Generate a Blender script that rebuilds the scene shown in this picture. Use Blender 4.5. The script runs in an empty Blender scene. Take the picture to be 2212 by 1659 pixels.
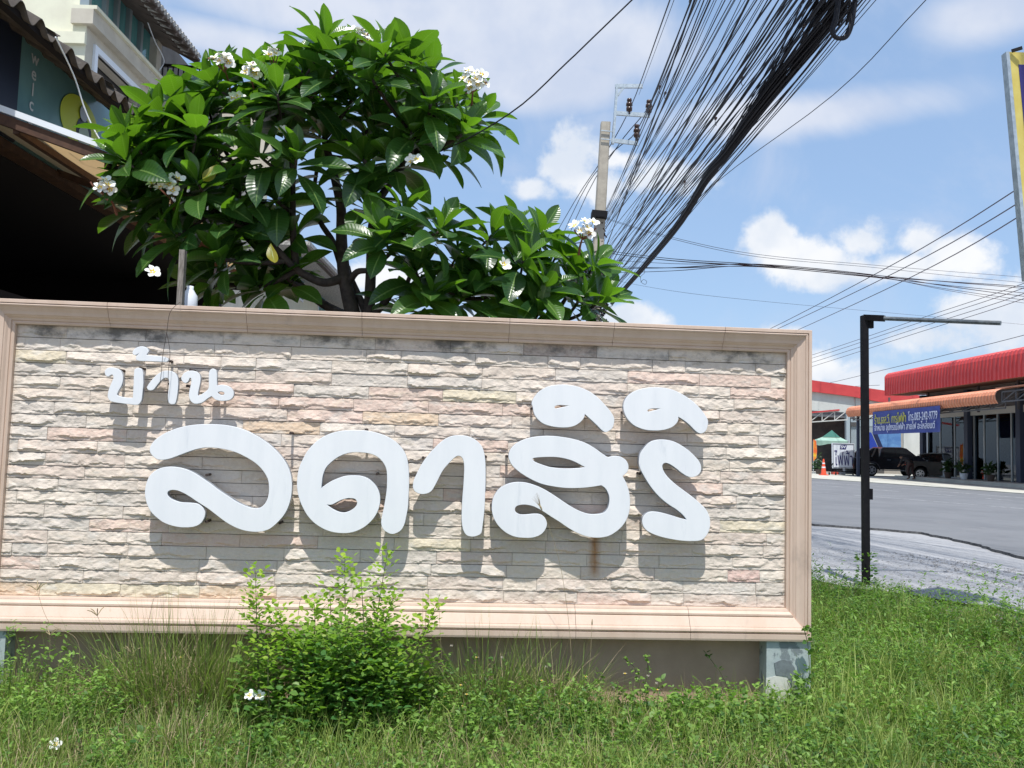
import bpy, math, random
import numpy as np
from mathutils import Vector, Matrix, noise
random.seed(7); RNG = np.random.default_rng(7)
SC = bpy.context.scene
COL = SC.collection
R = math.radians

# ------------------------------------------------------------------ camera
CAM = Vector((2.5995, -5.3671, 1.564)); FPX = 1880.0
def rotm(y, p, r):
    cy, sy, cp, sp, cr, sr = math.cos(y), math.sin(y), math.cos(p), math.sin(p), math.cos(r), math.sin(r)
    return (Matrix(((cy, -sy, 0), (sy, cy, 0), (0, 0, 1))) @ Matrix(((1, 0, 0), (0, cp, -sp), (0, sp, cp)))
            @ Matrix(((cr, 0, sr), (0, 1, 0), (-sr, 0, cr))))
RM = rotm(-0.070735, 0.073694, -0.028894)
cd = bpy.data.cameras.new('camera'); cd.sensor_width = 36; cd.lens = FPX / 2212 * 36
cd.clip_start = 0.05; cd.clip_end = 3000
cam = bpy.data.objects.new('camera', cd); COL.objects.link(cam)
m4 = Matrix((RM.col[0], RM.col[2], -RM.col[1])).transposed().to_4x4()
cam.matrix_world = Matrix.Translation(CAM) @ m4
SC.camera = cam

def ray(x, y):
    return (RM @ Vector(((x - 1106) / FPX, 1.0, (829.5 - y) / FPX)))
_e = ray(1090, 968); EA = Vector((_e.x, _e.y, 0)).normalized(); NA = Vector((EA.y, -EA.x, 0))
def RF(s, l, z): return Vector((CAM.x + s * EA.x + l * NA.x, CAM.y + s * EA.y + l * NA.y, z))
def hit(x, y, Y=None, s=None, l=None, z=None):
    d = ray(x, y)
    if Y is not None: t = (Y - CAM.y) / d.y
    elif s is not None: t = s / d.dot(EA)
    elif l is not None: t = l / d.dot(NA)
    else: t = (z - CAM.z) / d.z
    return CAM + d * t
def SL(p): 
    q = p - CAM; return q.dot(EA), q.dot(NA)
def SX(x, l, y=960): return SL(hit(x, y, l=l))[0]      # road-depth of a picture column on the plane l
def ZL(x, y, l): return hit(x, y, l=l).z

# ------------------------------------------------------------------ light
SUN_EL = 68.0; SUN_AZ = -3.0        # azimuth of the sun seen from the wall, degrees from -Y towards +X
az = R(SUN_AZ); el = R(SUN_EL)
SDIR = Vector((math.sin(az) * math.cos(el), -math.cos(az) * math.cos(el), math.sin(el)))
sl = bpy.data.lights.new('sun', 'SUN'); sl.energy = 4.3; sl.angle = R(0.8); sl.color = (1.0, 0.972, 0.925)
so = bpy.data.objects.new('sun', sl); COL.objects.link(so)
so.rotation_euler = (-SDIR).to_track_quat('-Z', 'Y').to_euler()
so.location = (0, -20, 40)

class NT:
    """small helper round a node tree"""
    def __init__(s, tree): s.t = tree; s.n = tree.nodes; s.l = tree.links
    def new(s, typ, **kw):
        o = s.n.new(typ)
        for k, v in kw.items(): setattr(o, k, v)
        return o
    def set(s, sock, v):
        if hasattr(v, 'is_output') or isinstance(v, bpy.types.NodeSocket): s.l.new(v, sock)
        elif v is not None: sock.default_value = v
    def math(s, op, a, b=None, c=None, clamp=False):
        o = s.new('ShaderNodeMath', operation=op, use_clamp=clamp)
        s.set(o.inputs[0], a)
        if b is not None: s.set(o.inputs[1], b)
        if c is not None: s.set(o.inputs[2], c)
        return o.outputs[0]
    def vmath(s, op, a, b=None, c=None):
        o = s.new('ShaderNodeVectorMath', operation=op)
        s.set(o.inputs[0], a)
        if b is not None: s.set(o.inputs[1], b)
        if c is not None: s.set(o.inputs[2], c)
        return o.outputs['Value'] if op in ('LENGTH', 'DOT_PRODUCT') else o.outputs[0]
    def noise(s, vec, scale, detail=3, rough=0.55, dist=0):
        o = s.new('ShaderNodeTexNoise'); s.set(o.inputs['Vector'], vec)
        o.inputs['Scale'].default_value = scale; o.inputs['Detail'].default_value = detail
        o.inputs['Roughness'].default_value = rough; o.inputs['Distortion'].default_value = dist
        return o.outputs[0]
    def mix(s, f, a, b, mode='MIX'):
        o = s.new('ShaderNodeMix', data_type='RGBA', blend_type=mode)
        s.set(o.inputs[0], f); s.set(o.inputs[6], a); s.set(o.inputs[7], b)
        return o.outputs[2]
    def ramp(s, f, lo, hi):
        o = s.new('ShaderNodeMapRange', interpolation_type='SMOOTHSTEP')
        s.set(o.inputs[0], f); o.inputs[1].default_value = lo; o.inputs[2].default_value = hi
        return o.outputs[0]
    def pos(s): return s.new('ShaderNodeNewGeometry').outputs['Position']
def C4(c): return (c[0], c[1], c[2], 1)

W = bpy.data.worlds.new('World'); SC.world = W; W.use_nodes = True
w = NT(W.node_tree); w.n.clear()
sky = w.new('ShaderNodeTexSky', sky_type='NISHITA'); sky.sun_disc = False
sky.sun_elevation = el
sky.sun_rotation = math.pi - az if False else math.atan2(SDIR.x, SDIR.y)
sky.air_density = 1.0; sky.dust_density = 1.2; sky.ozone_density = 1.0
tc = w.new('ShaderNodeTexCoord').outputs['Generated']
sep = w.new('ShaderNodeSeparateXYZ'); w.l.new(tc, sep.inputs[0])
azn = w.math('ARCTAN2', sep.outputs[0], sep.outputs[1])
eln = w.math('ARCSINE', sep.outputs[2])
cmb = w.new('ShaderNodeCombineXYZ'); w.l.new(azn, cmb.inputs[0]); w.l.new(eln, cmb.inputs[1])
ae = cmb.outputs[0]
# cumulus: (picture x, y, half width, half height) turned into azimuth and elevation in the world
CLOUDS = [(1225, 360, 95, 75), (1150, 410, 75, 40), (1290, 400, 80, 50), (1430, 385, 110, 48), (1330, 345, 60, 30), (1660, 515, 80, 45),
          (1750, 550, 190, 55), (1850, 525, 90, 55), (1990, 520, 80, 40), (2070, 545, 125, 62), (1900, 585, 260, 45), (1370, 690, 95, 38),
          (860, 600, 150, 50), (700, 660, 200, 40), (2100, 670, 150, 60), (2170, 700, 130, 80), (1780, 790, 85, 55), (1850, 830, 90, 45), (1990, 730, 120, 50),
          (1700, 740, 60, 40), (2350, 600, 150, 90), (1000, 720, 300, 40), (-150, 500, 300, 200)]
dens = None
def azel(x, y):
    d = ray(x, y).normalized(); return math.atan2(d.x, d.y), math.asin(d.z)
for (x, y, rx, ry) in CLOUDS:
    a0, e0 = azel(x, y); sa = abs(azel(x + rx, y)[0] - a0); se = abs(azel(x, y - ry)[1] - e0)
    v = w.vmath('MULTIPLY_ADD', ae, (1 / sa, 1 / se, 0), (-a0 / sa, -e0 / se, 0))
    t = w.math('SUBTRACT', 1.0, w.vmath('LENGTH', v))
    dens = t if dens is None else w.math('MAXIMUM', dens, t)
nz = w.noise(tc, 13.0, 8, 0.6, 0.2); nz2 = w.noise(tc, 40.0, 6, 0.6)
d1 = w.math('ADD', dens, w.math('MULTIPLY', w.math('SUBTRACT', nz, 0.5), 3.2))
d1 = w.math('ADD', d1, w.math('MULTIPLY', w.math('SUBTRACT', nz2, 0.5), 0.7))
cum = w.math('MULTIPLY', w.ramp(d1, -0.12, 0.6), 0.96)
# soft high cloud sheet
SOFT = [(1120, 70, 420, 150), (1350, 90, 200, 120), (760, 30, 420, 90), (2130, 30, 190, 90), (1180, 180, 240, 70), (480, 90, 260, 60), (1700, 250, 500, 60), (1300, -250, 1500, 190)]
sd = None
for (x, y, rx, ry) in SOFT:
    a0, e0 = azel(x, y); sa = abs(azel(x + rx, y)[0] - a0); se = abs(azel(x, y - ry)[1] - e0)
    v = w.vmath('MULTIPLY_ADD', ae, (1 / sa, 1 / se, 0), (-a0 / sa, -e0 / se, 0))
    t = w.math('SUBTRACT', 1.0, w.vmath('LENGTH', v))
    sd = t if sd is None else w.math('MAXIMUM', sd, t)
nz3 = w.noise(tc, 3.2, 6, 0.6, 0.5)
d2 = w.math('ADD', sd, w.math('MULTIPLY', w.math('SUBTRACT', nz3, 0.5), 2.0))
soft = w.math('MULTIPLY', w.ramp(d2, -0.15, 0.75), 0.84)
veil = w.math('MULTIPLY', w.ramp(w.noise(tc, 5.5, 6, 0.62, 0.8), 0.42, 0.78), 0.42)
# the rest of the sky, away from the picture, has the same kind of broken cloud
away = w.ramp(w.math('ABSOLUTE', w.math('SUBTRACT', azn, R(4))), R(38), R(60))
gen = w.math('MULTIPLY', w.ramp(w.noise(tc, 3.5, 7, 0.6, 0.4), 0.48, 0.66), away)
gen = w.math('MULTIPLY', gen, 0.9)
shade = w.ramp(w.noise(tc, 12.0, 4, 0.55), 0.35, 0.68)
ccol = w.mix(shade, (4.0, 4.35, 4.9, 1), (5.3, 5.35, 5.45, 1))
skyc = w.mix(0.58, sky.outputs[0], (1.95, 2.95, 4.6, 1))      # thin tropical haze over the blue
c = w.mix(veil, skyc, (3.3, 3.75, 4.7, 1))
c = w.mix(soft, c, w.mix(shade, (3.5, 3.85, 4.65, 1), (4.3, 4.5, 5.0, 1)))
c = w.mix(gen, c, ccol)
c = w.mix(cum, c, ccol)
bg = w.new('ShaderNodeBackground'); w.l.new(c, bg.inputs[0]); bg.inputs[1].default_value = 0.15
wo = w.new('ShaderNodeOutputWorld'); w.l.new(bg.outputs[0], wo.inputs[0])
SC.view_settings.view_transform = 'Standard'; SC.view_settings.look = 'None'
SC.view_settings.exposure = 0.33; SC.view_settings.gamma = 1.0; SC.view_settings.use_curve_mapping = False
try:
    SC.cycles.max_bounces = 8; SC.cycles.transparent_max_bounces = 16; SC.cycles.diffuse_bounces = 4
    SC.cycles.use_denoising = True; SC.cycles.sample_clamp_indirect = 4.0
except Exception: pass

# ------------------------------------------------------------------ materials
def pmat(name, col, rough=0.7, col2=None, nscale=6.0, amt=1.0, bump=0.0, bscale=40.0, metal=0.0, spec=0.4, dirt=None, dscale=2.5, dlo=0.55, dhi=0.75, objcol=False, stretch=None):
    m = bpy.data.materials.new(name); m.use_nodes = True; n = NT(m.node_tree)
    b = n.n['Principled BSDF']; b.inputs['Roughness'].default_value = rough; b.inputs['Metallic'].default_value = metal
    b.inputs['Specular IOR Level'].default_value = spec
    p = n.pos()
    if stretch: p = n.vmath('MULTIPLY', p, stretch)
    base = C4(col)
    if objcol:
        oi = n.new('ShaderNodeObjectInfo'); base = oi.outputs['Color']
    c = base
    if col2 is not None:
        f = n.ramp(n.noise(p, nscale, 5, 0.6), 0.35, 0.68)
        if amt < 1: f = n.math('MULTIPLY', f, amt)
        c = n.mix(f, base, C4(col2))
    if dirt is not None:
        f = n.ramp(n.noise(p, dscale, 7, 0.68, 0.4), dlo, dhi)
        c = n.mix(f, c, C4(dirt))
    if isinstance(c, tuple): b.inputs['Base Color'].default_value = c
    else: n.l.new(c, b.inputs['Base Color'])
    if bump:
        bn = n.new('ShaderNodeBump'); bn.inputs['Strength'].default_value = bump; bn.inputs['Distance'].default_value = 0.01
        n.l.new(n.noise(p, bscale, 4, 0.6), bn.inputs['Height']); n.l.new(bn.outputs[0], b.inputs['Normal'])
    return m

def stone_mat():
    m = bpy.data.materials.new('split_sandstone'); m.use_nodes = True; n = NT(m.node_tree); b = n.n['Principled BSDF']
    b.inputs['Roughness'].default_value = 0.86; b.inputs['Specular IOR Level'].default_value = 0.25
    p = n.pos(); oc = n.new('ShaderNodeObjectInfo'); base = oc.outputs['Color']; rnd = oc.outputs['Random']
    # seams of iron-yellow and grey run through single stones
    sh = n.new('ShaderNodeCombineXYZ'); n.l.new(n.math('MULTIPLY', rnd, 31.0), sh.inputs[0]); n.l.new(n.math('MULTIPLY', rnd, 17.0), sh.inputs[2])
    q = n.vmath('ADD', n.vmath('MULTIPLY', p, (1.0, 1.0, 2.6)), sh.outputs[0])
    c = n.mix(n.math('MULTIPLY', n.ramp(n.noise(q, 5.0, 4, 0.6, 0.6), 0.55, 0.78), 0.55), base, (0.62, 0.52, 0.37, 1))
    c = n.mix(n.math('MULTIPLY', n.ramp(n.noise(q, 7.5, 3, 0.5), 0.52, 0.7), 0.5), c, (0.53, 0.515, 0.48, 1))
    c = n.mix(n.math('MULTIPLY', n.ramp(n.noise(p, 55.0, 5, 0.7), 0.35, 0.75), 0.35), c, (0.74, 0.68, 0.58, 1))
    c = n.mix(n.math('MULTIPLY', n.ramp(n.noise(p, 160.0, 3, 0.7), 0.6, 0.75), 0.3), c, (0.30, 0.25, 0.20, 1))
    sp = n.new('ShaderNodeSeparateXYZ'); n.l.new(p, sp.inputs[0]); X, Z = sp.outputs[0], sp.outputs[2]
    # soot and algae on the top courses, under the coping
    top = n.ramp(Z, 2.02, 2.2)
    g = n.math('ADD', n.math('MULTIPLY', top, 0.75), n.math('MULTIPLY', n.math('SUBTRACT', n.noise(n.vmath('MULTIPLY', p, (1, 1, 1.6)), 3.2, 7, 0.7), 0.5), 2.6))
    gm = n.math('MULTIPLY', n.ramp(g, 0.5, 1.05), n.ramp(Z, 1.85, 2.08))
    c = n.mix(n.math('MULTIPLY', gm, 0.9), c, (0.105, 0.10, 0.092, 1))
    # rust run below a fixing of the big letter
    rx = n.math('SUBTRACT', 1.0, n.math('DIVIDE', n.math('ABSOLUTE', n.math('SUBTRACT', X, RUSTX)), 0.045), clamp=True)
    rz = n.math('MULTIPLY', n.ramp(Z, 0.74, 0.86), n.math('SUBTRACT', 1.0, n.ramp(Z, 1.02, 1.06)))
    rf = n.math('MULTIPLY', n.math('MULTIPLY', rx, rz), n.math('ADD', 0.35, n.noise(n.vmath('MULTIPLY', p, (1, 1, .3)), 45.0, 3)))
    c = n.mix(n.math('MINIMUM', rf, 0.9), c, (0.33, 0.15, 0.045, 1))
    # narrow soot lines in some joints
    n.l.new(c, b.inputs['Base Color'])
    bn = n.new('ShaderNodeBump'); bn.inputs['Strength'].default_value = 0.55; bn.inputs['Distance'].default_value = 0.006
    hgt = n.math('ADD', n.noise(n.vmath('MULTIPLY', p, (1, 1, 1.8)), 38.0, 5, 0.65), n.math('MULTIPLY', n.noise(p, 150.0, 3, 0.6), 0.35))
    n.l.new(hgt, bn.inputs['Height']); n.l.new(bn.outputs[0], b.inputs['Normal'])
    return m
RUSTX = hit(1285, 1200, Y=0).x

def leaf_mat(name, dark, light, trans, rough=0.36, veins=True, spec=0.5, tr=0.32):
    m = bpy.data.materials.new(name); m.use_nodes = True; n = NT(m.node_tree); b = n.n['Principled BSDF']
    b.inputs['Roughness'].default_value = rough; b.inputs['Specular IOR Level'].default_value = spec
    at = n.new('ShaderNodeAttribute', attribute_name='tint'); f = at.outputs['Fac']
    c = n.mix(f, C4(dark), C4(light))
    c = n.mix(n.math('MULTIPLY', n.ramp(n.noise(n.pos(), 9.0, 3), 0.4, 0.7), 0.35), c, C4([x * 0.55 for x in dark]))
    if veins:
        uv = n.new('ShaderNodeUVMap'); sp = n.new('ShaderNodeSeparateXYZ'); n.l.new(uv.outputs[0], sp.inputs[0])
        av = n.math('ABSOLUTE', n.math('SUBTRACT', sp.outputs[1], 0.5))
        mid = n.math('SUBTRACT', 1.0, n.ramp(av, 0.012, 0.05))
        ph = n.math('SUBTRACT', n.math('MULTIPLY', sp.outputs[0], 95.0), n.math('MULTIPLY', av, 22.0))
        wv = n.ramp(n.math('SINE', ph), 0.55, 1.0)
        c = n.mix(n.math('MULTIPLY', mid, 0.7), c, (0.22, 0.34, 0.10, 1))
        c = n.mix(n.math('MULTIPLY', wv, 0.15), c, (0.16, 0.28, 0.07, 1))
        bn = n.new('ShaderNodeBump'); bn.inputs['Strength'].default_value = 0.28; bn.inputs['Distance'].default_value = 0.003
        n.l.new(n.math('SUBTRACT', n.math('MULTIPLY', n.math('SINE', ph), -0.5), n.math('MULTIPLY', mid, 1.0)), bn.inputs['Height'])
        n.l.new(bn.outputs[0], b.inputs['Normal'])
    n.l.new(c, b.inputs['Base Color'])
    t = n.new('ShaderNodeBsdfTranslucent'); n.l.new(n.mix(f, C4(trans), C4([min(1, x * 1.5) for x in trans])), t.inputs[0])
    mx = n.new('ShaderNodeMixShader'); mx.inputs[0].default_value = tr
    n.l.new(b.outputs[0], mx.inputs[1]); n.l.new(t.outputs[0], mx.inputs[2])
    n.l.new(mx.outputs[0], n.n['Material Output'].inputs[0])
    return m
def glass_mat(name, tint, rough=0.03, alpha=0.35):
    m = bpy.data.materials.new(name); m.use_nodes = True; n = NT(m.node_tree); n.n.remove(n.n['Principled BSDF'])
    g = n.new('ShaderNodeBsdfGlossy'); g.inputs['Roughness'].default_value = rough; g.inputs[0].default_value = (0.9, 0.95, 1, 1)
    t = n.new('ShaderNodeBsdfTransparent'); t.inputs[0].default_value = C4(tint)
    fr = n.new('ShaderNodeFresnel'); fr.inputs[0].default_value = 1.5
    mx = n.new('ShaderNodeMixShader'); n.l.new(n.math('ADD', fr.outputs[0], alpha, clamp=True), mx.inputs[0])
    n.l.new(t.outputs[0], mx.inputs[1]); n.l.new(g.outputs[0], mx.inputs[2])
    n.l.new(mx.outputs[0], n.n['Material Output'].inputs[0]); return m

M = {}
M['stone'] = stone_mat()
M['mortar'] = pmat('dark_joint', (0.10, 0.088, 0.075), 0.95, (0.05, 0.045, 0.04), 12)
M['frame'] = pmat('tan_masonry_paint', (0.60, 0.465, 0.375), 0.62, (0.55, 0.415, 0.325), 5, 1, 0.12, 70, dirt=(0.38, 0.30, 0.25), dscale=5.5, dlo=0.56, dhi=0.85, stretch=(1.6, 1.6, .35))
M['base'] = pmat('brown_masonry_paint', (0.40, 0.29, 0.215), 0.8, (0.34, 0.245, 0.18), 4, 1, 0.15, 60, dirt=(0.14, 0.12, 0.10), dscale=5, dlo=0.66, dhi=0.8)
M['pillar'] = pmat('weathered_grey_paint', (0.40, 0.45, 0.44), 0.75, (0.33, 0.39, 0.39), 6, 1, 0.15, 50, dirt=(0.18, 0.21, 0.22), dscale=5.0, dlo=0.52, dhi=0.56)
M['letter'] = pmat('white_letter_enamel', (0.755, 0.77, 0.79), 0.45, (0.71, 0.73, 0.755), 9, 1, 0.0, 30, dirt=(0.56, 0.595, 0.635), dscale=11, dlo=0.56, dhi=0.85, stretch=(1, 1, 0.2))
M['letterside'] = pmat('letter_edge_steel', (0.50, 0.55, 0.62), 0.3, (0.36, 0.40, 0.46), 20, 1, metal=0.55)
M['pin'] = pmat('rusty_pin', (0.05, 0.035, 0.03), 0.8)
M['soil'] = pmat('dry_soil', (0.26, 0.20, 0.13), 0.95, (0.15, 0.13, 0.075), 9, 1, 0.6, 60)
M['gravel'] = pmat('pale_gravel', (0.35, 0.355, 0.37), 0.9, (0.28, 0.28, 0.29), 14, 1, 1.0, 55, dirt=(0.36, 0.36, 0.36), dscale=40, dlo=0.5, dhi=0.6)
M['pebble'] = pmat('gravel_stone', (0.34, 0.34, 0.35), 0.9, (0.17, 0.165, 0.165), 60)
M['asphalt'] = pmat('sunbleached_asphalt', (0.175, 0.18, 0.19), 0.85, (0.145, 0.15, 0.16), 0.8, 1, 0.35, 120, dirt=(0.20, 0.20, 0.205), dscale=3)
M['asphalt_edge'] = pmat('broken_asphalt_edge', (0.075, 0.075, 0.078), 0.95, (0.16, 0.16, 0.16), 18)
M['marking'] = pmat('worn_road_paint', (0.45, 0.46, 0.47), 0.8, (0.2, 0.2, 0.21), 6)
M['apron'] = pmat('pale_concrete', (0.50, 0.49, 0.43), 0.9, (0.42, 0.41, 0.36), 1.5, 1, 0.2, 30)
M['concrete'] = pmat('pole_concrete', (0.43, 0.39, 0.32), 0.85, (0.35, 0.315, 0.26), 5, 1, 0.3, 60, dirt=(0.22, 0.20, 0.17), dscale=9, dlo=0.64, dhi=0.75)
M['darkhole'] = pmat('dark_hole', (0.02, 0.02, 0.02), 0.9)
M['galv'] = pmat('galvanised_steel', (0.55, 0.60, 0.62), 0.4, (0.40, 0.45, 0.47), 20, metal=0.6)
M['insul'] = pmat('brown_porcelain', (0.055, 0.028, 0.02), 0.25)
M['cable'] = pmat('black_cable_sheath', (0.010, 0.009, 0.013), 0.55)
M['cable2'] = pmat('grey_cable_sheath', (0.05, 0.06, 0.08), 0.6)
M['blackpaint'] = pmat('black_post_paint', (0.006, 0.005, 0.007), 0.6, (0.010, 0.009, 0.010), 20, spec=.2)
M['greypipe'] = pmat('dull_steel_pipe', (0.20, 0.225, 0.24), 0.5, (0.12, 0.13, 0.14), 18, metal=0.3, dirt=(0.3, 0.3, 0.29), dscale=30)
M['bark'] = pmat('frangipani_bark', (0.075, 0.058, 0.05), 0.85, (0.035, 0.028, 0.025), 14, 1, 0.5, 70)
M['leaf'] = leaf_mat('frangipani_leaf', (0.018, 0.062, 0.018), (0.095, 0.21, 0.022), (0.16, 0.37, 0.014), 0.3, True, 0.6)
M['petal'] = pmat('white_petal', (0.83, 0.84, 0.80), 0.5)
M['petal_y'] = pmat('yellow_throat', (0.85, 0.60, 0.04), 0.5)
M['bud'] = pmat('pink_brown_stalk', (0.26, 0.11, 0.075), 0.6)
M['grass'] = leaf_mat('grass_blade', (0.075, 0.15, 0.03), (0.38, 0.44, 0.12), (0.29, 0.44, 0.07), 0.5, False, 0.3, 0.3)
M['drygrass'] = pmat('dry_grass', (0.36, 0.29, 0.17), 0.7, (0.22, 0.18, 0.10), 30)
M['weed'] = leaf_mat('weed_leaf', (0.035, 0.105, 0.026), (0.22, 0.36, 0.07), (0.20, 0.40, 0.045), 0.5, False, 0.3, 0.3)
M['shrubleaf'] = leaf_mat('shrub_leaf', (0.065, 0.19, 0.055), (0.34, 0.46, 0.05), (0.22, 0.42, 0.035), 0.45, False, 0.4, 0.42)
M['stem'] = pmat('green_brown_stem', (0.10, 0.11, 0.045), 0.7)
M['wood'] = pmat('grey_weathered_wood', (0.25, 0.23, 0.205), 0.85, (0.13, 0.115, 0.10), 25, 1, 0.4, 60, stretch=(4, 4, .5))
M['plastic_w'] = pmat('white_plastic', (0.70, 0.74, 0.80), 0.4)

# ------------------------------------------------------------------ mesh and object helpers
class MB:
    def __init__(s): s.v = []; s.f = []; s.m = []; s.mi = 0
    def add(s, vs, fs, mi=None):
        o = len(s.v); s.v += [tuple(v) for v in vs]; s.f += [tuple(i + o for i in f) for f in fs]
        s.m += [s.mi if mi is None else mi] * len(fs); return s
    def hexa(s, p, mi=None):   # 8 points: bottom 4 ccw, top 4 ccw
        return s.add(p, [(3, 2, 1, 0), (4, 5, 6, 7), (0, 1, 5, 4), (1, 2, 6, 5), (2, 3, 7, 6), (3, 0, 4, 7)], mi)
    def box(s, x0, x1, y0, y1, z0, z1, mi=None):
        return s.hexa([(x0, y0, z0), (x1, y0, z0), (x1, y1, z0), (x0, y1, z0), (x0, y0, z1), (x1, y0, z1), (x1, y1, z1), (x0, y1, z1)], mi)
    def rbox(s, s0, s1, l0, l1, z0, z1, mi=None):   # box in the road frame
        return s.hexa([RF(s0, l0, z0), RF(s0, l1, z0), RF(s1, l1, z0), RF(s1, l0, z0), RF(s0, l0, z1), RF(s0, l1, z1), RF(s1, l1, z1), RF(s1, l0, z1)], mi)
    def quad(s, a, b, c, d, mi=None): return s.add([a, b, c, d], [(0, 1, 2, 3)], mi)
    def slab(s, pts, nrm, th, mi=None):
        n = len(pts); q = [Vector(p) + Vector(nrm) * th for p in pts]
        return s.add(list(pts) + q, [tuple(range(n))[::-1], tuple(range(n, 2 * n))] + [(i, (i + 1) % n, (i + 1) % n + n, i + n) for i in range(n)], mi)
    def bar(s, a, b, w, h=None, mi=None, up=(0, 0, 1)):
        a = Vector(a); b = Vector(b); h = h or w; d = (b - a).normalized(); u = Vector(up)
        if abs(d.dot(u)) > 0.98: u = Vector((1, 0, 0))
        x = d.cross(u).normalized() * w / 2; y = x.cross(d).normalized() * h / 2
        return s.hexa([a - x - y, a + x - y, b + x - y, b - x - y, a - x + y, a + x + y, b + x + y, b - x + y], mi)
    def tube(s, pts, rad, n=6, mi=None, cap=True):
        pts = [Vector(p) for p in pts]; k = len(pts)
        rad = [rad] * k if isinstance(rad, (int, float)) else rad
        vs = []; prev = None
        for i, p in enumerate(pts):
            d = (pts[min(i + 1, k - 1)] - pts[max(i - 1, 0)]).normalized()
            if prev is None: x = d.orthogonal().normalized()
            else: x = (prev - d * prev.dot(d)).normalized()
            prev = x; y = d.cross(x)
            for j in range(n):
                a = 2 * math.pi * j / n; vs.append(p + (x * math.cos(a) + y * math.sin(a)) * rad[i])
        fs = [(i * n + j, i * n + (j + 1) % n, (i + 1) * n + (j + 1) % n, (i + 1) * n + j) for i in range(k - 1) for j in range(n)]
        if cap: fs += [tuple(range(n))[::-1], tuple(range((k - 1) * n, k * n))]
        return s.add(vs, fs, mi)
    def lathe(s, c, prof, n=16, axis=(0, 0, 1), mi=None):
        ax = Vector(axis).normalized(); x = ax.orthogonal().normalized(); y = ax.cross(x); c = Vector(c); vs = []
        for (r, h) in prof:
            for j in range(n):
                a = 2 * math.pi * j / n; vs.append(c + ax * h + (x * math.cos(a) + y * math.sin(a)) * r)
        k = len(prof); fs = [(i * n + j, i * n + (j + 1) % n, (i + 1) * n + (j + 1) % n, (i + 1) * n + j) for i in range(k - 1) for j in range(n)]
        fs += [tuple(range(n))[::-1], tuple(range((k - 1) * n, k * n))]
        return s.add(vs, fs, mi)
    def mesh(s, name, mats, smooth=False):
        me = bpy.data.meshes.new(name); me.from_pydata(s.v, [], s.f)
        for m in (mats if isinstance(mats, (list, tuple)) else [mats]): me.materials.append(M[m] if isinstance(m, str) else m)
        if any(s.m): me.polygons.foreach_set('material_index', s.m)
        if smooth: me.shade_smooth()
        me.update(); return me
def npmesh(name, V, F, mats, tint=None, uv=None, smooth=False, loops=4):
    me = bpy.data.meshes.new(name); V = np.ascontiguousarray(V, dtype=np.float32); F = np.ascontiguousarray(F, dtype=np.int32)
    me.vertices.add(len(V)); me.vertices.foreach_set('co', V.ravel())
    nf = len(F); me.loops.add(nf * loops); me.loops.foreach_set('vertex_index', F.ravel())
    me.polygons.add(nf); me.polygons.foreach_set('loop_start', np.arange(nf, dtype=np.int32) * loops)
    try: me.polygons.foreach_set('loop_total', np.full(nf, loops, dtype=np.int32))
    except Exception: pass
    for m in (mats if isinstance(mats, (list, tuple)) else [mats]): me.materials.append(M[m] if isinstance(m, str) else m)
    if tint is not None:
        a = me.attributes.new('tint', 'FLOAT', 'POINT'); a.data.foreach_set('value', np.ascontiguousarray(tint, dtype=np.float32))
    if uv is not None:
        l = me.uv_layers.new(name='UVMap'); l.data.foreach_set('uv', np.ascontiguousarray(uv[F.ravel()], dtype=np.float32).ravel())
    me.update(calc_edges=True); me.validate()
    if smooth: me.shade_smooth()
    return me
def thing(name, label, cat, loc=(0, 0, 0), group=None):
    o = bpy.data.objects.new(name, None); COL.objects.link(o); o.location = Vector(loc); o.empty_display_size = 0.1
    o['label'] = label; o['category'] = cat
    if group: o['group'] = group
    return o
def part(name, mesh, parent=None, label=None):
    o = bpy.data.objects.new(name, mesh); COL.objects.link(o)
    if parent is not None:
        o.parent = parent
        if parent.type == 'EMPTY': o.matrix_parent_inverse = Matrix.Translation(-parent.location)
    if label: o['label'] = label
    return o
def single(name, mesh, label, cat, group=None):
    o = part(name, mesh); o['label'] = label; o['category'] = cat
    if group: o['group'] = group
    return o
def struct(name, mesh): o = part(name, mesh); o['kind'] = 'structure'; return o
def stuff(name, mesh, parent=None, label=None, cat=None):
    o = part(name, mesh, parent); o['kind'] = 'stuff'
    if label: o['label'] = label
    if cat: o['category'] = cat
    return o
def copy_thing(root, delta, label, group=None):
    c = root.copy(); COL.objects.link(c); c.location = root.location + Vector(delta); c['label'] = label
    if group: c['group'] = group
    if root.type != 'EMPTY': return c
    for ch in root.children:
        k = ch.copy(); COL.objects.link(k); k.parent = c
        for g in ch.children:
            h = g.copy(); COL.objects.link(h); h.parent = k
    return c
def catmull(pts, per=6):
    n = len(pts); out = []
    for i in range(n):
        p0, p1, p2, p3 = pts[(i - 1) % n], pts[i], pts[(i + 1) % n], pts[(i + 2) % n]
        if len(p1) > 2: p0 = p1
        if len(p2) > 2: p3 = p2
        for k in range(per):
            t = k / per; t2 = t * t; t3 = t2 * t
            out.append(tuple(0.5 * (2 * p1[j] + (-p0[j] + p2[j]) * t + (2 * p0[j] - 5 * p1[j] + 4 * p2[j] - p3[j]) * t2 + (-p0[j] + 3 * p1[j] - 3 * p2[j] + p3[j]) * t3) for j in (0, 1)))
    return out
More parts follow.
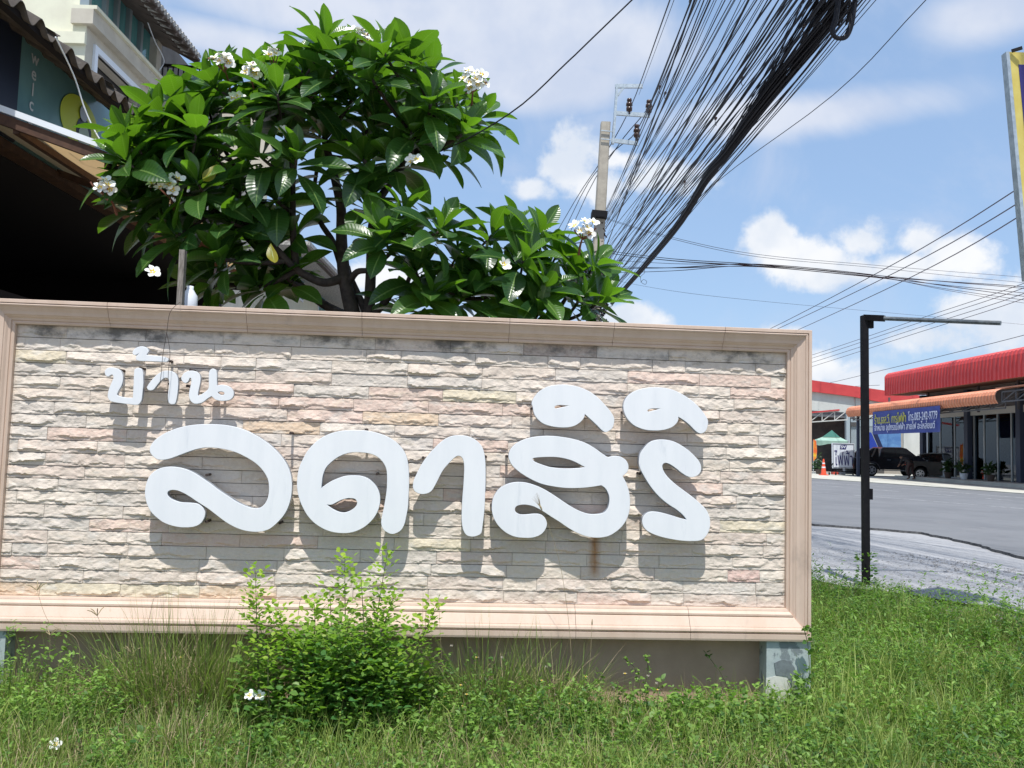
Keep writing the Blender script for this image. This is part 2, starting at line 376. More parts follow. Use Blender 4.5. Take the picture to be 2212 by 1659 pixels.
def curve_mesh(name, loops, extrude, mats, bevel=0.0):
    """filled outline with holes, extruded, as a mesh in its own XY plane"""
    cu = bpy.data.curves.new(name, 'CURVE'); cu.dimensions = '2D'; cu.fill_mode = 'BOTH'; cu.extrude = extrude; cu.bevel_depth = bevel; cu.bevel_resolution = 1
    for lp in loops:
        sp = cu.splines.new('POLY'); sp.points.add(len(lp) - 1); sp.use_cyclic_u = True
        for i, p in enumerate(lp): sp.points[i].co = (p[0], p[1], 0, 1)
    o = bpy.data.objects.new(name, cu); COL.objects.link(o); dg = bpy.context.evaluated_depsgraph_get()
    me = bpy.data.meshes.new_from_object(o.evaluated_get(dg)); bpy.data.objects.remove(o); bpy.data.curves.remove(cu)
    me.materials.clear()
    for m in mats: me.materials.append(M[m] if isinstance(m, str) else m)
    return me
def text_mesh(name, body, size, mat, extrude=0.004, spacing=1.0, offset=0.0, align='CENTER'):
    cu = bpy.data.curves.new(name, 'FONT'); cu.body = body; cu.size = size; cu.extrude = extrude; cu.align_x = align; cu.align_y = 'CENTER'
    cu.space_character = spacing; cu.offset = offset; cu.resolution_u = 3
    o = bpy.data.objects.new(name, cu); COL.objects.link(o); dg = bpy.context.evaluated_depsgraph_get()
    me = bpy.data.meshes.new_from_object(o.evaluated_get(dg)); bpy.data.objects.remove(o); bpy.data.curves.remove(cu)
    me.materials.clear(); me.materials.append(M[mat] if isinstance(mat, str) else mat); return me
def place_mesh(me, origin, X, Y):
    """map mesh local x,y,z to world axes X,Y,(X x Y) at origin"""
    X = Vector(X).normalized() * 1.0; Y = Vector(Y).normalized(); Z = X.cross(Y)
    me.transform(Matrix.Translation(Vector(origin)) @ Matrix((X, Y, Z)).transposed().to_4x4()); me.update(); return me
def smooth01(x): x = min(1, max(0, x)); return x * x * (3 - 2 * x)
# ------------------------------------------------------------------ ground, road
ROADZ = 0.42
def gz(l, s=0):
    return ROADZ * smooth01((l - 1.9) / 3.1)
GS_ = [-3, 4, 7.0, 8.4, 9.6, 11.5, 15.9]; GL_ = [4.3, 4.2, 4.15, 3.75, 3.35, 2.2, 0.0]
def GE(s): return float(np.interp(s, GS_, GL_))
def ground_grid(s0, s1, ds, l0, l1, dl):
    ss = np.arange(s0, s1 + 1e-6, ds); ll = np.arange(l0, l1 + 1e-6, dl); V = []; F = []
    for a in ss:
        for b in ll:
            V.append(RF(a, b, gz(b) + (0.02 * noise.noise(Vector((a * .8, b * .8, 3))) if b < 4.6 else 0) - (0.09 if b > GE(a) + .3 else 0)))
    n = len(ll)
    for i in range(len(ss) - 1):
        for j in range(n - 1): F.append((i * n + j, i * n + j + 1, (i + 1) * n + j + 1, (i + 1) * n + j))
    return V, F
def sheet(name, pts, z, mat, th=0.02, mats=None):
    b = MB(); n = len(pts); top = [(p[0], p[1], z) for p in pts]; bot = [(p[0], p[1], z - th) for p in pts]
    b.add(top + bot, [tuple(range(n))], 0)
    b.f += [(i, i + n, (i + 1) % n + n, (i + 1) % n) for i in range(n)]; b.m += [1 if mats else 0] * n
    return b.mesh(name, mats or mat)
V, F = ground_grid(-3.0, 16.0, 0.35, -9.1, 5.25, 0.35)
b = MB(); b.add(V, F); struct('ground', b.mesh('ground', 'soil', True))
# wide plain round it, out to the horizon, just under the local ground where they meet
b = MB(); z = ROADZ
def plain(s0, s1, l0, l1, zz): b.quad(RF(s0, l0, zz), RF(s1, l0, zz), RF(s1, l1, zz), RF(s0, l1, zz))
plain(-60, 600, 5.0, 400, ROADZ - 0.03); plain(15.9, 600, -400, 5.0, 0.0); plain(-60, -2.9, -400, 5.0, -0.02); plain(-2.9, 15.9, -400, -9.0, -0.02)
b.quad(RF(15.9, -400, 0), RF(15.9, 5, 0), RF(15.9, 5, ROADZ - .03), RF(15.9, -400, 0.0))
struct('terrain', b.mesh('terrain', 'gravel'))
def ragged(pts, amp=0.05, step=0.25, seed=0):
    out = []
    for i in range(len(pts) - 1):
        a, c = Vector(pts[i][:2]), Vector(pts[i + 1][:2]); L = (c - a).length; k = max(1, int(L / step)); k = min(k, 200)
        nrm = Vector((-(c - a).y, (c - a).x)).normalized() if L > 0 else Vector((0, 0))
        for j in range(k):
            p = a.lerp(c, j / k); w_ = noise.noise(Vector((p.x * 1.7, p.y * 1.7, seed))) * amp + noise.noise(Vector((p.x * 6, p.y * 6, seed))) * amp * .5
            out.append(p + nrm * w_)
    out.append(Vector(pts[-1][:2])); return out
near = [RF(70, 3.2, ROADZ), RF(45, 4.0, ROADZ), RF(24, 4.5, ROADZ)] + [hit(x, y, z=ROADZ) for x, y in ((1760, 1140), (1880, 1148), (1990, 1158), (2080, 1178), (2212, 1214), (2400, 1290), (2800, 1500))]
far = [RF(70, 10.5, ROADZ)] + [hit(x, y, z=ROADZ) for x, y in ((1760, 1037.5), (1994, 1054.5), (2211, 1071.6), (2600, 1101), (3600, 1180))]
# gravel shoulder
gr = [RF(-3, 4.3, 0), RF(4, 4.2, 0), RF(7.0, 4.15, 0), RF(8.4, 3.75, 0), RF(9.6, 3.35, 0), RF(11.5, 2.2, 0), RF(15.9, 0.0, 0)]
V = []; F = []; NJ = 14
gl = [SL(p)[1] for p in gr]; gs = [SL(p)[0] for p in gr]
SS = np.arange(-3, 15.9, 0.3)
def graveledge(s): return float(np.interp(s, gs, gl))
for a in SS:
    g0 = graveledge(a) + noise.noise(Vector((a * 1.3, 0, 9))) * 0.22
    for j in range(NJ + 1):
        l_ = g0 + (5.24 - g0) * j / NJ
        V.append(RF(a, l_, gz(l_) + 0.026 + (0.006 if l_ < 4.6 else 0)))
for i in range(len(SS) - 1):
    for j in range(NJ): F.append((i * (NJ + 1) + j, i * (NJ + 1) + j + 1, (i + 1) * (NJ + 1) + j + 1, (i + 1) * (NJ + 1) + j))
b = MB(); b.add(V, F); struct('gravel_shoulder', b.mesh('gravel_shoulder', 'gravel', True))
b = MB(); b.quad(RF(-3, 5.24, ROADZ + .026), RF(15.5, 5.24, ROADZ + .026), RF(15.5, 9.5, ROADZ + .026), RF(-3, 9.5, ROADZ + .026)); b.quad(RF(15.5, 2.6, ROADZ + .026), RF(70, 2.6, ROADZ + .026), RF(70, 9.5, ROADZ + .026), RF(15.5, 9.5, ROADZ + .026))
struct('gravel_verge', b.mesh('gravel_verge', 'gravel'))
rn = ragged(near, 0.10, 0.12, 2); rf_ = [Vector(p[:2]) for p in far]
road = sheet('road', list(rn) + rf_[::-1], ROADZ + 0.062, 'asphalt', 0.05, ['asphalt', 'asphalt_edge'])
struct('road', road)
# concrete apron beyond the road
ap = rf_ + [Vector(RF(-30, 90, 0)[:2]), Vector(RF(90, 90, 0)[:2]), Vector(RF(110, -20, 0)[:2])]
struct('pavement', sheet('pavement', ap, ROADZ + 0.10, 'apron', 0.10))
def stripe(px, w0, name='lane_marking'):
    q = [hit(x, y, z=ROADZ + 0.066) for x, y in px]; b = MB()
    for i in range(len(q) - 1):
        d = (q[i + 1] - q[i]).normalized(); n_ = Vector((-d.y, d.x, 0)) * w0 / 2
        b.quad(q[i] - n_, q[i + 1] - n_, q[i + 1] + n_, q[i] + n_)
    o = struct(name, b.mesh(name, 'marking')); return o
for k in range(6):
    x0 = 1640 + k * 122; stripe([(x0, 1047.5 + (x0 - 1762) * .078), (x0 + 60, 1047.5 + (x0 + 60 - 1762) * .078)], 0.13)
stripe([(1500, 1044), (1762, 1063), (1967, 1079), (2212, 1099), (2500, 1124)], 0.10)
stripe([(1500, 1024.5), (1762, 1041.5), (1994, 1058.3), (2211, 1075.8), (2500, 1099)], 0.12)
# loose stones on the shoulder
def pebbles():
    base = np.array([(1, 0, -.2), (0, 1, -.2), (-1, 0, -.2), (0, -1, -.2), (.5, .5, .55), (-.5, .4, .6), (-.4, -.5, .5), (.5, -.4, .6)], float)
    fc = np.array([(0, 1, 4, 4), (1, 5, 4, 4), (1, 2, 5, 5), (2, 6, 5, 5), (2, 3, 6, 6), (3, 7, 6, 6), (3, 0, 7, 7), (0, 4, 7, 7)])
    fc = np.array([(0, 1, 5, 4), (1, 2, 6, 5), (2, 3, 7, 6), (3, 0, 4, 7), (4, 5, 6, 7)])
    Vs = []; Fs = []; k = 0
    for i in range(9000):
        s_ = 4.5 + 9 * RNG.random() ** 1.3; ge = graveledge(s_); l_ = ge - 0.35 + (2.4) * RNG.random() ** 1.6
        z_ = gz(l_) + (0.03 if l_ > ge else 0.005) if l_ < 5.2 else ROADZ + .03
        r_ = 0.006 + 0.013 * RNG.random() ** 2
        p = RF(s_, l_, z_); a = RNG.random() * 6.28; ca, sa = math.cos(a), math.sin(a)
        q = base * (r_ * (0.7 + .6 * RNG.random()), r_, r_ * (0.5 + .5 * RNG.random())) * (0.8 + 0.4 * RNG.random((8, 3)))
        x = q[:, 0] * ca - q[:, 1] * sa; y = q[:, 0] * sa + q[:, 1] * ca
        Vs.append(np.stack([x + p.x, y + p.y, q[:, 2] + p.z], 1)); Fs.append(fc + 8 * k); k += 1
    stuff('gravel', npmesh('gravel', np.concatenate(Vs), np.concatenate(Fs), 'pebble'), None, 'loose grey gravel strewn over the road shoulder', 'gravel')
pebbles()

# ------------------------------------------------------------------ the sign wall
Z0, Z1, WX = 0.62, 2.22, 4.725     # opening of the frame: bottom, top, width
FW = 0.165                          # frame width
wall = thing('sign_wall', 'long entrance sign wall of split sandstone in a tan moulded frame, with big white Thai letters', 'sign wall', (WX / 2, 0.1, 0))
b = MB(); b.box(-0.02, WX + 0.02, 0.052, 0.155, Z0 - 0.05, Z1 + 0.02); part('backing_wall', b.mesh('backing_wall', 'mortar'), wall)
b = MB(); b.box(-FW*.8 + .01, WX + FW*.8 - .01, 0.157, 0.20, Z0 - FW + .01, Z1 + FW*.84 - .01); part('rear_panel', b.mesh('rear_panel', 'base'), wall)
# profile: (distance from the opening, depth towards the viewer)
PROF_ = [(0.0, -0.06), (0.0, 0.022), (0.012, 0.030), (0.024, 0.024), (0.026, 0.036), (0.040, 0.042), (0.052, 0.060), (0.060, 0.066), (0.062, 0.075), (0.085, 0.084), (0.112, 0.105), (0.118, 0.109), (0.119, 0.120), (0.128, 0.126), (0.137, 0.120), (0.139, 0.112), (0.141, 0.128), (0.163, 0.128), (FW, 0.126), (FW, -0.155)]
PROF = [(t_, d_ * .64 if d_ > 0 else d_) for t_, d_ in PROF_]
PROFS = {'top': PROF, 'side': PROF,
 'bottom': [(0.0, -0.06), (0.0, 0.030), (0.010, 0.034), (0.014, 0.034), (0.016, 0.040), (0.028, 0.052), (0.038, 0.052), (0.044, 0.046), (0.048, 0.056), (0.094, 0.082), (0.098, 0.082), (0.099, 0.092), (0.106, 0.097), (0.118, 0.100), (0.128, 0.092), (0.131, 0.082), (0.133, 0.097), (0.160, 0.097), (FW + .006, 0.094), (FW + .006, -0.155)]}
SW = {'top': 0.84, 'left': 0.80, 'right': 0.80, 'bottom': 1.07}
def moulding(name, side, prof, cut=None):
    vs = []; prof = [(t, d) for t, d in prof]; hs = SW['right']
    k = len(prof)
    if side in ('top', 'bottom') and cut is None:
        cs = [None, .55, 1.36, 2.05, 2.95, 3.6, 4.3, None] if side == 'top' else [None, .9, 1.75, 2.5, 3.4, 4.1, None]
        for i in range(len(cs) - 1): moulding(name, side, prof, (cs[i], cs[i + 1]))
        return
    for end in (0, 1):
        for (t, d) in prof:
            y = -d
            h = t * hs
            if side == 'top': vs.append((-h if end == 0 else WX + h, y, Z1 + t * SW['top']))
            elif side == 'bottom': vs.append((-h if end == 0 else WX + h, y, Z0 - t * SW['bottom']))
            elif side == 'left': vs.append((-h, y, Z0 - t * SW['bottom'] if end == 0 else Z1 + t * SW['top']))
            else: vs.append((WX + h, y, Z0 - t * SW['bottom'] if end == 0 else Z1 + t * SW['top']))
    if cut:
        for e_, c_ in enumerate(cut):
            if c_ is not None: vs[e_ * k:(e_ + 1) * k] = [(c_ + (.0012 if e_ == 0 else -.0012), p[1] - .0, p[2]) for p in vs[e_ * k:(e_ + 1) * k]]
    fs = [(i, i + 1, k + i + 1, k + i) for i in range(k - 1)] + [tuple(range(k))[::-1], tuple(range(k, 2 * k))]
    b = MB(); b.add(vs, fs); me = b.mesh(name, 'frame'); return part(name, me, wall)
moulding('frame_top', 'top', PROF); moulding('frame_bottom', 'bottom', PROFS['bottom']); moulding('frame_left', 'left', PROF); moulding('frame_right', 'right', PROF)
# lower wall, footing and the pillars that carry the frame
b = MB(); b.box(-0.02, WX - 0.14, 0.045, 0.15, -0.3, Z0 - 0.16); part('plinth_wall', b.mesh('plinth_wall', 'base'), wall)
b = MB(); b.box(-0.1, WX - 0.13, -0.02, 0.16, -0.3, 0.045); part('footing', b.mesh('footing', 'base'), wall)
for (x0, x1) in ((-FW*.8, 0.10), (WX - 0.145, WX + FW*.8)):
    b = MB(); b.box(x0, x1, -0.075, 0.156, -0.3, Z0 - FW*1.07 - 0.008); part('pillar', b.mesh('pillar', 'pillar'), wall)
# light patch of old paint and a cement patch on the right pillar
b = MB()
pp = [(1655, 1465), (1700, 1455), (1712, 1500), (1728, 1530), (1735, 1560), (1650, 1560)]
b.slab([hit(x, y, Y=-0.076) for x, y in pp], (0, -1, 0), 0.003); part('old_paint_patch', b.mesh('old_paint_patch', pmat('flaking_white_paint', (0.62, 0.62, 0.57), 0.8, (0.5, 0.5, 0.47), 20)), wall)
b = MB()
pp = [(1672, 1432), (1690, 1424), (1706, 1428), (1716, 1442), (1722, 1470), (1738, 1505), (1720, 1500), (1700, 1462), (1676, 1458)]
b.slab([hit(x, y, Y=-0.076) for x, y in pp], (0, -1, 0), 0.005); part('cement_patch', b.mesh('cement_patch', pmat('damp_cement', (0.17, 0.20, 0.21), 0.9, (0.13, 0.15, 0.16), 25)), wall)
# stones -----------------------------------------------------------
NROW = 21; RH = (Z1 - Z0) / NROW; SLEN = 0.458
PAL = [((0.64, 0.56, 0.485), 22), ((0.60, 0.535, 0.47), 18), ((0.55, 0.51, 0.465), 10), ((0.65, 0.565, 0.47), 12), ((0.60, 0.51, 0.435), 14), ((0.57, 0.53, 0.49), 8), ((0.62, 0.51, 0.44), 10), ((0.59, 0.475, 0.41), 6), ((0.67, 0.60, 0.52), 10)]
MEAN = (0.625, 0.53, 0.445); pal_c = [tuple(a * .55 + m_ * .45 for a, m_ in zip(p[0], MEAN)) for p in PAL]; pal_w = [p[1] for p in PAL]
PINK = (0.62, 0.46, 0.385); PINK2 = (0.58, 0.39, 0.345); ORG = (0.64, 0.47, 0.32); YEL = (0.63, 0.55, 0.40); BRN = (0.36, 0.28, 0.24)
SPECIAL = [(45, 768, YEL), (155, 938, PINK), (225, 1133, PINK), (80, 1220, PINK), (150, 1266, YEL), (420, 1163, PINK), (480, 860, PINK), (620, 853, PINK), (700, 880, PINK), (560, 935, ORG), (690, 905, PINK), (850, 905, ORG), (1010, 888, PINK), (900, 868, PINK), (1180, 768, BRN), (1560, 830, PINK), (1360, 825, PINK), (1660, 862, PINK), (1540, 1060, PINK), (1580, 1245, PINK2), (1580, 1140, YEL), (1345, 1007, ORG), (780, 1100, PINK), (1200, 880, PINK), (880, 850, PINK), (660, 1170, PINK), (990, 960, PINK), (1120, 1010, PINK), (1290, 1290, PINK), (340, 1277, YEL), (430, 1275, ORG), (1350, 1095, PINK), (980, 1190, YEL), (60, 1265, ORG), (1480, 1060, PINK), (1090, 870, YEL), (640, 905, PINK), (1000, 1075, PINK)]
specw = [(hit(x, y, Y=0), tuple(a * .85 + m_ * .15 for a, m_ in zip(c, MEAN))) for x, y, c in SPECIAL]
NU, NV = 30, 10
def stone_mesh(x0, x1, z0, z1, seed, rough):
    nu = max(5, int(NU * (x1 - x0) / SLEN)); h = z1 - z0; gap = 0.0018
    a0, a1, b0, b1 = x0 + gap * .45, x1 - gap * .45, z0 + gap * 1.4, z1 - gap * 0.6
    V = []; proud = 0.004 * random.random()
    for j in range(NV + 1):
        v = j / NV
        for i in range(nu + 1):
            u = i / nu; X = a0 + (a1 - a0) * u; Zc = b0 + (b1 - b0) * v
            n1 = noise.noise(Vector((X * 9, seed, Zc * 6))); n2 = noise.noise(Vector((X * 26, seed * 1.3, Zc * 22))); n3 = noise.noise(Vector((X * 60, seed * 2.1, Zc * 60)))
            ridge = 0.27 + 0.26 * n1 + 0.20 * noise.noise(Vector((X * 11, seed * 3.1, 0))) + 0.10 * noise.noise(Vector((X * 60, seed, 1)))
            amp = rough * max(.10, 0.60 + 1.3 * noise.noise(Vector((X * 7, seed * 5.3, 2))))
            if v > ridge: d = 0.0150 * amp * (1 - ((v - ridge) / (1.001 - ridge)) ** 0.8 * 0.75)
            else:
                t = (ridge - v) / max(ridge, .05); d = 0.0150 * amp * max(0.0, 1 - t * 3.2) + 0.005 * min(1, t * 1.2)
            d += 0.0050 * n2 * rough + 0.0026 * n3
            e = min(u * (a1 - a0), (1 - u) * (a1 - a0)) / 0.006; d = d * min(1, 0.35 + e)
            if j == 0 or j == NV: d = min(d, 0.004) if j == 0 else d * 0.8
            jx = 0 if i in (0, nu) else n3 * 0.0022; jz = 0 if j in (0, NV) else n2 * 0.0024
            V.append((X + jx, 0.020 - proud - d - 0.003, Zc + jz))
    F = []; n = nu + 1
    for j in range(NV):
        for i in range(nu):
            a = j * n + i
            if (i + j) % 2: F += [(a, a + 1, a + n + 1), (a, a + n + 1, a + n)]
            else: F += [(a, a + 1, a + n), (a + 1, a + n + 1, a + n)]
    k = len(V); back = 0.051
    V += [(a0, back, b0), (a1, back, b0), (a1, back, b1), (a0, back, b1)]
    bot = list(range(0, n)); top = list(range(NV * n, NV * n + n)); lft = [j * n for j in range(NV + 1)]; rgt = [j * n + nu for j in range(NV + 1)]
    F += [tuple(bot[::-1] + [k, k + 1]), tuple(top + [k + 2, k + 3]), tuple(lft + [k + 3, k]), tuple([k + 1, k + 2] + rgt[::-1])]
    me = bpy.data.meshes.new('stone'); me.from_pydata(V, [], F); me.materials.append(M['stone']); me.update(); return me
for r in range(NROW):
    za, zb = Z0 + r * RH, Z0 + (r + 1) * RH
    off = (0.02 if (r % 2) else 0.25) + random.uniform(-0.05, 0.05)
    xs = [0.0]; x = off
    while x < WX - 0.04:
        if x > 0.05: xs.append(x)
        st = SLEN * (1 if random.random() < .93 else .45) + random.uniform(-.006, .006); x += st
    xs.append(WX)
    if xs[-1] - xs[-2] < 0.05: xs.pop(-2)
    for i in range(len(xs) - 1):
        smooth = 0.35 if (r == NROW - 1 or random.random() < .05) else random.uniform(0.8, 1.25)
        if r == NROW - 1 and random.random() < .25: smooth = .9
        me = stone_mesh(xs[i], xs[i + 1], za, zb, random.random() * 90 + r * 7.7, smooth)
        o = part('stone', me, wall)
        c = random.choices(pal_c, pal_w)[0]
        for p, sc in specw:
            if xs[i] <= p.x < xs[i + 1] and za <= p.z < zb: c = sc
        k = random.uniform(0.93, 1.05); o.color = (c[0] * k, c[1] * k, c[2] * k, 1)

# letters ----------------------------------------------------------
LT = {}
def cv(ox, oy, sc, pts): return [(0.54 * (ox + p[0] / sc), 0.54 * (oy + p[1] / sc)) + tuple(p[2:]) for p in pts]
s1 = (580, 1650, 3.0157); s2 = (1180, 1650, 2.765); s3 = (1920, 1500, 2.3284); s4 = (400, 1370, 3.8138)
K = 'k'
LT['lo_ling'] = (s1, [[(62,450),(75,400),(130,330),(250,250),(420,185),(600,152),(800,145),(1000,160),(1180,205),(1330,275),(1450,350),(1560,440),(1650,540),(1710,630),(1750,730),(1768,830),(1768,930),(1755,1040),(1720,1150),(1670,1240),(1600,1320),(1520,1390),(1440,1425),(1340,1437),(1220,1425),(1120,1395),(1020,1345),(930,1285),(840,1215),(760,1155),(690,1110),(620,1065),(540,1010),(460,965),(390,938),(330,932),(285,945),(268,975),(280,1010),(320,1045),(390,1075),(450,1088),(540,1092),(620,1100),(665,1120),(705,1160),(722,1210),(715,1260),(690,1310),(650,1350),(590,1374),(520,1383),(420,1380),(320,1360),(220,1320),(140,1260),(80,1200),(35,1120),(10,1030),(5,950),(20,860),(60,770),(120,710),(200,672),(300,658),(400,665),(500,690),(600,735),(700,800),(800,870),(900,945),(1000,1010),(1100,1075),(1200,1125),(1300,1158),(1380,1155),(1430,1125),(1470,1070),(1495,990),(1500,900),(1490,820),(1460,750),(1410,680),(1350,620),(1280,570),(1190,520),(1090,475),(980,445),(860,425),(740,420),(640,435),(540,465),(420,510),(310,550),(220,568),(150,560),(95,520),(68,480)]])
LT['do_dek'] = (s2, [[(958,1230),(960,1180),(985,1060),(1005,950),(1018,850),(1022,750),(1018,650),(1000,590),(960,530),(900,480),(820,450),(720,438),(620,440),(530,465),(460,500),(390,555),(340,610),(310,680),(295,760),(288,845,K),(330,810),(400,765),(480,730),(560,705),(660,700),(740,708),(810,735),(870,785),(910,840),(935,910),(938,990),(920,1070),(880,1150),(820,1220),(740,1280),(640,1320),(540,1332),(430,1322),(330,1290),(230,1230),(150,1150),(90,1050),(50,950),(28,840),(28,740),(45,630),(85,530),(140,430),(210,350),(300,280),(410,230),(530,205),(660,198),(800,205),(930,235),(1040,280),(1120,335),(1190,410),(1230,490),(1250,590),(1258,700),(1258,820),(1252,940),(1245,1050),(1225,1160),(1205,1240),(1170,1300),(1110,1335),(1060,1340),(1000,1310),(970,1275)],
  [(342,1015,K),(400,1018),(450,995),(510,965),(570,948),(620,945),(665,955),(688,985),(685,1025),(650,1065),(600,1095),(540,1110),(480,1100),(420,1070),(375,1040)]])
LT['sara_aa'] = (s2, [[(1308,820),(1315,760),(1345,690),(1400,580),(1470,480),(1550,390),(1640,310),(1720,268),(1800,256),(1880,260),(1960,285),(2030,335),(2075,400),(2098,500),(2105,620),(2105,760),(2100,900),(2095,1030),(2085,1150),(2072,1250),(2058,1330),(2010,1362),(1950,1370),(1895,1350),(1862,1290),(1848,1200),(1848,1080),(1855,940),(1865,820),(1872,700),(1875,600),(1862,520),(1835,485),(1800,478),(1760,500),(1700,560),(1640,630),(1600,700),(1560,780),(1520,850),(1480,885),(1420,900),(1360,890),(1320,860)]])
LT['so_suea'] = (s3, [[(1190,770,K),(1250,757),(1310,765),(1360,800),(1380,850),(1370,900),(1325,942,K),(1360,1010),(1385,1090),(1395,1180),(1388,1270),(1360,1350),(1310,1420),(1240,1475),(1170,1505),(1080,1513),(990,1500),(900,1465),(820,1420),(740,1365),(660,1315),(600,1275),(540,1240),(480,1215),(410,1205),(350,1215),(325,1240),(330,1275),(370,1300),(430,1302),(500,1295),(560,1300),(600,1330),(620,1380),(610,1430),(570,1480),(500,1510),(420,1515),(330,1505),(250,1470),(180,1410),(130,1330),(113,1240),(125,1150),(165,1080),(220,1035),(290,1008),(370,1000),(450,1010),(540,1040),(620,1080),(700,1130),(780,1185),(860,1235),(940,1275),(1020,1298),(1100,1298),(1160,1280),(1195,1235),(1208,1170),(1200,1110),(1170,1055),(1130,1025,K),(1040,1040),(930,1050),(800,1050),(680,1035),(570,1010),(470,965),(380,910),(310,850),(275,790),(270,740),(290,690),(340,640),(420,600),(520,577),(640,570),(760,580),(880,602),(980,635),(1060,680),(1130,730)],
  [(487,780),(520,768),(600,762),(700,762),(790,775),(870,800),(930,830),(985,860,K),(930,868),(850,873),(750,872),(650,860),(570,835),(510,810)]])
LT['sara_i'] = (s3, [[(495,300),(485,260),(510,205),(560,150),(640,108),(740,93),(850,98),(950,125),(1040,170),(1110,225),(1170,290),(1220,350),(1245,400),(1245,450),(1225,500),(1175,530),(1140,515),(1090,465),(1030,410),(975,360,K),(965,400),(930,440),(870,475),(790,487),(690,480),(600,455),(540,410),(505,355)], [(693,300),(705,285),(750,278),(845,287,K),(780,300),(705,315)]])
LT['sara_i_second'] = (s3, [[(1338,290),(1360,220),(1420,165),(1510,130),(1620,118),(1730,125),(1830,155),(1920,205),(2000,265),(2070,340),(2115,410),(2120,460),(2100,520),(2055,543),(2010,520),(1950,460),(1900,420),(1845,385,K),(1840,430),(1800,475),(1730,505),(1640,515),(1540,508),(1450,475),(1390,425),(1350,360)], [(1558,330),(1580,315),(1620,310),(1695,312,K),(1640,328),(1570,345)]])
LT['ro_ruea'] = (s3, [[(1482,820),(1492,740),(1530,680),(1580,630),(1640,608),(1720,605),(1810,625),(1900,675),(1980,740),(2040,810),(2058,870),(2040,920),(1990,948),(1940,945),(1880,910),(1830,870),(1780,835),(1740,818),(1710,822),(1695,850),(1710,900),(1750,955),(1820,1020),(1900,1080),(1980,1140),(2050,1200),(2110,1265),(2138,1340),(2138,1420),(2110,1490),(2060,1535),(1980,1545),(1870,1540),(1750,1520),(1640,1490),(1560,1450),(1520,1400),(1515,1340),(1545,1295),(1600,1275),(1680,1283),(1780,1310),(1860,1335),(1930,1352,K),(1890,1300),(1830,1250),(1760,1205),(1680,1140),(1600,1050),(1530,940),(1495,870)]])
LT['bo_baimai'] = (s4, [[(78,460),(90,420),(140,390),(210,390),(280,410),(325,450),(345,510),(345,590),(325,660),(290,720),(265,770),(255,800,K),(300,825),(400,845),(505,850,K),(512,750),(520,600),(525,470),(535,415),(575,393),(620,400),(648,440),(655,520),(655,640),(645,770),(630,880),(595,935),(560,948),(460,940),(330,925),(210,905),(150,880),(125,830),(130,760),(155,680),(190,600),(210,540),(200,495),(170,490),(130,515),(95,505)]])
LT['mai_tho'] = (s4, [[(502,150),(520,115),(580,75),(650,65),(710,85),(740,120),(735,150),(700,190,K),(760,200),(870,210),(980,225),(1030,245),(1040,270),(1010,293),(940,290),(800,285),(680,280),(590,275),(555,255),(555,220),(590,180),(608,155,K),(580,170),(540,190),(510,180)]])
LT['small_sara_aa'] = (s4, [[(722,690),(740,650),(800,570),(880,490),(960,445),(1040,435),(1110,450),(1160,490),(1185,550),(1190,640),(1180,760),(1165,860),(1145,925),(1110,938),(1070,930),(1045,890),(1042,800),(1055,690),(1060,600),(1045,550),(1010,535),(970,545),(910,600),(860,660),(820,710),(780,727),(740,720)]])
LT['no_nu'] = (s4, [[(1245,550),(1270,490),(1320,450),(1390,435),(1460,445),(1510,480),(1530,540),(1525,620),(1505,710),(1490,790),(1500,820,K),(1560,790),(1640,730),(1665,680),(1665,560),(1670,460),(1695,415),(1730,405),(1770,430),(1780,500),(1780,600),(1785,665,K),(1850,650),(1930,660),(2000,700),(2035,760),(2030,820),(1990,865),(1920,885),(1830,885),(1760,865),(1705,815,K),(1650,845),(1560,910),(1490,930),(1430,925),(1385,885),(1362,820),(1370,740),(1390,650),(1400,580),(1390,540),(1365,545),(1345,590),(1310,615),(1270,600)], [(1795,760),(1830,745),(1880,750),(1903,775),(1890,800),(1850,805),(1815,790)]])
LLAB = {'lo_ling': 'large white letter lo ling, first of the big word', 'do_dek': 'large white letter do dek with a teardrop eye', 'sara_aa': 'large white hook-shaped vowel sara aa', 'so_suea': 'large white letter so suea with knob on its right', 'sara_i': 'white vowel mark above the letter so suea', 'sara_i_second': 'white vowel mark above the letter ro ruea', 'ro_ruea': 'large white letter ro ruea, last of the big word', 'bo_baimai': 'small white letter bo baimai at upper left', 'mai_tho': 'small white tone mark above the small word', 'small_sara_aa': 'small white vowel hung with wires', 'no_nu': 'small white letter no nu with a looped foot'}
PINS = {'lo_ling': [(630, 935), (450, 1025), (450, 1125), (607, 1128)], 'do_dek': [(792, 928), (815, 1023)], 'sara_aa': [(1049, 986), (1000, 1078), (914, 988)], 'so_suea': [(1095, 985), (1062, 1090)], 'sara_i': [(1149, 882)], 'sara_i_second': [(1346, 890)], 'ro_ruea': [(1379, 1022), (1387, 1130)], 'bo_baimai': [(263, 800), (308, 796)], 'mai_tho': [(368, 780)], 'small_sara_aa': [(371, 830)], 'no_nu': [(416, 800), (484, 835), (409, 834)]}
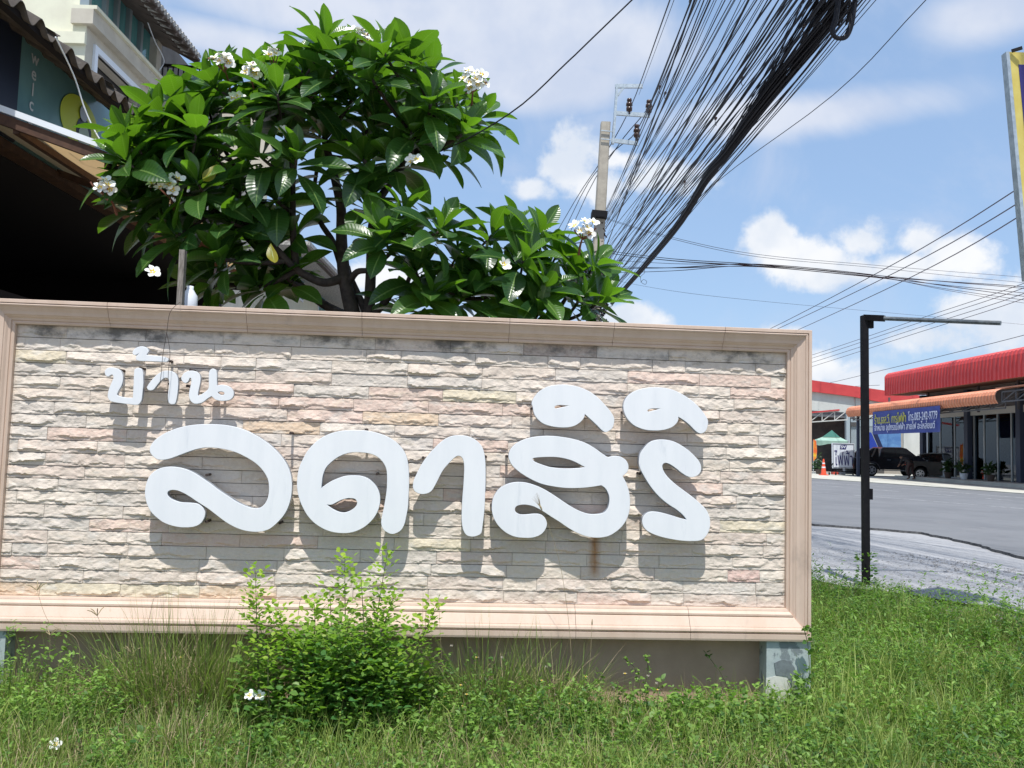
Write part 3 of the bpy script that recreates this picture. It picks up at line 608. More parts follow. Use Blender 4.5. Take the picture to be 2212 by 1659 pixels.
for name, (cs, loops) in LT.items():
    small = cs is s4
    fd = 0.092 if small else 0.098; th = 0.026 if small else 0.044   # face distance before the wall, body depth
    lp = []
    for pts in loops:
        q = catmull(cv(*cs, pts), 5); lp.append([(h.x, h.z) for h in (hit(x, y, Y=-fd) for x, y in q)])
    me = curve_mesh('letter', lp, th / 2, ['letter', 'letterside'], 0.0022)
    # local (x, y=z up) -> world: X, Z ; normal -Y
    me.transform(Matrix(((1, 0, 0, 0), (0, 0, -1, -fd + th / 2), (0, 1, 0, 0), (0, 0, 0, 1)))); me.update()
    for p in me.polygons: p.material_index = 0 if abs(p.normal.y) > .7 else 1
    o = part('letter', me, wall, LLAB[name])
    for (x, y) in PINS[name]:
        h = hit(x, y, Y=-0.03); b = MB(); b.tube([(h.x, 0.02, h.z), (h.x, -fd + th * .6, h.z - 0.002)], 0.008, 8)
        part('mounting_pin', b.mesh('mounting_pin', 'pin'), o)
# ------------------------------------------------------------------ left: the shop with the awning
M['teal'] = pmat('teal_vinyl_panel', (0.10, 0.23, 0.27), 0.3, (0.16, 0.33, 0.37), 0.9, 1, spec=0.6)
M['navy'] = pmat('dark_navy_panel', (0.02, 0.03, 0.06), 0.4)
M['fibre'] = pmat('fibre_cement_roofing', (0.12, 0.10, 0.085), 0.9, (0.06, 0.052, 0.045), 6, 1, 0.3, 40, dirt=(0.30, 0.36, 0.25), dscale=5, dlo=.6, dhi=.75)
M['brownwood'] = pmat('dark_brown_timber', (0.10, 0.05, 0.03), 0.7, (0.06, 0.03, 0.02), 15)
M['tarp_'] = pmat('brown_awning_cloth', (0.58, 0.42, 0.26), 0.85, (0.46, 0.32, 0.19), 7, 1, 0.3, 50, stretch=(1, 1, 6))
def tarp_mat():
    m = M['tarp_']; n = NT(m.node_tree); tr = n.new('ShaderNodeBsdfTranslucent'); tr.inputs[0].default_value = (0.66, 0.46, 0.24, 1)
    mx = n.new('ShaderNodeMixShader'); mx.inputs[0].default_value = .35; n.l.new(n.n['Principled BSDF'].outputs[0], mx.inputs[1]); n.l.new(tr.outputs[0], mx.inputs[2]); n.l.new(mx.outputs[0], n.n['Material Output'].inputs[0]); return m
M['tarp'] = tarp_mat()
M['whitemetal'] = pmat('white_metal_trim', (0.78, 0.82, 0.86), 0.4)
M['black'] = pmat('painted_shade_black', (0.012, 0.009, 0.011), 0.95)  # near-black that stands in for deep shade, not a cloth
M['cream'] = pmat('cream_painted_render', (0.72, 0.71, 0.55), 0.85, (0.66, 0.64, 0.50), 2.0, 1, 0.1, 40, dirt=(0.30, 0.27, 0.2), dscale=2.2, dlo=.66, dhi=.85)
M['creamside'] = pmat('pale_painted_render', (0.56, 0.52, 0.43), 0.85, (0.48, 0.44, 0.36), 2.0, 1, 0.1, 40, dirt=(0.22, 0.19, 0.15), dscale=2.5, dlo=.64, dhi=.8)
M['glassteal'] = pmat('teal_curtained_glass', (0.07, 0.20, 0.20), 0.08, (0.11, 0.30, 0.29), 1.4, 1, spec=0.9, stretch=(3, 3, .3))
M['darkgap'] = pmat('dark_opening', (0.05, 0.05, 0.055), 0.8, (0.09, 0.085, 0.08), 1.5)
M['soffit'] = pmat('brown_soffit', (0.13, 0.10, 0.085), 0.85, (0.085, 0.065, 0.055), 3)
M['rooftile'] = pmat('grey_white_roof_tile', (0.5, 0.49, 0.46), 0.8, (0.22, 0.21, 0.2), 15)
M['lime'] = pmat('lime_green_print', (0.48, 0.60, 0.05), 0.5)
M['printwhite'] = pmat('pale_blue_print', (0.42, 0.52, 0.66), 0.5)
M['printface'] = pmat('pale_mint_print', (0.33, 0.45, 0.38), 0.5)
M['printdark'] = pmat('navy_print', (0.015, 0.02, 0.04), 0.5)

LP = -4.2      # front wall line of the shop
shop = thing('awning_shop', 'low dark open-fronted shop at left with a brown cloth awning and teal fascia', 'shop', RF(8.5, LP - 1.5, 0))
S0, S1 = 5.2, 12.6
ez_in = 1.564 + 0.568 * 4.2; ez_out = ZL(210, 318, -2.9)
# side and back walls, ceiling: the indoor shade is put into their black colour
b = MB(); b.rbox(S0, S1, -8.2, -8.05, 0, 4.9); b.rbox(S1, S1 + .12, -8.2, LP - .02, 0, 4.9); part('shade_black_wall', b.mesh('shade_black_wall', 'black'), shop)
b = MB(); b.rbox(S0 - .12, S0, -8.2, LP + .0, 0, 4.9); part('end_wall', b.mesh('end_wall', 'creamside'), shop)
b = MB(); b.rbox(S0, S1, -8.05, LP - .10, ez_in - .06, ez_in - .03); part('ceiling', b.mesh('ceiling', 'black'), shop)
b = MB(); b.rbox(S0, S1, LP - .04, LP + .0, 0.0, 2.75); part('painted_shade_sheet', b.mesh('painted_shade_sheet', 'black'), shop)  # added black sheet in the opening, painting the shade inside the shop
# beam at the head of the opening
b = MB(); b.rbox(S0, S1, LP - .10, LP + .04, ez_in - .05, ez_in + .02); part('head_beam', b.mesh('head_beam', 'brownwood'), shop)
# fascia panel
zt = ZL(262, 271, LP); 
b = MB(); b.rbox(5.0, 9.75, LP - 0.06, LP, ez_in + 0.05, zt + .05); pan = part('fascia_panel', b.mesh('fascia_panel', 'teal'), shop)
sN = SX(33, LP + .01)
b = MB(); b.rbox(5.0, SX(44, LP, 64), LP + .001, LP + .02, ez_in + 0.05, zt + .12); part('navy_panel', b.mesh('navy_panel', 'navy'), shop)
# vertical lettering, outlined, and the round emblem printed on the panel
XD = -EA; ZD = Vector((0, 0, 1))        # reading direction on a wall that faces the road
XD = EA
def on_panel(me, x, y, l=LP + .006): 
    p = hit(x, y, l=l); Y = Vector((0, 0, 1)); return place_mesh(me, p, EA, Y)
# (EA x Z) points along +l, towards the road: text reads correctly from there
M['ltrout'] = pmat('pale_outline_print', (0.62, 0.68, 0.74), 0.6)
for ch, x, y in (('w', 76, 127), ('e', 73.5, 160), ('l', 71, 195), ('c', 68, 226), ('o', 65, 257), ('m', 63, 287)):
    me = text_mesh('letter', ch, 0.165, 'ltrout', 0.001, offset=0.0015); on_panel(me, x, y, LP + .006); part('letter', me, pan)
def disc(cx, cy, rx, rz, n=28, l=LP + .006, a0=0, a1=2 * math.pi, th=.004):
    c = hit(cx, cy, l=l); return [c + EA * (rx * math.cos(a0 + (a1 - a0) * i / n)) + Vector((0, 0, rz * math.sin(a0 + (a1 - a0) * i / n))) for i in range(n)]
b = MB(); b.slab(disc(172, 266, 0.37, 0.25), NA, .003, 0); part('green_disc', b.mesh('green_disc', 'lime'), pan)
b = MB(); b.slab(disc(181, 288, 0.15, 0.15, l=LP + .011), NA, .002, 0); part('dark_hair', b.mesh('dark_hair', 'printdark'), pan)
b = MB(); b.slab(disc(181, 300, 0.11, 0.14, l=LP + .015), NA, .002, 0); part('pale_face', b.mesh('pale_face', 'printface'), pan)
b = MB(); b.slab(disc(181, 246, 0.075, 0.075, l=LP + .019), NA, .002, 0); part('white_hat', b.mesh('white_hat', 'printwhite'), pan)
# awning: cloth on timber rafters, sloping down to the road
LO = -2.9; SA = 6.2; SB = 11.5
A0 = RF(SA, LP, ez_in + .06); B0 = RF(SA, LO, ez_out); A1 = RF(SB, LP, ez_in + .06); B1 = RF(SB, LO, ez_out)
def sag(a, b_, n=8, d=0.0): return [a.lerp(b_, i / n) for i in range(n + 1)]
b = MB(); n_ = 16; V = []; F = []
for i in range(n_ + 1):
    for j in range(7):
        p = A0.lerp(A1, i / n_).lerp(B0.lerp(B1, i / n_), j / 6) + Vector((0, 0, -0.035 * math.sin(math.pi * ((i * 3 / n_) % 1)) * math.sin(math.pi * j / 6) + .02))
        V.append(p)
V2 = [v + Vector((0, 0, .006)) for v in V]
F = [(i * 7 + j, i * 7 + j + 1, (i + 1) * 7 + j + 1, (i + 1) * 7 + j) for i in range(n_) for j in range(6)]
b.add(V, F); aw = part('awning_cloth', b.mesh('awning_cloth', 'tarp', True), shop)
b = MB(); b.bar(A0 + Vector((0, 0, -.01)), B0 + Vector((0, 0, -.01)), .05, .075); part('rafter', b.mesh('rafter', 'brownwood'), shop)
for s_ in (7.9, 9.6, 11.4):
    t = (s_ - SA) / (SB - SA); b = MB(); b.bar(A0.lerp(A1, t) - Vector((0, 0, .03)), B0.lerp(B1, t) - Vector((0, 0, .03)), .04, .06); part('rafter', b.mesh('rafter', 'brownwood'), shop)
for f_ in (0.45, 0.97):
    b = MB(); b.bar(A0.lerp(B0, f_) - Vector((0, 0, .05)), A1.lerp(B1, f_) - Vector((0, 0, .05)), .045, .05); part('purlin', b.mesh('purlin', 'brownwood'), shop)
b = MB(); b.bar(A0 + Vector((0, 0, .062)) - EA * .03, B0 + Vector((0, 0, .062)) - EA * .03, .03, .045); part('white_edge_trim', b.mesh('white_edge_trim', 'whitemetal'), shop)
# corrugated roof over the fascia: the wavy edge is seen from below
LC = -3.6; zc = ZL(278, 232, LC); zw = zt + .14
def corrug(s0, s1, la, za, lb, zb, per, amp, mat, name, parent, th=.008, sub=10):
    n = int((s1 - s0) / per * sub); V = []
    for i in range(n + 1):
        s_ = s0 + (s1 - s0) * i / n; h = amp * math.cos(2 * math.pi * (s_ - s0) / per)
        for k in (0, 1):
            V += [RF(s_, la, za + h + k * th), RF(s_, (la + lb) / 2, (za + zb) / 2 + h + k * th), RF(s_, lb, zb + h + k * th)]
    F = []
    for i in range(n):
        a = i * 6; c_ = a + 6
        F += [(a, a + 1, c_ + 1, c_), (a + 1, a + 2, c_ + 2, c_ + 1), (a + 3, c_ + 3, c_ + 4, a + 4), (a + 4, c_ + 4, c_ + 5, a + 5), (a, c_, c_ + 3, a + 3), (a + 2, a + 5, c_ + 5, c_ + 2)]
    b = MB(); b.add(V, F); return part(name, b.mesh(name, mat, True), parent)
for k in range(4):   # overlapping sheets
    a = 4.6 + k * 1.0
    corrug(a, a + 1.08, LC, zc + 0.012 * (k % 2), -5.4, zc + 1.0 + 0.012 * (k % 2), 0.27, 0.055, 'fibre', 'roof_sheet', shop)
b = MB(); b.rbox(4.6, 9.9, -5.4, LP - .06, zw, zw + .06); part('roof_soffit', b.mesh('roof_soffit', 'black'), shop)  # soffit and eave board in black: underside shade put into the colour
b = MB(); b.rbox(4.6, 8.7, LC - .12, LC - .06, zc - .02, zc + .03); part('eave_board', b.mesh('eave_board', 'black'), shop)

# ------------------------------------------------------------------ tall shophouse behind
LB = -8.0
SCN = SX(188, LB, 60); zs = ZL(358, 199, LB)          # corner and sill line
house = thing('shophouse', 'tall cream shophouse at upper left with teal windows under a tiled eave', 'building', RF(SCN + 6, LB - 4, 0))
SE = SX(430, LB, 250)
Zsof = ZL(354, 95, LB)
b = MB(); b.rbox(SCN, SE + 9, LB - 9, LB - .75, 0, Zsof); part('core', b.mesh('core', 'cream'), house)
# gable wall facing the camera, proud bands
b = MB(); b.rbox(SCN - .02, SCN, LB - 9, LB - 0.0, 0, zs + 1.0); part('end_wall', b.mesh('end_wall', 'cream'), house)
zb = hit(150, 84, s=SCN).z
b = MB(); b.rbox(SCN - .10, SCN - .02, LB - 9, LB + .02, zb - .12, zb + .10); part('string_course', b.mesh('string_course', 'cream'), house)
# road-side wall: solid piers round the large opening below, sill band, windows above
op_s0, op_s1 = SX(206, LB, 130), SX(302, LB, 230); zo1 = ZL(300, 205, LB); zo0 = 5.2
b = MB(); b.rbox(SCN, op_s0, LB - .25, LB, 0, zs - .30); b.rbox(op_s1, SE + 9, LB - .25, LB, 0, zs - .30); b.rbox(op_s0, op_s1, LB - .25, LB, zo1, zs - .30); b.rbox(op_s0, op_s1, LB - .25, LB, 0, zo0)
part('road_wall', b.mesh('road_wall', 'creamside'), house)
b = MB(); b.rbox(SCN + .3, op_s1 + .5, LB - .40, LB - .30, zo0, zs); part('opening_back', b.mesh('opening_back', 'darkgap'), house)
b = MB(); b.rbox(op_s0 - .12, op_s0, LB - .05, LB + .05, zo0, zo1 + .12); b.rbox(op_s1, op_s1 + .12, LB - .05, LB + .05, zo0, zo1 + .12); b.rbox(op_s0, op_s1, LB - .05, LB + .05, zo1, zo1 + .12)
part('opening_frame', b.mesh('opening_frame', 'whitemetal'), house)
b = MB(); b.rbox(SX(236, LB, 200), SX(300, LB, 230), LB - .30, LB - .28, zo0, zo1 - .15); part('grey_hanging_sheet', b.mesh('grey_hanging_sheet', pmat('grey_sheet', (0.20, 0.20, 0.23), 0.8)), house)
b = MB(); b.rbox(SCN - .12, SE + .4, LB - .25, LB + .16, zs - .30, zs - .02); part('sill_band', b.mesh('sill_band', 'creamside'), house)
b = MB(); b.rbox(SCN - .12, SE + .4, LB - .25, LB + .22, zs - .02, zs + .05); part('sill_cap', b.mesh('sill_cap', 'cream'), house)
M['alu'] = pmat('aluminium_frame', (0.30, 0.35, 0.36), 0.4, metal=.4)
xs_ = [192, 228, 252, 278, 303, 330]
zwt = Zsof
for i in range(len(xs_) - 1):
    a, c_ = SX(xs_[i], LB, 20 + 24 * i), SX(xs_[i + 1], LB, 44 + 24 * i)
    fr = MB(); fr.rbox(a - .05, a + .05, LB - .15, LB + .02, zs + .05, zwt)
    fo = part('window_frame', fr.mesh('window_frame', 'alu'), house)
    g = MB(); g.rbox(a + .05, c_ - .05, LB - .10, LB - .07, zs + .05, zwt); part('pane', g.mesh('pane', 'glassteal'), fo)
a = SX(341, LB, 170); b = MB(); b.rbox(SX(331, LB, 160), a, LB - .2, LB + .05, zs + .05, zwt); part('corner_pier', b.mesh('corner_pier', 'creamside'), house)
# eave: sloping soffit, battens, scalloped tile edge
LE = -7.1; ze = ZL(400, 92, LE); s_a, s_b = SCN + .15, SX(432, LE, 140)
b = MB(); b.slab([RF(s_a, LB - .3, Zsof + .02), RF(s_b, LB - .3, Zsof + .02), RF(s_b, LE, ze), RF(s_a, LE, ze)], (0, 0, 1), .05); part('soffit', b.mesh('soffit', 'soffit'), house)
for k in range(9):
    s_ = s_a + .4 + k * (s_b - s_a) / 9; b = MB(); b.bar(RF(s_, LB + .05, Zsof - .03), RF(s_, LE - .02, ze - .03), .06, .07); part('rafter', b.mesh('rafter', 'soffit'), house)
n_ = int((s_b - s_a) / .16)
for k in range(n_):
    s_ = s_a + k * .16; b = MB()
    b.lathe(RF(s_ + .11, LE + .03, ze + .07), [(0.06, 0), (0.065, .10), (0.065, .35)], 7, axis=(RF(0, -1, .25) - RF(0, 0, 0)).normalized()); part('eave_tile', b.mesh('eave_tile', 'rooftile'), house)
b = MB(); b.slab([RF(s_a, LB - 4, Zsof + 2.6), RF(s_b, LB - 4, Zsof + 2.6), RF(s_b, LE + .02, ze + .07), RF(s_a, LE + .02, ze + .07)], (0, 0, 1), .06); part('roof', b.mesh('roof', 'rooftile'), house)
# balcony beyond the windows
bs0, bs1 = SX(341, LB + .9), SX(341, LB + .9) + 3.2
zr = ZL(400, 143, LB + 1.3)
b = MB(); b.rbox(SX(341, LB, 170), SE + 6, LB - .3, LB - .1, zs, Zsof + .3); part('balcony_back', b.mesh('balcony_back', pmat('dim_grey_wall', (0.16, 0.145, 0.13), 0.8, (0.11, 0.1, 0.09), 2)), house)
bal = MB(); p0 = hit(352, 141, s=SX(345, LB, 170)); p1 = hit(437, 147, s=SX(345, LB, 170)); p2 = hit(475, 205, s=SX(345, LB, 170) + 3.5)
bal.bar(p0, p1, .07, .06); bal.bar(p1, p2, .07, .06); ro = part('balcony_rail', bal.mesh('balcony_rail', 'blackpaint'), house)
for k in range(8):
    q = p0.lerp(p1, k / 7.5); b = MB(); b.bar(q, q - Vector((0, 0, .95)), .025); part('baluster', b.mesh('baluster', 'blackpaint'), ro)
for k in range(1, 12):
    q = p1.lerp(p2, k / 12); b = MB(); b.bar(q, q - Vector((0, 0, .95)), .025); part('baluster', b.mesh('baluster', 'blackpaint'), ro)
b = MB(); q0, q1 = p0 - Vector((0, 0, .95)), p1 - Vector((0, 0, .95)); b.bar(q0, q1, .08, .3); part('balcony_slab', b.mesh('balcony_slab', 'creamside'), house)
b = MB(); b.rbox(SX(345, LB, 170) + 4.2, SX(345, LB, 170) + 4.4, LB - .2, LB + 1.4, zs - .6, Zsof + .4); part('party_wall', b.mesh('party_wall', 'creamside'), house)

# lower row of shophouses further on, seen through the tree
row = thing('shophouse_row', 'far row of cream shophouses receding behind the frangipani, deep eaves above small windows', 'building', RF(48, LB - 5, 0))
s0r, s1r = 27.0, 52.0
zw1 = ZL(733, 650, LB); zw0 = ZL(733, 669, LB)
b = MB(); b.rbox(s0r, s1r, LB - 9, LB, 0, zw1 + .2); part('wall', b.mesh('wall', 'cream'), row)
zE = ZL(734, 610, LB + 1.6)
b = MB(); b.slab([RF(s0r, LB - .1, zw1 + .1), RF(s1r, LB - .1, zw1 + .1), RF(s1r, LB + 1.6, zE), RF(s0r, LB + 1.6, zE)], (0, 0, 1), .1); part('eave', b.mesh('eave', 'soffit'), row)
for k in range(6):
    s_ = s0r + 1.2 + k * 4.0; b = MB(); b.rbox(s_, s_ + 1.3, LB, LB + .04, zw1 - 1.3, zw1 - .15); wn = part('window', b.mesh('window', 'whitemetal'), row)
    for q in (0, 1):
        b = MB(); b.rbox(s_ + .08 + q * .6, s_ + .58 + q * .6, LB + .04, LB + .06, zw1 - 1.22, zw1 - .23); part('pane', b.mesh('pane', 'glassteal'), wn)
b = MB(); b.rbox(s0r, s1r, LB, LB + 2.2, zw0 - 2.6, zw0 - 2.4); part('canopy', b.mesh('canopy', 'soffit'), row)
b = MB(); b.rbox(s0r, s1r, LB - 5, LB + 1.7, zE + .12, zE + .25); part('roof', b.mesh('roof', 'rooftile'), row)

# grey loose stake and white plastic can behind the coping
b = MB(); a = hit(395, 560, Y=0.42); a.z = 0; t_ = hit(396, 541, Y=0.42); b.bar(a, t_, .055, .035); single('wooden_stake', b.mesh('wooden_stake', 'wood'), 'grey weathered wooden stake standing behind the sign wall beside a white can', 'stake')
p = hit(409, 655, Y=0.55); b = MB(); b.lathe((p.x, p.y, p.z - .12), [(0.05, 0), (0.052, .10), (0.05, .17), (0.03, .20), (0.022, .215), (0.022, .235)], 14)
can = thing('plastic_can', 'white plastic can on a post behind the sign wall, beside the wooden stake', 'can', (p.x, p.y, p.z - .12))
part('can_body', b.mesh('can_body', 'plastic_w', True), can)
b = MB(); b.box(p.x - .04, p.x + .04, p.y - .04, p.y + .04, 0, p.z - .12); single('short_post', b.mesh('short_post', 'wood'), 'short timber post behind the sign wall carrying the white can', 'post')
# thin wire over the coping and the little word
def wire(name, pts, rad, mat, label, cat, group=None, n=5, per=8):
    q = [Vector(p) for p in pts]; out = []
    for i in range(len(q) - 1):
        p0, p1, p2, p3 = q[max(i - 1, 0)], q[i], q[i + 1], q[min(i + 2, len(q) - 1)]
        for k in range(per):
            t = k / per; out.append(0.5 * (2 * p1 + (p2 - p0) * t + (2 * p0 - 5 * p1 + 4 * p2 - p3) * t * t + (-p0 + 3 * p1 - 3 * p2 + p3) * t ** 3))
    out.append(q[-1]); b = MB(); b.tube(out, rad, n); return single(name, b.mesh(name, mat), label, cat, group)
yy = -0.135
wire('wire', [hit(389, 655, Y=.0), hit(386, 655, Y=yy), hit(367, 676, Y=yy), hit(360, 720, Y=yy), hit(352, 765, Y=yy + .02), hit(349, 800, Y=yy), hit(345, 832, Y=yy + .02)], 0.0016, 'pin', 'thin rusty wire hanging from the coping, its left strand in front of the small word', 'wire')
wire('wire', [hit(360, 718, Y=yy), hit(367, 760, Y=yy), hit(364, 800, Y=yy), hit(362, 850, Y=yy + .02)], 0.0016, 'pin', 'thin rusty wire strand running down over the small hook letter', 'wire')

wire('wire', [hit(120, 80, l=-3.45), hit(160, 165, l=-3.45), hit(185, 240, l=-3.4), hit(215, 300, l=-3.3), hit(245, 330, l=-3.2)], .006, 'whitemetal', 'pale wire hanging across the teal fascia from the corrugated roof', 'wire')
wire('wire', [hit(318, 45, l=-7.8), hit(335, 90, l=-7.8), hit(350, 118, l=-7.8), hit(354, 135, l=-7.8), hit(344, 152, l=-7.8)], .012, 'whitemetal', 'white wire drooping below the eave beside the teal windows', 'wire')

# ------------------------------------------------------------------ utility pole
PS = 26.0; KS = PS / 18.0
def PP(x, y, s=PS): return hit(x, y, s=s)
pole = thing('utility_pole', 'pale concrete utility pole with steel brackets behind the frangipani, draped with cables', 'utility pole', RF(PS, SL(PP(1283, 690))[1], 0))
top = PP(1308, 266); bt = PP(1283, 690); bt2 = bt + (bt - top) * (bt.z / (top.z - bt.z))
b = MB(); k = 14; V = []
for i in range(k + 1):
    c = bt2.lerp(top, i / k); r_ = 0.20 - 0.055 * i / k
    for (u, v) in ((-1, -.75), (-.8, -1), (.8, -1), (1, -.75), (1, .75), (.8, 1), (-.8, 1), (-1, .75)): V.append(c + NA * u * r_ + EA * v * r_)
F = [(i * 8 + j, i * 8 + (j + 1) % 8, (i + 1) * 8 + (j + 1) % 8, (i + 1) * 8 + j) for i in range(k) for j in range(8)] + [tuple(range(k * 8, k * 8 + 8))]
b.add(V, F); part('shaft', b.mesh('shaft', 'concrete'), pole)
for (x, y) in ((1306, 279), (1305, 292), (1302, 322), (1299, 340), (1297, 352), (1295, 383), (1293, 397), (1292, 412), (1291, 430), (1290, 445), (1289, 457), (1288, 466)):
    p = PP(x + 1.5, y); p = p - EA * 0.145; b = MB(); b.lathe(p, [(0.017, 0), (0.017, .06)], 8, axis=EA); part('bolt_hole', b.mesh('bolt_hole', 'darkhole'), pole)
br = MB()
def PB(x, y): return PP(x, y) - EA * 0.2
br.bar(PB(1322, 316), PB(1331, 190), .13, .07); br.bar(PB(1327, 192), PB(1386, 192), .07, .12); br.bar(PB(1345, 195), PB(1333, 212), .06, .06)
br.bar(PB(1328, 250), PB(1402, 255), .07, .12); br.bar(PB(1318, 308), PB(1376, 315), .07, .12)
bro = part('bracket', br.mesh('bracket', 'galv'), pole)
for y in (287, 305): b = MB(); b.bar(PB(1297, y), PB(1327, y + 3), .03, .03); part('bracket_band', b.mesh('bracket_band', 'galv'), bro)
b = MB(); q = PP(1290, 470); b.bar(PP(1276, 467) - EA * .2, PP(1309, 470) - EA * .2, .42, .19); part('cable_collar', b.mesh('cable_collar', 'blackpaint'), pole)
for (x, y) in ((1357, 250), (1399, 253), (1373, 306)):
    p = PB(x, y - 2); b = MB(); b.lathe(p, [(r_ * KS, h_ * KS) for r_, h_ in [(0.03, -.05), (.03, .02), (.062, .03), (.066, .10), (.045, .11), (.045, .13), (.072, .14), (.066, .20), (.04, .21), (.04, .23), (.055, .24), (.05, .29), (.03, .30)]], 12)
    part('insulator', b.mesh('insulator', 'insul', True), bro)
for k in range(16):
    y = 480 + k * 13; p = PP(1299 + (k % 3) * 3, y); b = MB(); b.tube([p - EA * .12, p - EA * .16 + Vector((0, 0, -.06)), p - EA * .10 + NA * .07 + Vector((0, 0, -.12))], .022, 6); part('cable_clamp', b.mesh('cable_clamp', 'insul'), pole)
# tangle of coiled slack wound round the pole
rr = random.Random(5)
b = MB()
for k in range(90):
    y = rr.uniform(560, 720); c = PP(1285 + rr.uniform(-6, 6), y); pts = []; r0 = rr.uniform(.20, .42); ph = rr.random() * 6; tl = rr.uniform(-.5, .5)
    for j in range(9):
        a = ph + j * rr.uniform(.35, .6); pts.append(c + NA * math.cos(a) * r0 + EA * math.sin(a) * r0 * .8 + Vector((0, 0, tl * math.sin(a) * .5 + rr.uniform(-.05, .05))))
    b.tube(pts, rr.uniform(.011, .022), 4, cap=False)
o = part('cable_tangle', b.mesh('cable_tangle', 'cable'), pole); o['kind'] = 'stuff'

# ------------------------------------------------------------------ cables overhead
def cable(px, rad, label, group, ext=0.0, name='cable', mat='cable', per=5, n=4, KS=KS):
    """px: (x, y, depth) along the cable; ext continues the run past the last point"""
    q = [hit(x, y, s=s * KS) for x, y, s in px]
    if ext and KS > 1: d_ = (q[-1] - q[-2]); q.append(q[-1] + d_.normalized() * 3); s_, l_ = SL(q[-1]); q.append(RF(s_ - 5, l_ + .8, q[-1].z + .3)); q.append(RF(s_ - 18, l_ + 3.0, q[-1].z + 1.4))
    elif ext: q.append(q[-1] + (q[-1] - q[-2]).normalized() * ext)
    return wire(name, q, rad * KS, mat, label, 'cable', group, n=n, per=per)
GF = 'black cables fanning from the pole to overhead'
rr = random.Random(11)
tops = [1490, 1502, 1511, 1520, 1527, 1534, 1543, 1549, 1561, 1569, 1578, 1583, 1590, 1601, 1607, 1616, 1628, 1634, 1645, 1651, 1660, 1668, 1679, 1684, 1692, 1700, 1706, 1713, 1719, 1725, 1731, 1737, 1742, 1748, 1753, 1759, 1764, 1770, 1775, 1780, 1786, 1791, 1797, 1802, 1808, 1814, 1820, 1826, 1833, 1840, 1848, 1856, 1864, 1872, 1881, 1893]
for i, tx in enumerate(tops):
    f = i / (len(tops) - 1); y0 = 485 + 160 * f ** .9 + rr.uniform(-62, 48); y0 = max(474, min(668, y0)); x0 = 1300 + rr.uniform(-3, 8) + 18 * f
    tx += rr.uniform(-3, 3); st = 8.3 + rr.uniform(-.5, .5)
    ym = rr.uniform(-2, 16); sm = 11.3
    xm = x0 + (tx - x0) * 0.52; yq = y0 + (0 - y0) * 0.52 + 6 + ym * .4
    lab = 'thin black cable in the dense fan from the concrete pole to the top edge'
    cable([(x0, y0, PS - .2), (xm, yq, sm), (tx, 0, st)], rr.choice([.004, .0045, .0052, .006, .007, .0095]), lab, GF, ext=12)
# a few that start higher, doubled and thicker
for k, (x0, y0, tx, rad, lab) in enumerate([(1300, 560, 1500, .010, 'thick black cable at the left side of the fan, above the thin ones'), (1300, 610, 1617, .012, 'thick bunched cable a quarter of the way into the fan'), (1308, 600, 1700, .010, 'stout black cable crossing the middle of the fan')]):
    cable([(x0, y0, PS - .3), (x0 + (tx - x0) * .5, y0 * .5 + 8, 11.5), (tx, 0, 8.2)], rad, lab, GF, ext=12)
# sagging trunk of bunched cables, modelled strand by strand
trunk = [(1322, 655, 17.6), (1400, 565, 14.6), (1470, 478, 12.6), (1530, 380, 11.2), (1570, 330, 10.6), (1640, 230, 9.8), (1722, 120, 9.0), (1800, 10, 8.3), (1815, -30, 8.1)]
for k in range(26):
    a = k * 2.4; r0 = 0.0105 * math.sqrt(k); spread = [0.6, 0.8, .9, 1.0, 1.0, 1.6, 2.8, 3.8, 4]
    q = []
    for i, (x, y, s) in enumerate(trunk):
        p = hit(x, y, s=s * KS); q.append(p + NA * math.cos(a + i * .5) * r0 * spread[i] * KS + Vector((0, 0, math.sin(a + i * .5) * r0 * KS * min(spread[i], 1.6))))
    q.append(q[-1] + (q[-1] - q[-2]).normalized() * 8)
    wire('cable', q, rr.uniform(.007, .0105) * KS, 'cable', 'black cable bunched in the heavy sagging trunk that crosses the fan from the pole', 'cable', 'cables bunched in the sagging trunk', n=5, per=4)
for k in range(22):   # strands joining the trunk further up
    i0 = rr.choice([2, 3, 3, 4]); x, y, s = trunk[i0]; tx = rr.uniform(1720, 1860)
    cable([(x, y, s), ((x + tx) / 2 + rr.uniform(-12, 12), y / 2 + 10, (s + 8.4) / 2), (tx, 0, 8.3)], rr.choice([.0045, .0055, .007]), 'black cable that leaves the sagging trunk half way up and spreads overhead', 'cables leaving the trunk', ext=8)
# coil loop hanging at the top
cp = [hit(x, y, s=8.0 * KS) for x, y in ((1812, -40), (1806, 30), (1797, 66), (1808, 82), (1826, 78), (1838, 50), (1846, 0), (1852, -40))]
wire('cable_loop', cp, 0.03, 'cable', 'thick spare cable hanging down in a loop at the top of the view', 'cable loop', n=8)
wire('cable_loop', [p + NA * .025 + Vector((0, 0, -.01)) for p in cp], 0.021, 'cable', 'thinner spare cable doubled against the thick hanging loop', 'cable loop', n=6)
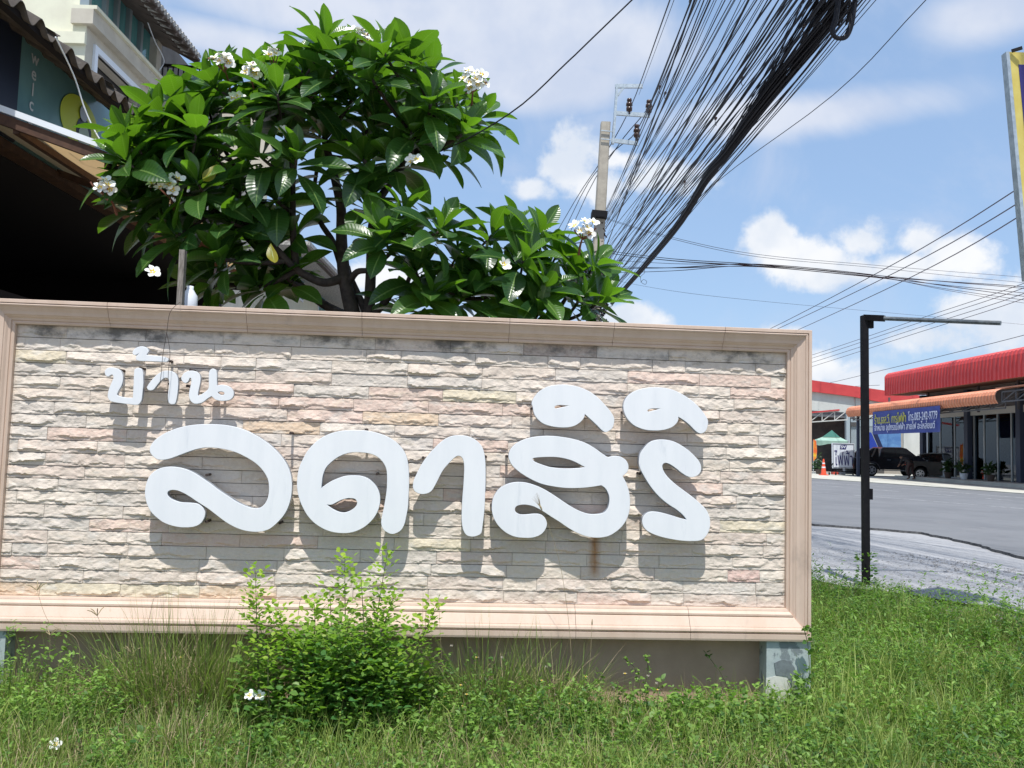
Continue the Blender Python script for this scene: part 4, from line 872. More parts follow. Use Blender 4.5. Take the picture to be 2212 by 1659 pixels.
# three high-voltage conductors over the insulators
for (pts, lab) in (([(1060, 760, 40), (1215, 480, 26), (1300, 345, 19.5), (1362, 232, 17.7), (1447, 0, 9.4)], 'conductor over the left upper insulator of the pole bracket'),
                   ([(1120, 780, 40), (1245, 470, 25), (1330, 322, 19), (1403, 228, 17.7), (1492, 30, 10.5), (1505, 0, 9.5)], 'conductor over the right upper insulator of the pole bracket'),
                   ([(1100, 780, 40), (1230, 475, 25.5), (1310, 345, 19.5), (1377, 280, 17.7), (1478, 40, 10.5), (1490, 0, 9.6)], 'conductor over the single lower insulator of the pole bracket')):
    cable(pts, .010, lab, 'conductors on the insulators', ext=12)
cable([(1380, 205, 17.7), (1456, 0, 9.0)], .004, 'very thin wire from the tip of the top bracket to the top edge', None, ext=9)
cable([(1322, 600, 17.8), (1540, 400, 13.5), (1800, 205, 10.5), (2000, 0, 9)], .005, 'thin lone wire right of the cable fan, rising to the top edge', None, ext=9)
cable([(560, 425, 9.5), (760, 375, 7.8), (930, 335, 6.3), (1100, 246, 5.8), (1230, 130, 5.5), (1365, 0, 5.3)], .0055, 'single black wire crossing in front of the frangipani towards the top edge', None, ext=4, n=6, KS=1.0)
cable([(690, 700, 30), (790, 655, 26), (870, 640, 22), (1010, 560, 20), (1290, 520, 18)], .012, 'black wire sagging low behind the frangipani stems', None)
# cross-road runs to the right
GX = 'cables crossing the road to the right'
for (y0, ym, y1, rad) in ((468, 540, 598, .006), (470, 545, 610, .006), (540, 590, 622, .010), (545, 600, 618, .012), (575, 588, 632, .010), (580, 583, 640, .012), (590, 598, 648, .009), (560, 592, 655, .007), (600, 640, 700, .004)):
    ct = rr.uniform(-4, 4)
    mid = (1640, 574 + ct, 23) if y0 > 530 and y0 < 595 else (1640, ym + 10, 23)
    q = [(1300, y0, PS), (1450, y0 * .5 + mid[1] * .5 + 3, 20), mid, (1880, mid[1] + 22, 26), (2050, (mid[1] + 22) * .45 + y1 * .55, 28), (2260, y1 + 6, 31), (2600, y1 + 45, 36)]
    cable(q, rad, 'cable in the loose bunch running from the pole across the road to the right', GX, mat='cable2' if rad < .007 else 'cable', per=6)
GR = 'three cables climbing to the right past the billboard'
for nm_, (a, c) in zip(('topmost', 'middle', 'lowest'), (((1660, 712), (2210, 400)), ((1672, 714), (2210, 432)), ((1725, 712), (2210, 462)))):
    cable([(a[0] - 120, a[1] + 52, 60), (a[0], a[1], 48), ((a[0] + c[0]) / 2, (a[1] + c[1]) / 2 + 12, 30), (c[0], c[1], 20), (c[0] + 300, c[1] - 215, 15)], .015, nm_ + ' of three dark cables climbing to the right towards the billboard', GR, mat='cable2')
for (x, y, s_, w_) in ((1424, 190, 10.8, .12), (1436, 203, 10.9, .10), (1545, 258, 11.4, .12), (1478, 395, 12.6, .10), (1602, 172, 10.0, .14), (1735, 60, 8.6, .16)):
    p = hit(x, y, s=s_ * KS); d_ = (hit(x + 20, y - 34, s=s_ * KS * .93) - p).normalized(); b = MB(); b.lathe(p, [(.012, 0), (.026, .02), (.026, w_), (.012, w_ + .02)], 8, axis=d_); b.tube([p, p + Vector((0, 0, -.08)), p + NA * .03 + Vector((0, 0, -.12))], .006, 5)
    single('cable_splice', b.mesh('cable_splice', 'insul'), 'small dark splice clamped on a cable of the fan overhead', 'cable splice', 'splices on the overhead cables')
GD = 'thin wires in front of the clouds at right'
for nm_, (y0, y1) in zip(('topmost', 'second from top', 'third from top', 'lowest'), ((765, 612), (772, 622), (781, 634), (790, 645))):
    cable([(1640, y0 + 35, 60), (1760, y0, 50), (1980, (y0 + y1) / 2 + 2, 38), (2212, y1, 30), (2500, y1 - 120, 24)], .012, nm_ + ' of four thin parallel wires rising gently behind the black post', GD, mat='cable2')
cable([(1640, 850, 60), (1762, 833, 55), (1905, 800, 46), (2212, 724, 34), (2500, 640, 28)], .014, 'lone wire sloping above the red roof', None, mat='cable2')
cable([(1640, 832, 60), (1762, 837, 55), (1900, 832, 50)], .014, 'faint wire running level to the end of the red roof', None, mat='cable2')
# curled scrap of wire and a pale clamp on the trunk
wire('wire_scrap', [hit(x, y, s=14.5 * KS) for x, y in ((1388, 575), (1393, 588), (1384, 598), (1386, 610), (1394, 614), (1397, 608), (1390, 604), (1384, 610))], .005, 'cable', 'curled scrap of wire dangling under the cable trunk', 'wire')
p = hit(1333, 641, s=16.5 * KS); b = MB(); b.lathe(p, [(.04, 0), (.05, .02), (.05, .15), (.03, .17)], 10, axis=(NA + Vector((0, 0, -.4))).normalized()); single('splice_cap', b.mesh('splice_cap', pmat('beige_plastic', (.42, .36, .28), .6)), 'beige splice cap clamped to the foot of the cable trunk', 'splice cap')
# ------------------------------------------------------------------ frangipani
TY = 1.25
tree = thing('frangipani_tree', 'broad frangipani in white bloom growing behind the sign wall', 'tree', (hit(780, 700, Y=TY).x, TY, 0))
def T(x, y, dy=0.0): return hit(x, y, Y=TY + dy)
LIMBS = [
 [(770, 900, 0), (768, 760, 0), (765, 690, 0), (752, 640, 0), (742, 590, 0), (737, 520, .05), (738, 450, .1), (722, 380, .1), (700, 300, .1)],
 [(742, 600, 0), (700, 615, -.1), (640, 585, -.15), (590, 530, -.2), (520, 470, -.2), (440, 430, -.25), (370, 410, -.3)],
 [(765, 690, 0), (700, 660, .15), (640, 610, .2), (600, 545, .2), (560, 470, .25), (520, 380, .3), (470, 300, .3)],
 [(640, 590, -.1), (632, 500, -.1), (633, 400, -.1), (628, 320, -.1), (600, 250, -.1)],
 [(800, 900, 0), (800, 740, 0), (797, 670, 0), (801, 590, 0), (802, 500, .0), (812, 440, 0), (850, 385, 0), (900, 320, 0), (950, 260, .0)],
 [(742, 590, 0), (720, 520, .1), (690, 480, .2), (676, 420, .3), (690, 330, .3)],
 [(797, 690, 0), (775, 640, .05), (758, 600, .05), (752, 575, .05)],
 [(752, 612, 0), (770, 585, -.05), (800, 585, -.1), (830, 560, -.2), (870, 520, -.3)],
 [(797, 690, 0), (830, 655, -.1), (850, 625, -.15), (900, 640, -.2), (960, 600, -.25)],
 [(850, 900, .1), (852, 720, .1), (862, 660, .1), (880, 610, .05), (900, 560, -.1)],
 [(880, 620, .05), (950, 640, .1), (1040, 650, .1), (1120, 610, .1), (1180, 590, .1)],
 [(1120, 900, .2), (1118, 720, .2), (1125, 640, .15), (1140, 590, .1), (1190, 560, .1)],
 [(1210, 900, .3), (1205, 740, .3), (1200, 680, .25), (1225, 640, .2), (1250, 600, .2)]]
RADS = [.085, .042, .045, .035, .062, .035, .04, .034, .04, .04, .035, .04, .034]
nodes = []     # (position, radius) of all points on limbs, for twigs to spring from
for pts, r0 in zip(LIMBS, RADS):
    q = [T(*p) for p in pts]
    if pts[0][1] == 900: q[0].z = 0.0
    dense = []
    for i in range(len(q) - 1):
        for k in range(5): dense.append(q[i].lerp(q[i + 1], k / 5))
    dense.append(q[-1])
    for _ in range(3): dense = [dense[0]] + [(dense[i - 1] + dense[i] * 2 + dense[i + 1]) / 4 for i in range(1, len(dense) - 1)] + [dense[-1]]
    rad = [max(.016, r0 * .85 * (1 - .62 * i / (len(dense) - 1))) for i in range(len(dense))]
    b = MB(); b.tube(dense, rad, 9); part('trunk' if r0 > .06 else 'branch', b.mesh('branch', 'bark', True), tree)
    nodes += list(zip(dense[4:], rad[4:]))
ROS = [(700, 95), (770, 120), (830, 115), (885, 130), (930, 165), (800, 165), (735, 150), (655, 150), (600, 165), (560, 175), (505, 180), (465, 190), (600, 205), (680, 205), (760, 215), (850, 215), (930, 225), (990, 225), (1035, 255), (1000, 290), (960, 320), (890, 285), (800, 280), (705, 290), (620, 270), (540, 250), (450, 230), (385, 225), (350, 255), (425, 285), (330, 290), (285, 300), (360, 340), (460, 335), (560, 335), (640, 345), (785, 345), (850, 345), (300, 400), (360, 420), (430, 400), (275, 350), (290, 440), (350, 470), (520, 415), (590, 425), (540, 500), (630, 500), (570, 560), (480, 560), (500, 480), (460, 610), (560, 620), (620, 600), (380, 510), (790, 435), (870, 470), (885, 530), (830, 515), (900, 590), (950, 500), (985, 555), (930, 640), (1000, 640), (1060, 510), (1110, 500), (1165, 510), (1130, 565), (1200, 555), (1230, 600), (1280, 580), (1170, 630), (1250, 650), (1070, 600), (1100, 655), (1290, 655), (1020, 600), (880, 665), (1160, 680), (445, 470)]
def leaf_template(arch, fold, seed, L=1.0, wid=0.205, ns=9, tip=1.0):
    rr = random.Random(seed); V = []; UV = []
    for i in range(ns + 1):
        t = i / ns
        w_ = wid * (math.sin(math.pi * min(1, (t * .97 + .03)) ** 1.25) ** .8) * (1 if t < .93 else .55)
        if t < .12: w_ *= (t / .12) * .9 + .1
        if i == ns: w_ = 0.004
        a = arch * t; x = L * (math.sin(a) / arch if abs(arch) > .01 else t); z = L * (-(1 - math.cos(a)) / arch if abs(arch) > .01 else 0)
        wav = .012 * math.sin(t * 9 + seed)
        for j, v in enumerate((-1, -.5, 0, .5, 1)):
            V.append((x, v * w_, z + abs(v) * w_ * fold + (wav * v if abs(v) == 1 else 0)))
            UV.append((t, .5 + v * .5))
    F = [(i * 5 + j, i * 5 + j + 1, (i + 1) * 5 + j + 1, (i + 1) * 5 + j) for i in range(ns) for j in range(4)]
    return np.array(V), np.array(F), np.array(UV)
TEMPL = [leaf_template(a, f, s) for a, f, s in ((0.3, .35, 1), (0.55, .3, 2), (0.8, .25, 3), (0.7, .15, 4), (0.1, .45, 5), (1.1, .2, 6), (0.45, .5, 7), (0.95, .4, 8))]
TINTS = (0.0, 0.12, 0.3, 0.55, 0.95)
LM = {}
def leafmesh(k, ti):
    if (k, ti) not in LM:
        V, F, UV = TEMPL[k]; LM[(k, ti)] = npmesh('leaf', V, F, 'leaf', np.full(len(V), TINTS[ti]), UV, True)
    return LM[(k, ti)]
leaves = []; twig = MB()
rr = random.Random(21)
CR = Vector(T(760, 380)); tips = []
def branch_to(c, rad=.017):
    best = min(nodes, key=lambda n: (n[0] - c).length + (0.9 * max(0, n[0].z - c.z + .05)) + (.25 if n[0].z < 2.45 else 0))
    a = best[0]; r_ = min(best[1] * .8, .026)
    mid = a.lerp(c, .5) + Vector((0, 0, -.10 * (c - a).length))
    pts = [a * (1 - t) ** 2 + mid * 2 * t * (1 - t) + c * t * t for t in [k / 7 for k in range(8)]]
    b = MB(); b.tube(pts, [r_ * (1 - .35 * k / 7) for k in range(8)], 7)
    part('twig', b.mesh('twig', 'bark', True), tree); return (pts[-1] - pts[-2]).normalized()
order = []
for i, (x, y) in enumerate(ROS):
    low = x > 880 and y > 440
    for rep in range(2 if not low else 1):
        dy = rr.uniform(-.55, .1) if rep == 0 else rr.uniform(.15, .9)
        if rep: x += rr.uniform(-22, 22); y += rr.uniform(-10, 25)
        if rep and (rr.random() < .45 or y < 150 or x < 320 or x > 950 or (x > 630 and y > 400)): continue
        order.append((T(x, y, dy), low))
for (c, low) in order: pass
for (c, low) in order:
    d0 = branch_to(c)
    out = (c - CR); out.y -= .25
    ax = (Vector((0, 0, 1.0)) + Vector((out.x * .38, out.y * .25, out.z * .1)) + d0 * .35 + Vector((rr.uniform(-.25, .25), rr.uniform(-.35, .1), 0))).normalized()
    x_ = ax.orthogonal().normalized(); y_ = ax.cross(x_)
    n = rr.randint(13, 16); ph = rr.random() * 6.28
    base = c - ax * .02
    for k in range(n):
        f = k / (n - 1); th = R(18 + 72 * f ** .85 + rr.uniform(-8, 8)); a = ph + k * 2.39996 + rr.uniform(-.2, .2)
        r_ = x_ * math.cos(a) + y_ * math.sin(a); d = (ax * math.cos(th) + r_ * math.sin(th)).normalized()
        d.z -= 0.10 * f; d.normalize()
        L = rr.uniform(.29, .43) * (0.60 + .45 * min(1, f * 2.2)) * (0.93 if low else 1.0)
        up = ax * math.sin(th) - r_ * math.cos(th); side = up.cross(d).normalized(); up = d.cross(side).normalized()
        roll = rr.uniform(-.45, .45); side2 = side * math.cos(roll) + up * math.sin(roll); up2 = d.cross(side2)
        kt = rr.choice([0, 4, 6, 0]) if f < .3 else rr.choice([0, 1, 1, 2, 3, 6]) if f < .7 else rr.choice([1, 2, 3, 5, 7])
        ti = rr.choice([3, 4, 2, 3]) if f < .25 else rr.choice([0, 1, 2, 2, 3]) if f < .65 else rr.choice([0, 0, 1, 1, 2])
        st = base + ax * (.05 - .12 * f) + d * .015
        mt = Matrix((d * L, side2 * L, up2 * L)).transposed().to_4x4(); mt.translation = st
        leaves.append((mt, kt, ti, (st - CAM).length + (0.6 if f > .8 else 0)))
leaves.sort(key=lambda q: q[3])
NI = 290
for mt, kt, ti, _ in leaves[:NI]:
    o = part('leaf', leafmesh(kt, ti), tree); o.matrix_basis = mt
Vs = []; Fs = []; Ts = []; Us = []; off = 0
for mt, kt, ti, _ in leaves[NI:]:
    V, F, UV = TEMPL[kt]; A = np.array(mt)
    Vs.append(V @ A[:3, :3].T + A[:3, 3]); Fs.append(F + off); Ts.append(np.full(len(V), TINTS[ti])); Us.append(UV); off += len(V)
stuff('leaf_mass', npmesh('leaf_mass', np.concatenate(Vs), np.concatenate(Fs), 'leaf', np.concatenate(Ts), np.concatenate(Us), True), tree)
# yellowing leaves
M['yleaf'] = leaf_mat('yellowing_leaf', (0.20, 0.20, 0.02), (0.33, 0.28, 0.03), (0.38, 0.34, 0.02))
V, F, UV = TEMPL[3]; ym = npmesh('yellow_leaf', V, F, 'yleaf', np.full(len(V), .5), UV, True)
for (x, y, dx, dz) in ((470, 380, -.5, -.9), (585, 550, .15, -1)):
    o = part('leaf', ym, tree, 'yellowing leaf hanging down'); p = T(x, y - 25, -.62); d = Vector((dx, -.2, dz)).normalized(); s_ = d.cross(Vector((.5, -1, .2))).normalized(); u = d.cross(s_)
    mt = Matrix((d * .19, s_ * .19, u * .19)).transposed().to_4x4(); mt.translation = p; o.matrix_basis = mt
# flowers: five overlapping petals, yellow throat
def flower_mesh(seed, openess=1.0):
    rr = random.Random(seed); b = MB()
    for k in range(5):
        a = k * 2 * math.pi / 5 + rr.uniform(-.08, .08); ca, sa = math.cos(a), math.sin(a); n = 7; V = []; mids = []
        for i in range(n):
            t = i / (n - 1); r_ = .006 + .044 * t; w_ = .020 * math.sin(math.pi * min(1, t * .80 + .1)) ** .6 + (.004 if t < .3 else 0)
            z = .002 + .012 * math.sin(t * 2.2) * openess + (1 - openess) * .04 * t; tw = .30
            for v in (-1, 0, 1):
                X = r_; Y = v * w_ + .006 * t; Z = z + v * w_ * tw - (.004 if v == 0 else 0)
                if i == n - 1: Y = .006 * t + v * .006
                V.append((X * ca - Y * sa, X * sa + Y * ca, Z))
        o = len(b.v); b.v += V
        for i in range(n - 1):
            for j in (0, 1): b.f.append((o + i * 3 + j, o + i * 3 + j + 1, o + (i + 1) * 3 + j + 1, o + (i + 1) * 3 + j)); b.m.append(1 if i < 1 else 0)
    b.lathe((0, 0, -.02), [(.002, 0), (.003, .012), (.008, .021)], 8, mi=0)
    return b.mesh('flower', ['petal', 'petal_y'], True)
FM = [flower_mesh(1, 1), flower_mesh(2, .85), flower_mesh(3, 1.1), flower_mesh(4, .6)]
CL = [(768, 82, 11, 32, 18, 1.0), (482, 128, 5, 22, 12, .6), (540, 150, 4, 18, 12, .6), (590, 116, 3, 14, 8, .6), (1022, 172, 9, 27, 24, 1.0), (1262, 492, 6, 24, 22, 1.0), (358, 398, 6, 32, 22, 1.0), (226, 400, 4, 22, 14, .7), (602, 282, 1, 6, 6, 1.), (326, 588, 1, 6, 6, 1.), (1085, 572, 1, 5, 5, .8), (895, 345, 2, 10, 6, .6), (510, 210, 2, 10, 4, .6), (884, 520, 1, 4, 4, .6)]
for (x, y, n, sx, sy, sc) in CL:
    c0 = T(x, y, -.62 if y > 300 else -.45); stem_base = c0 + Vector((0, .12, -.12))
    nl = 8
    if n > 2:
        b = MB(); b.tube([stem_base + Vector((0, .12, -.02)), stem_base + Vector((0, .06, .03)), c0 + Vector((0, .06, -.05))], [.011, .008, .005], 6); branch = part('flower_stalk', b.mesh('flower_stalk', 'bud'), tree)
    for k in range(n):
        a = k * 2.4; r_ = math.sqrt((k + .4) / n); px_ = x + sx * r_ * math.cos(a); py_ = y + sy * r_ * math.sin(a)
        p = T(px_, py_, (-.62 if y > 300 else -.45) - .05 * (1 - r_)); me = rr.choice(FM)
        d = Vector((.5 * r_ * math.cos(a) + rr.uniform(-.35, .35), -1 + rr.uniform(-.1, .5), .55 - .6 * r_ * math.sin(a) + rr.uniform(-.2, .3))).normalized()
        o = part('flower', me, tree); q = d.to_track_quat('Z', 'Y').to_matrix().to_4x4() @ Matrix.Rotation(rr.random() * 6, 4, 'Z') @ Matrix.Scale((.95 if n > 1 else 1.0) * (.85 + .3 * rr.random()), 4); q.translation = p; o.matrix_basis = q
        if n > 2:
            b = MB(); b.tube([p - d * .018, p - d * .05, c0 + Vector((0, .06, -.07))], [.003, .0035, .005], 5); part('pedicel', b.mesh('pedicel', 'bud'), tree)
            if k % 2 == 0:
                q0 = c0 + Vector((rr.uniform(-.05, .05), rr.uniform(-.02, .05), rr.uniform(-.09, .0))); dd = Vector((rr.uniform(-1, 1), -.4, rr.uniform(-.2, 1))).normalized()
                b = MB(); b.tube([c0 + Vector((0, .06, -.07)), q0 + dd * .03, q0 + dd * .07], [.004, .004, .007], 5); part('bud', b.mesh('bud', 'bud'), tree)
# ------------------------------------------------------------------ right side: post with an arm
GP = gz(3.5)
pp = hit(1871, 1283, z=GP - .02); sp_, lp_ = SL(pp)
post = thing('banner_post', 'tall black square steel post with a grey arm pointing right, in the grass verge', 'post', pp)
tp = hit(1867, 682, s=sp_)
b = MB(); b.bar(Vector((pp.x, pp.y, GP - .3)), tp, .064, .064, up=EA); part('upright', b.mesh('upright', 'blackpaint'), post)
e1 = hit(1893, 686, s=sp_ - .02); e2 = hit(2162, 698, s=sp_ - .9)
a0 = tp + Vector((0, 0, -.02))
b = MB(); b.bar(a0, a0.lerp(e2, .16), .06, .06); part('arm_socket', b.mesh('arm_socket', 'blackpaint'), post)
b = MB(); b.tube([a0.lerp(e2, .1), e2], .022, 10); part('arm', b.mesh('arm', 'greypipe'), post)
q = hit(1880, 705, s=sp_); b = MB(); b.bar(q + Vector((0, 0, .09)), q - Vector((0, 0, .02)), .05, .05); part('bracket', b.mesh('bracket', 'blackpaint'), post)
q = hit(1878, 1062, s=sp_); b = MB(); b.bar(q + Vector((0, 0, .03)), q - Vector((0, 0, .08)), .05, .05); part('hinge_lug', b.mesh('hinge_lug', 'blackpaint'), post)

# billboard at the right edge
M['byellow'] = pmat('yellow_sheet', (0.62, 0.53, 0.16), 0.5, (0.55, 0.44, 0.10), 4)
M['bnavy'] = pmat('violet_blue_sheet', (0.035, 0.028, 0.16), 0.5)
bb = thing('billboard', 'narrow roadside billboard at the right edge, violet-blue face in a yellow border', 'billboard', hit(2240, 1000, s=6.5))
BS = 6.5
tl = hit(2180, 112, s=BS); bl = hit(2216, 505, s=BS); 
u = NA.copy(); wdt = 0.34; b0 = bl + (bl - tl) * .25
b = MB(); b.slab([tl, tl + u * wdt, b0 + u * wdt, b0], EA, .055, 0); part('board', b.mesh('board', 'byellow'), bb)
i0 = tl + (b0 - tl).normalized() * .10 + u * .062; i1 = b0 - (b0 - tl).normalized() * .10 + u * .062
b = MB(); b.slab([i0, i0 + u * (wdt - .12), i1 + u * (wdt - .12), i1], -EA, .003, 0); part('face', b.mesh('face', 'bnavy'), bb)
b = MB(); b.bar(tl - u * .014 + EA * .028, b0 - u * .014 + EA * .028, .026, .066, up=EA); part('edge_frame', b.mesh('edge_frame', 'galv'), bb)
b = MB(); b.bar(tl + u * .01 + EA * -.014, tl + u * .075 - EA * .045 + Vector((0, 0, .014)), .014, .024); part('top_clamp', b.mesh('top_clamp', 'blackpaint'), bb)
b = MB(); b.bar(hit(2175, 130, s=BS + .05), hit(2179, 175, s=BS + .05), .014, .03); part('side_clamp', b.mesh('side_clamp', 'blackpaint'), bb)
b = MB(); c = b0 + u * .25 + EA * .08; b.bar(Vector((c.x, c.y, .2)), c + Vector((0, 0, 1.2)), .05, .05); part('support', b.mesh('support', 'galv'), bb)

# ------------------------------------------------------------------ the electrical shop across the road
FZ = ROADZ + 0.10
M['redroof'] = pmat('red_metal_roofing', (0.56, 0.062, 0.062), 0.5, (0.48, 0.05, 0.052), 1.5)
M['orroof'] = pmat('orange_metal_roofing', (0.62, 0.25, 0.14), 0.55, (0.54, 0.20, 0.11), 2.5)
M['shopwall'] = pmat('warm_grey_render', (0.36, 0.33, 0.29), 0.85, (0.30, 0.275, 0.24), 1.2)
M['shopdark'] = pmat('shade_toned_grey', (0.13, 0.13, 0.14), 0.85, (0.10, 0.10, 0.11), 1.5)  # darker wall grey with the shade under the awning put into the colour
M['navycol'] = pmat('dark_blue_column', (0.045, 0.06, 0.10), 0.6)
M['beam'] = pmat('pale_steel_beam', (0.50, 0.52, 0.50), 0.6)
M['mull'] = pmat('aluminium_mullion', (0.42, 0.45, 0.46), 0.4, metal=.3)
M['glass'] = glass_mat('shop_glass', (0.55, 0.64, 0.68), 0.02, 0.0)
M['lowpanel'] = pmat('pale_blue_panel', (0.42, 0.47, 0.49), 0.6)
M['truss'] = pmat('white_truss_paint', (0.55, 0.54, 0.51), 0.6)
M['blue'] = pmat('banner_blue', (0.04, 0.065, 0.30), 0.6, (0.03, 0.05, 0.24), 2)
M['banyel'] = pmat('banner_yellow', (0.48, 0.47, 0.05), 0.6)
M['banwhite'] = pmat('banner_white', (0.62, 0.66, 0.80), 0.6)
LF = 23.4
sh = thing('electrical_shop', 'single-storey glass-fronted shop with red and orange ribbed metal eaves across the road', 'shop', RF(42, LF + 4, FZ))
sA, sZ = SX(2003.6, LF), 30.0      # left end of the glazed front, near end
zg = ZL(2031, 903, LF)             # head of the glazing
FL = FZ + .16
b = MB(); b.rbox(sZ, sA + .3, LF - 1.7, LF + 9, FZ - .2, FL); part('plinth', b.mesh('plinth', 'apron'), sh)
b = MB(); b.rbox(sZ, sA, LF - .05, LF + .15, zg + .30, 6.1); part('front_wall', b.mesh('front_wall', 'shopwall'), sh)
b = MB(); b.rbox(sZ, sA, LF - .12, LF - .05, zg + .30, zg + 1.25); part('shade_toned_lintel', b.mesh('shade_toned_lintel', 'shopdark'), sh)  # dark strip over the wall: awning shade held in its colour
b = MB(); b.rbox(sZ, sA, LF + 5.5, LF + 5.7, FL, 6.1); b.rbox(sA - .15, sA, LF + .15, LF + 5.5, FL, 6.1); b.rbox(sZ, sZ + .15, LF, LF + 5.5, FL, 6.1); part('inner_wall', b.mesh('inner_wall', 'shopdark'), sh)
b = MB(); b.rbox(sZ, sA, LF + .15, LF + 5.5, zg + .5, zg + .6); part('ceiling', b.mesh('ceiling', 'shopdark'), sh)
cols = [sA + .12, SX(2099, LF), SX(2213, LF), SX(2213, LF) - 4.4]
for c in cols: b = MB(); b.rbox(c - .17, c + .17, LF - .3, LF - .06, FL, zg + 1.3); part('column', b.mesh('column', 'navycol'), sh)
for i in range(3):
    a, c = cols[i + 1] + .2, cols[i] - .2
    b = MB(); b.rbox(a, c, LF - .16, LF - .05, zg, zg + .32); part('roller_box', b.mesh('roller_box', 'beam'), sh)
mull = [cols[0] - .25, SX(2033, LF), SX(2064, LF), SX(2092, LF), None, SX(2106, LF), SX(2128, LF), SX(2157, LF), SX(2187, LF), SX(2208, LF), None, 38.3, 36.9, 35.6]
for i in range(len(mull) - 1):
    if mull[i] is None: continue
    b = MB(); b.rbox(mull[i] - .035, mull[i] + .035, LF - .06, LF + .02, FL, zg); part('mullion', b.mesh('mullion', 'mull'), sh)
    if mull[i + 1] is None: continue
    low = FL + (.85 if i < 1 else .04)
    b = MB(); b.rbox(mull[i + 1] + .04, mull[i] - .04, LF - .02, LF - .005, low, zg); part('pane', b.mesh('pane', 'glass'), sh)
b = MB(); b.rbox(SX(2044, LF), cols[0] - .2, LF - .10, LF - .04, FL, FL + .88); part('low_panel', b.mesh('low_panel', 'lowpanel'), sh)
for k in range(3):
    b = MB(); c = (mull[1] + mull[3]) / 2; b.rbox(mull[3], mull[0], LF - .05, LF - .02, FL, FL + .06); 
part('door_track', b.mesh('door_track', 'mull'), sh)
# red fascia: ribbed sheets that turn over at the top
def ribbed(s0, s1, prof, per, amp, mat, parent, name='ribbed_sheet', sub=6):
    n = int((s1 - s0) / per * sub); m_ = len(prof); V = []
    for i in range(n + 1):
        s_ = s0 + (s1 - s0) * i / n; ph = (i % sub) / sub; h = amp if ph < .34 else (-amp if ph > .5 and ph < .9 else 0)
        for k, (l_, z_) in enumerate(prof):
            a = prof[max(k - 1, 0)]; c = prof[min(k + 1, m_ - 1)]; tx, tz = c[0] - a[0], c[1] - a[1]; q = math.hypot(tx, tz)
            V.append(RF(s_, l_ - tz / q * h, z_ + tx / q * h))
    F = [(i * m_ + k, i * m_ + k + 1, (i + 1) * m_ + k + 1, (i + 1) * m_ + k) for i in range(n) for k in range(m_ - 1)]
    b = MB(); b.add(V, F); return part(name, b.mesh(name, mat), parent)
LR = 22.0; zrt, zrb = ZL(2060, 777, LR), ZL(2060, 834, LR); sr = SX(1912, LR)
zrt2 = zrt
prof = [(LR, zrb), (LR, zrt - .30), (LR + .06, zrt - .12), (LR + .2, zrt - .02), (LR + .45, zrt + .04), (LR + 3.0, zrt + .25), (LR + 9, zrt + .8)]
for k in range(9):
    a = sr - (k + 1) * 1.9; ribbed(a, a + 1.9, prof, .30, .022, 'redroof', sh, 'red_roof_sheet')
b = MB(); b.rbox(sr - 17.1, sr, LR + .03, LF + .0, zrb + .02, zrb + .10); part('red_roof_soffit', b.mesh('red_roof_soffit', 'shopwall'), sh)
b = MB(); b.slab([RF(sr + .01, LR, zrb), RF(sr + .01, LR, zrt - .2), RF(sr + .01, LR + .3, zrt), RF(sr + .01, LR + 9, zrt + .75), RF(sr + .01, LR + 9, zrb + .4)], EA, .05); part('red_gable', b.mesh('red_gable', 'redroof'), sh)
for x in (1912 + 3, 1998, 2105, 2190): s_ = SX(x, LR + .9) - .4; b = MB(); b.bar(RF(s_, LR + .9, ZL(2060, 880, 20)), RF(s_, LR + .9, zrb), .09); part('roof_strut', b.mesh('roof_strut', 'shopdark'), sh)
# orange awning
LO2 = 20.0; zo_t = ZL(2000, 858, LO2) + .02; zo_b = ZL(2000, 884, LO2)
so_ = SX(1828, LO2); se_ = SX(2152, LO2)
R_ = zo_t - zo_b
prof = [(LO2 + .12, zo_b - .02), (LO2 + .02, zo_b + R_ * .25), (LO2, zo_b + R_ * .55), (LO2 + .08, zo_b + R_ * .8), (LO2 + .28, zo_b + R_ * .97), (LO2 + .6, zo_t + .03), (LF - .12, zo_t + .45)]
k = 0; a = so_
while a > se_ + .01:
    c = max(se_, a - 1.95); ribbed(c, a, prof, .24, .020, 'orroof', sh, 'orange_awning_sheet'); a = c
b = MB(); b.slab([RF(se_ - 7, LO2, zo_t - .03), RF(se_, LO2, zo_t - .03), RF(se_, LF - .12, zo_t + .40), RF(se_ - 7, LF - .12, zo_t + .40)], (0, 0, 1), .05); part('flat_awning', b.mesh('flat_awning', 'orroof'), sh)
def truss(p0, p1, h, parent, n=5, w=.06, mat='truss'):
    b = MB(); b.bar(p0, p1, w); d = Vector((0, 0, -h)); b.bar(p0 + d, p1 + d, w)
    for k in range(n + 1):
        q = p0.lerp(p1, k / n); b.bar(q, q + d, w * .7)
        if k < n: b.bar(q + d, p0.lerp(p1, (k + 1) / n), w * .7)
    return part('truss', b.mesh('truss', mat), parent)
for s_ in (se_ - .1, se_ - 3, sA + .0, SX(2099, LF)): truss(RF(s_, LO2 + .3, zo_t - .12), RF(s_, LF - .3, zo_t + .15), .4, sh, 3, .05, 'shopdark')
truss(RF(se_ - .2, LO2 + .15, zo_t - .16), RF(se_ - 7, LO2 + .15, zo_t - .16), .4, sh, 7, .05, 'shopdark')
truss(RF(so_, LO2 + .4, zo_b + .05), RF(se_, LO2 + .4, zo_b + .05), .25, sh, 14, .05, 'shopdark')
for s_ in (so_ - .3, 44.5, se_, 30.5): 
    if s_ != so_ - .3: continue
    b = MB(); b.rbox(s_ - .06, s_ + .06, LO2 + .5, LO2 + .65, FZ, zo_b + .1); part('awning_post', b.mesh('awning_post', 'navycol'), sh)
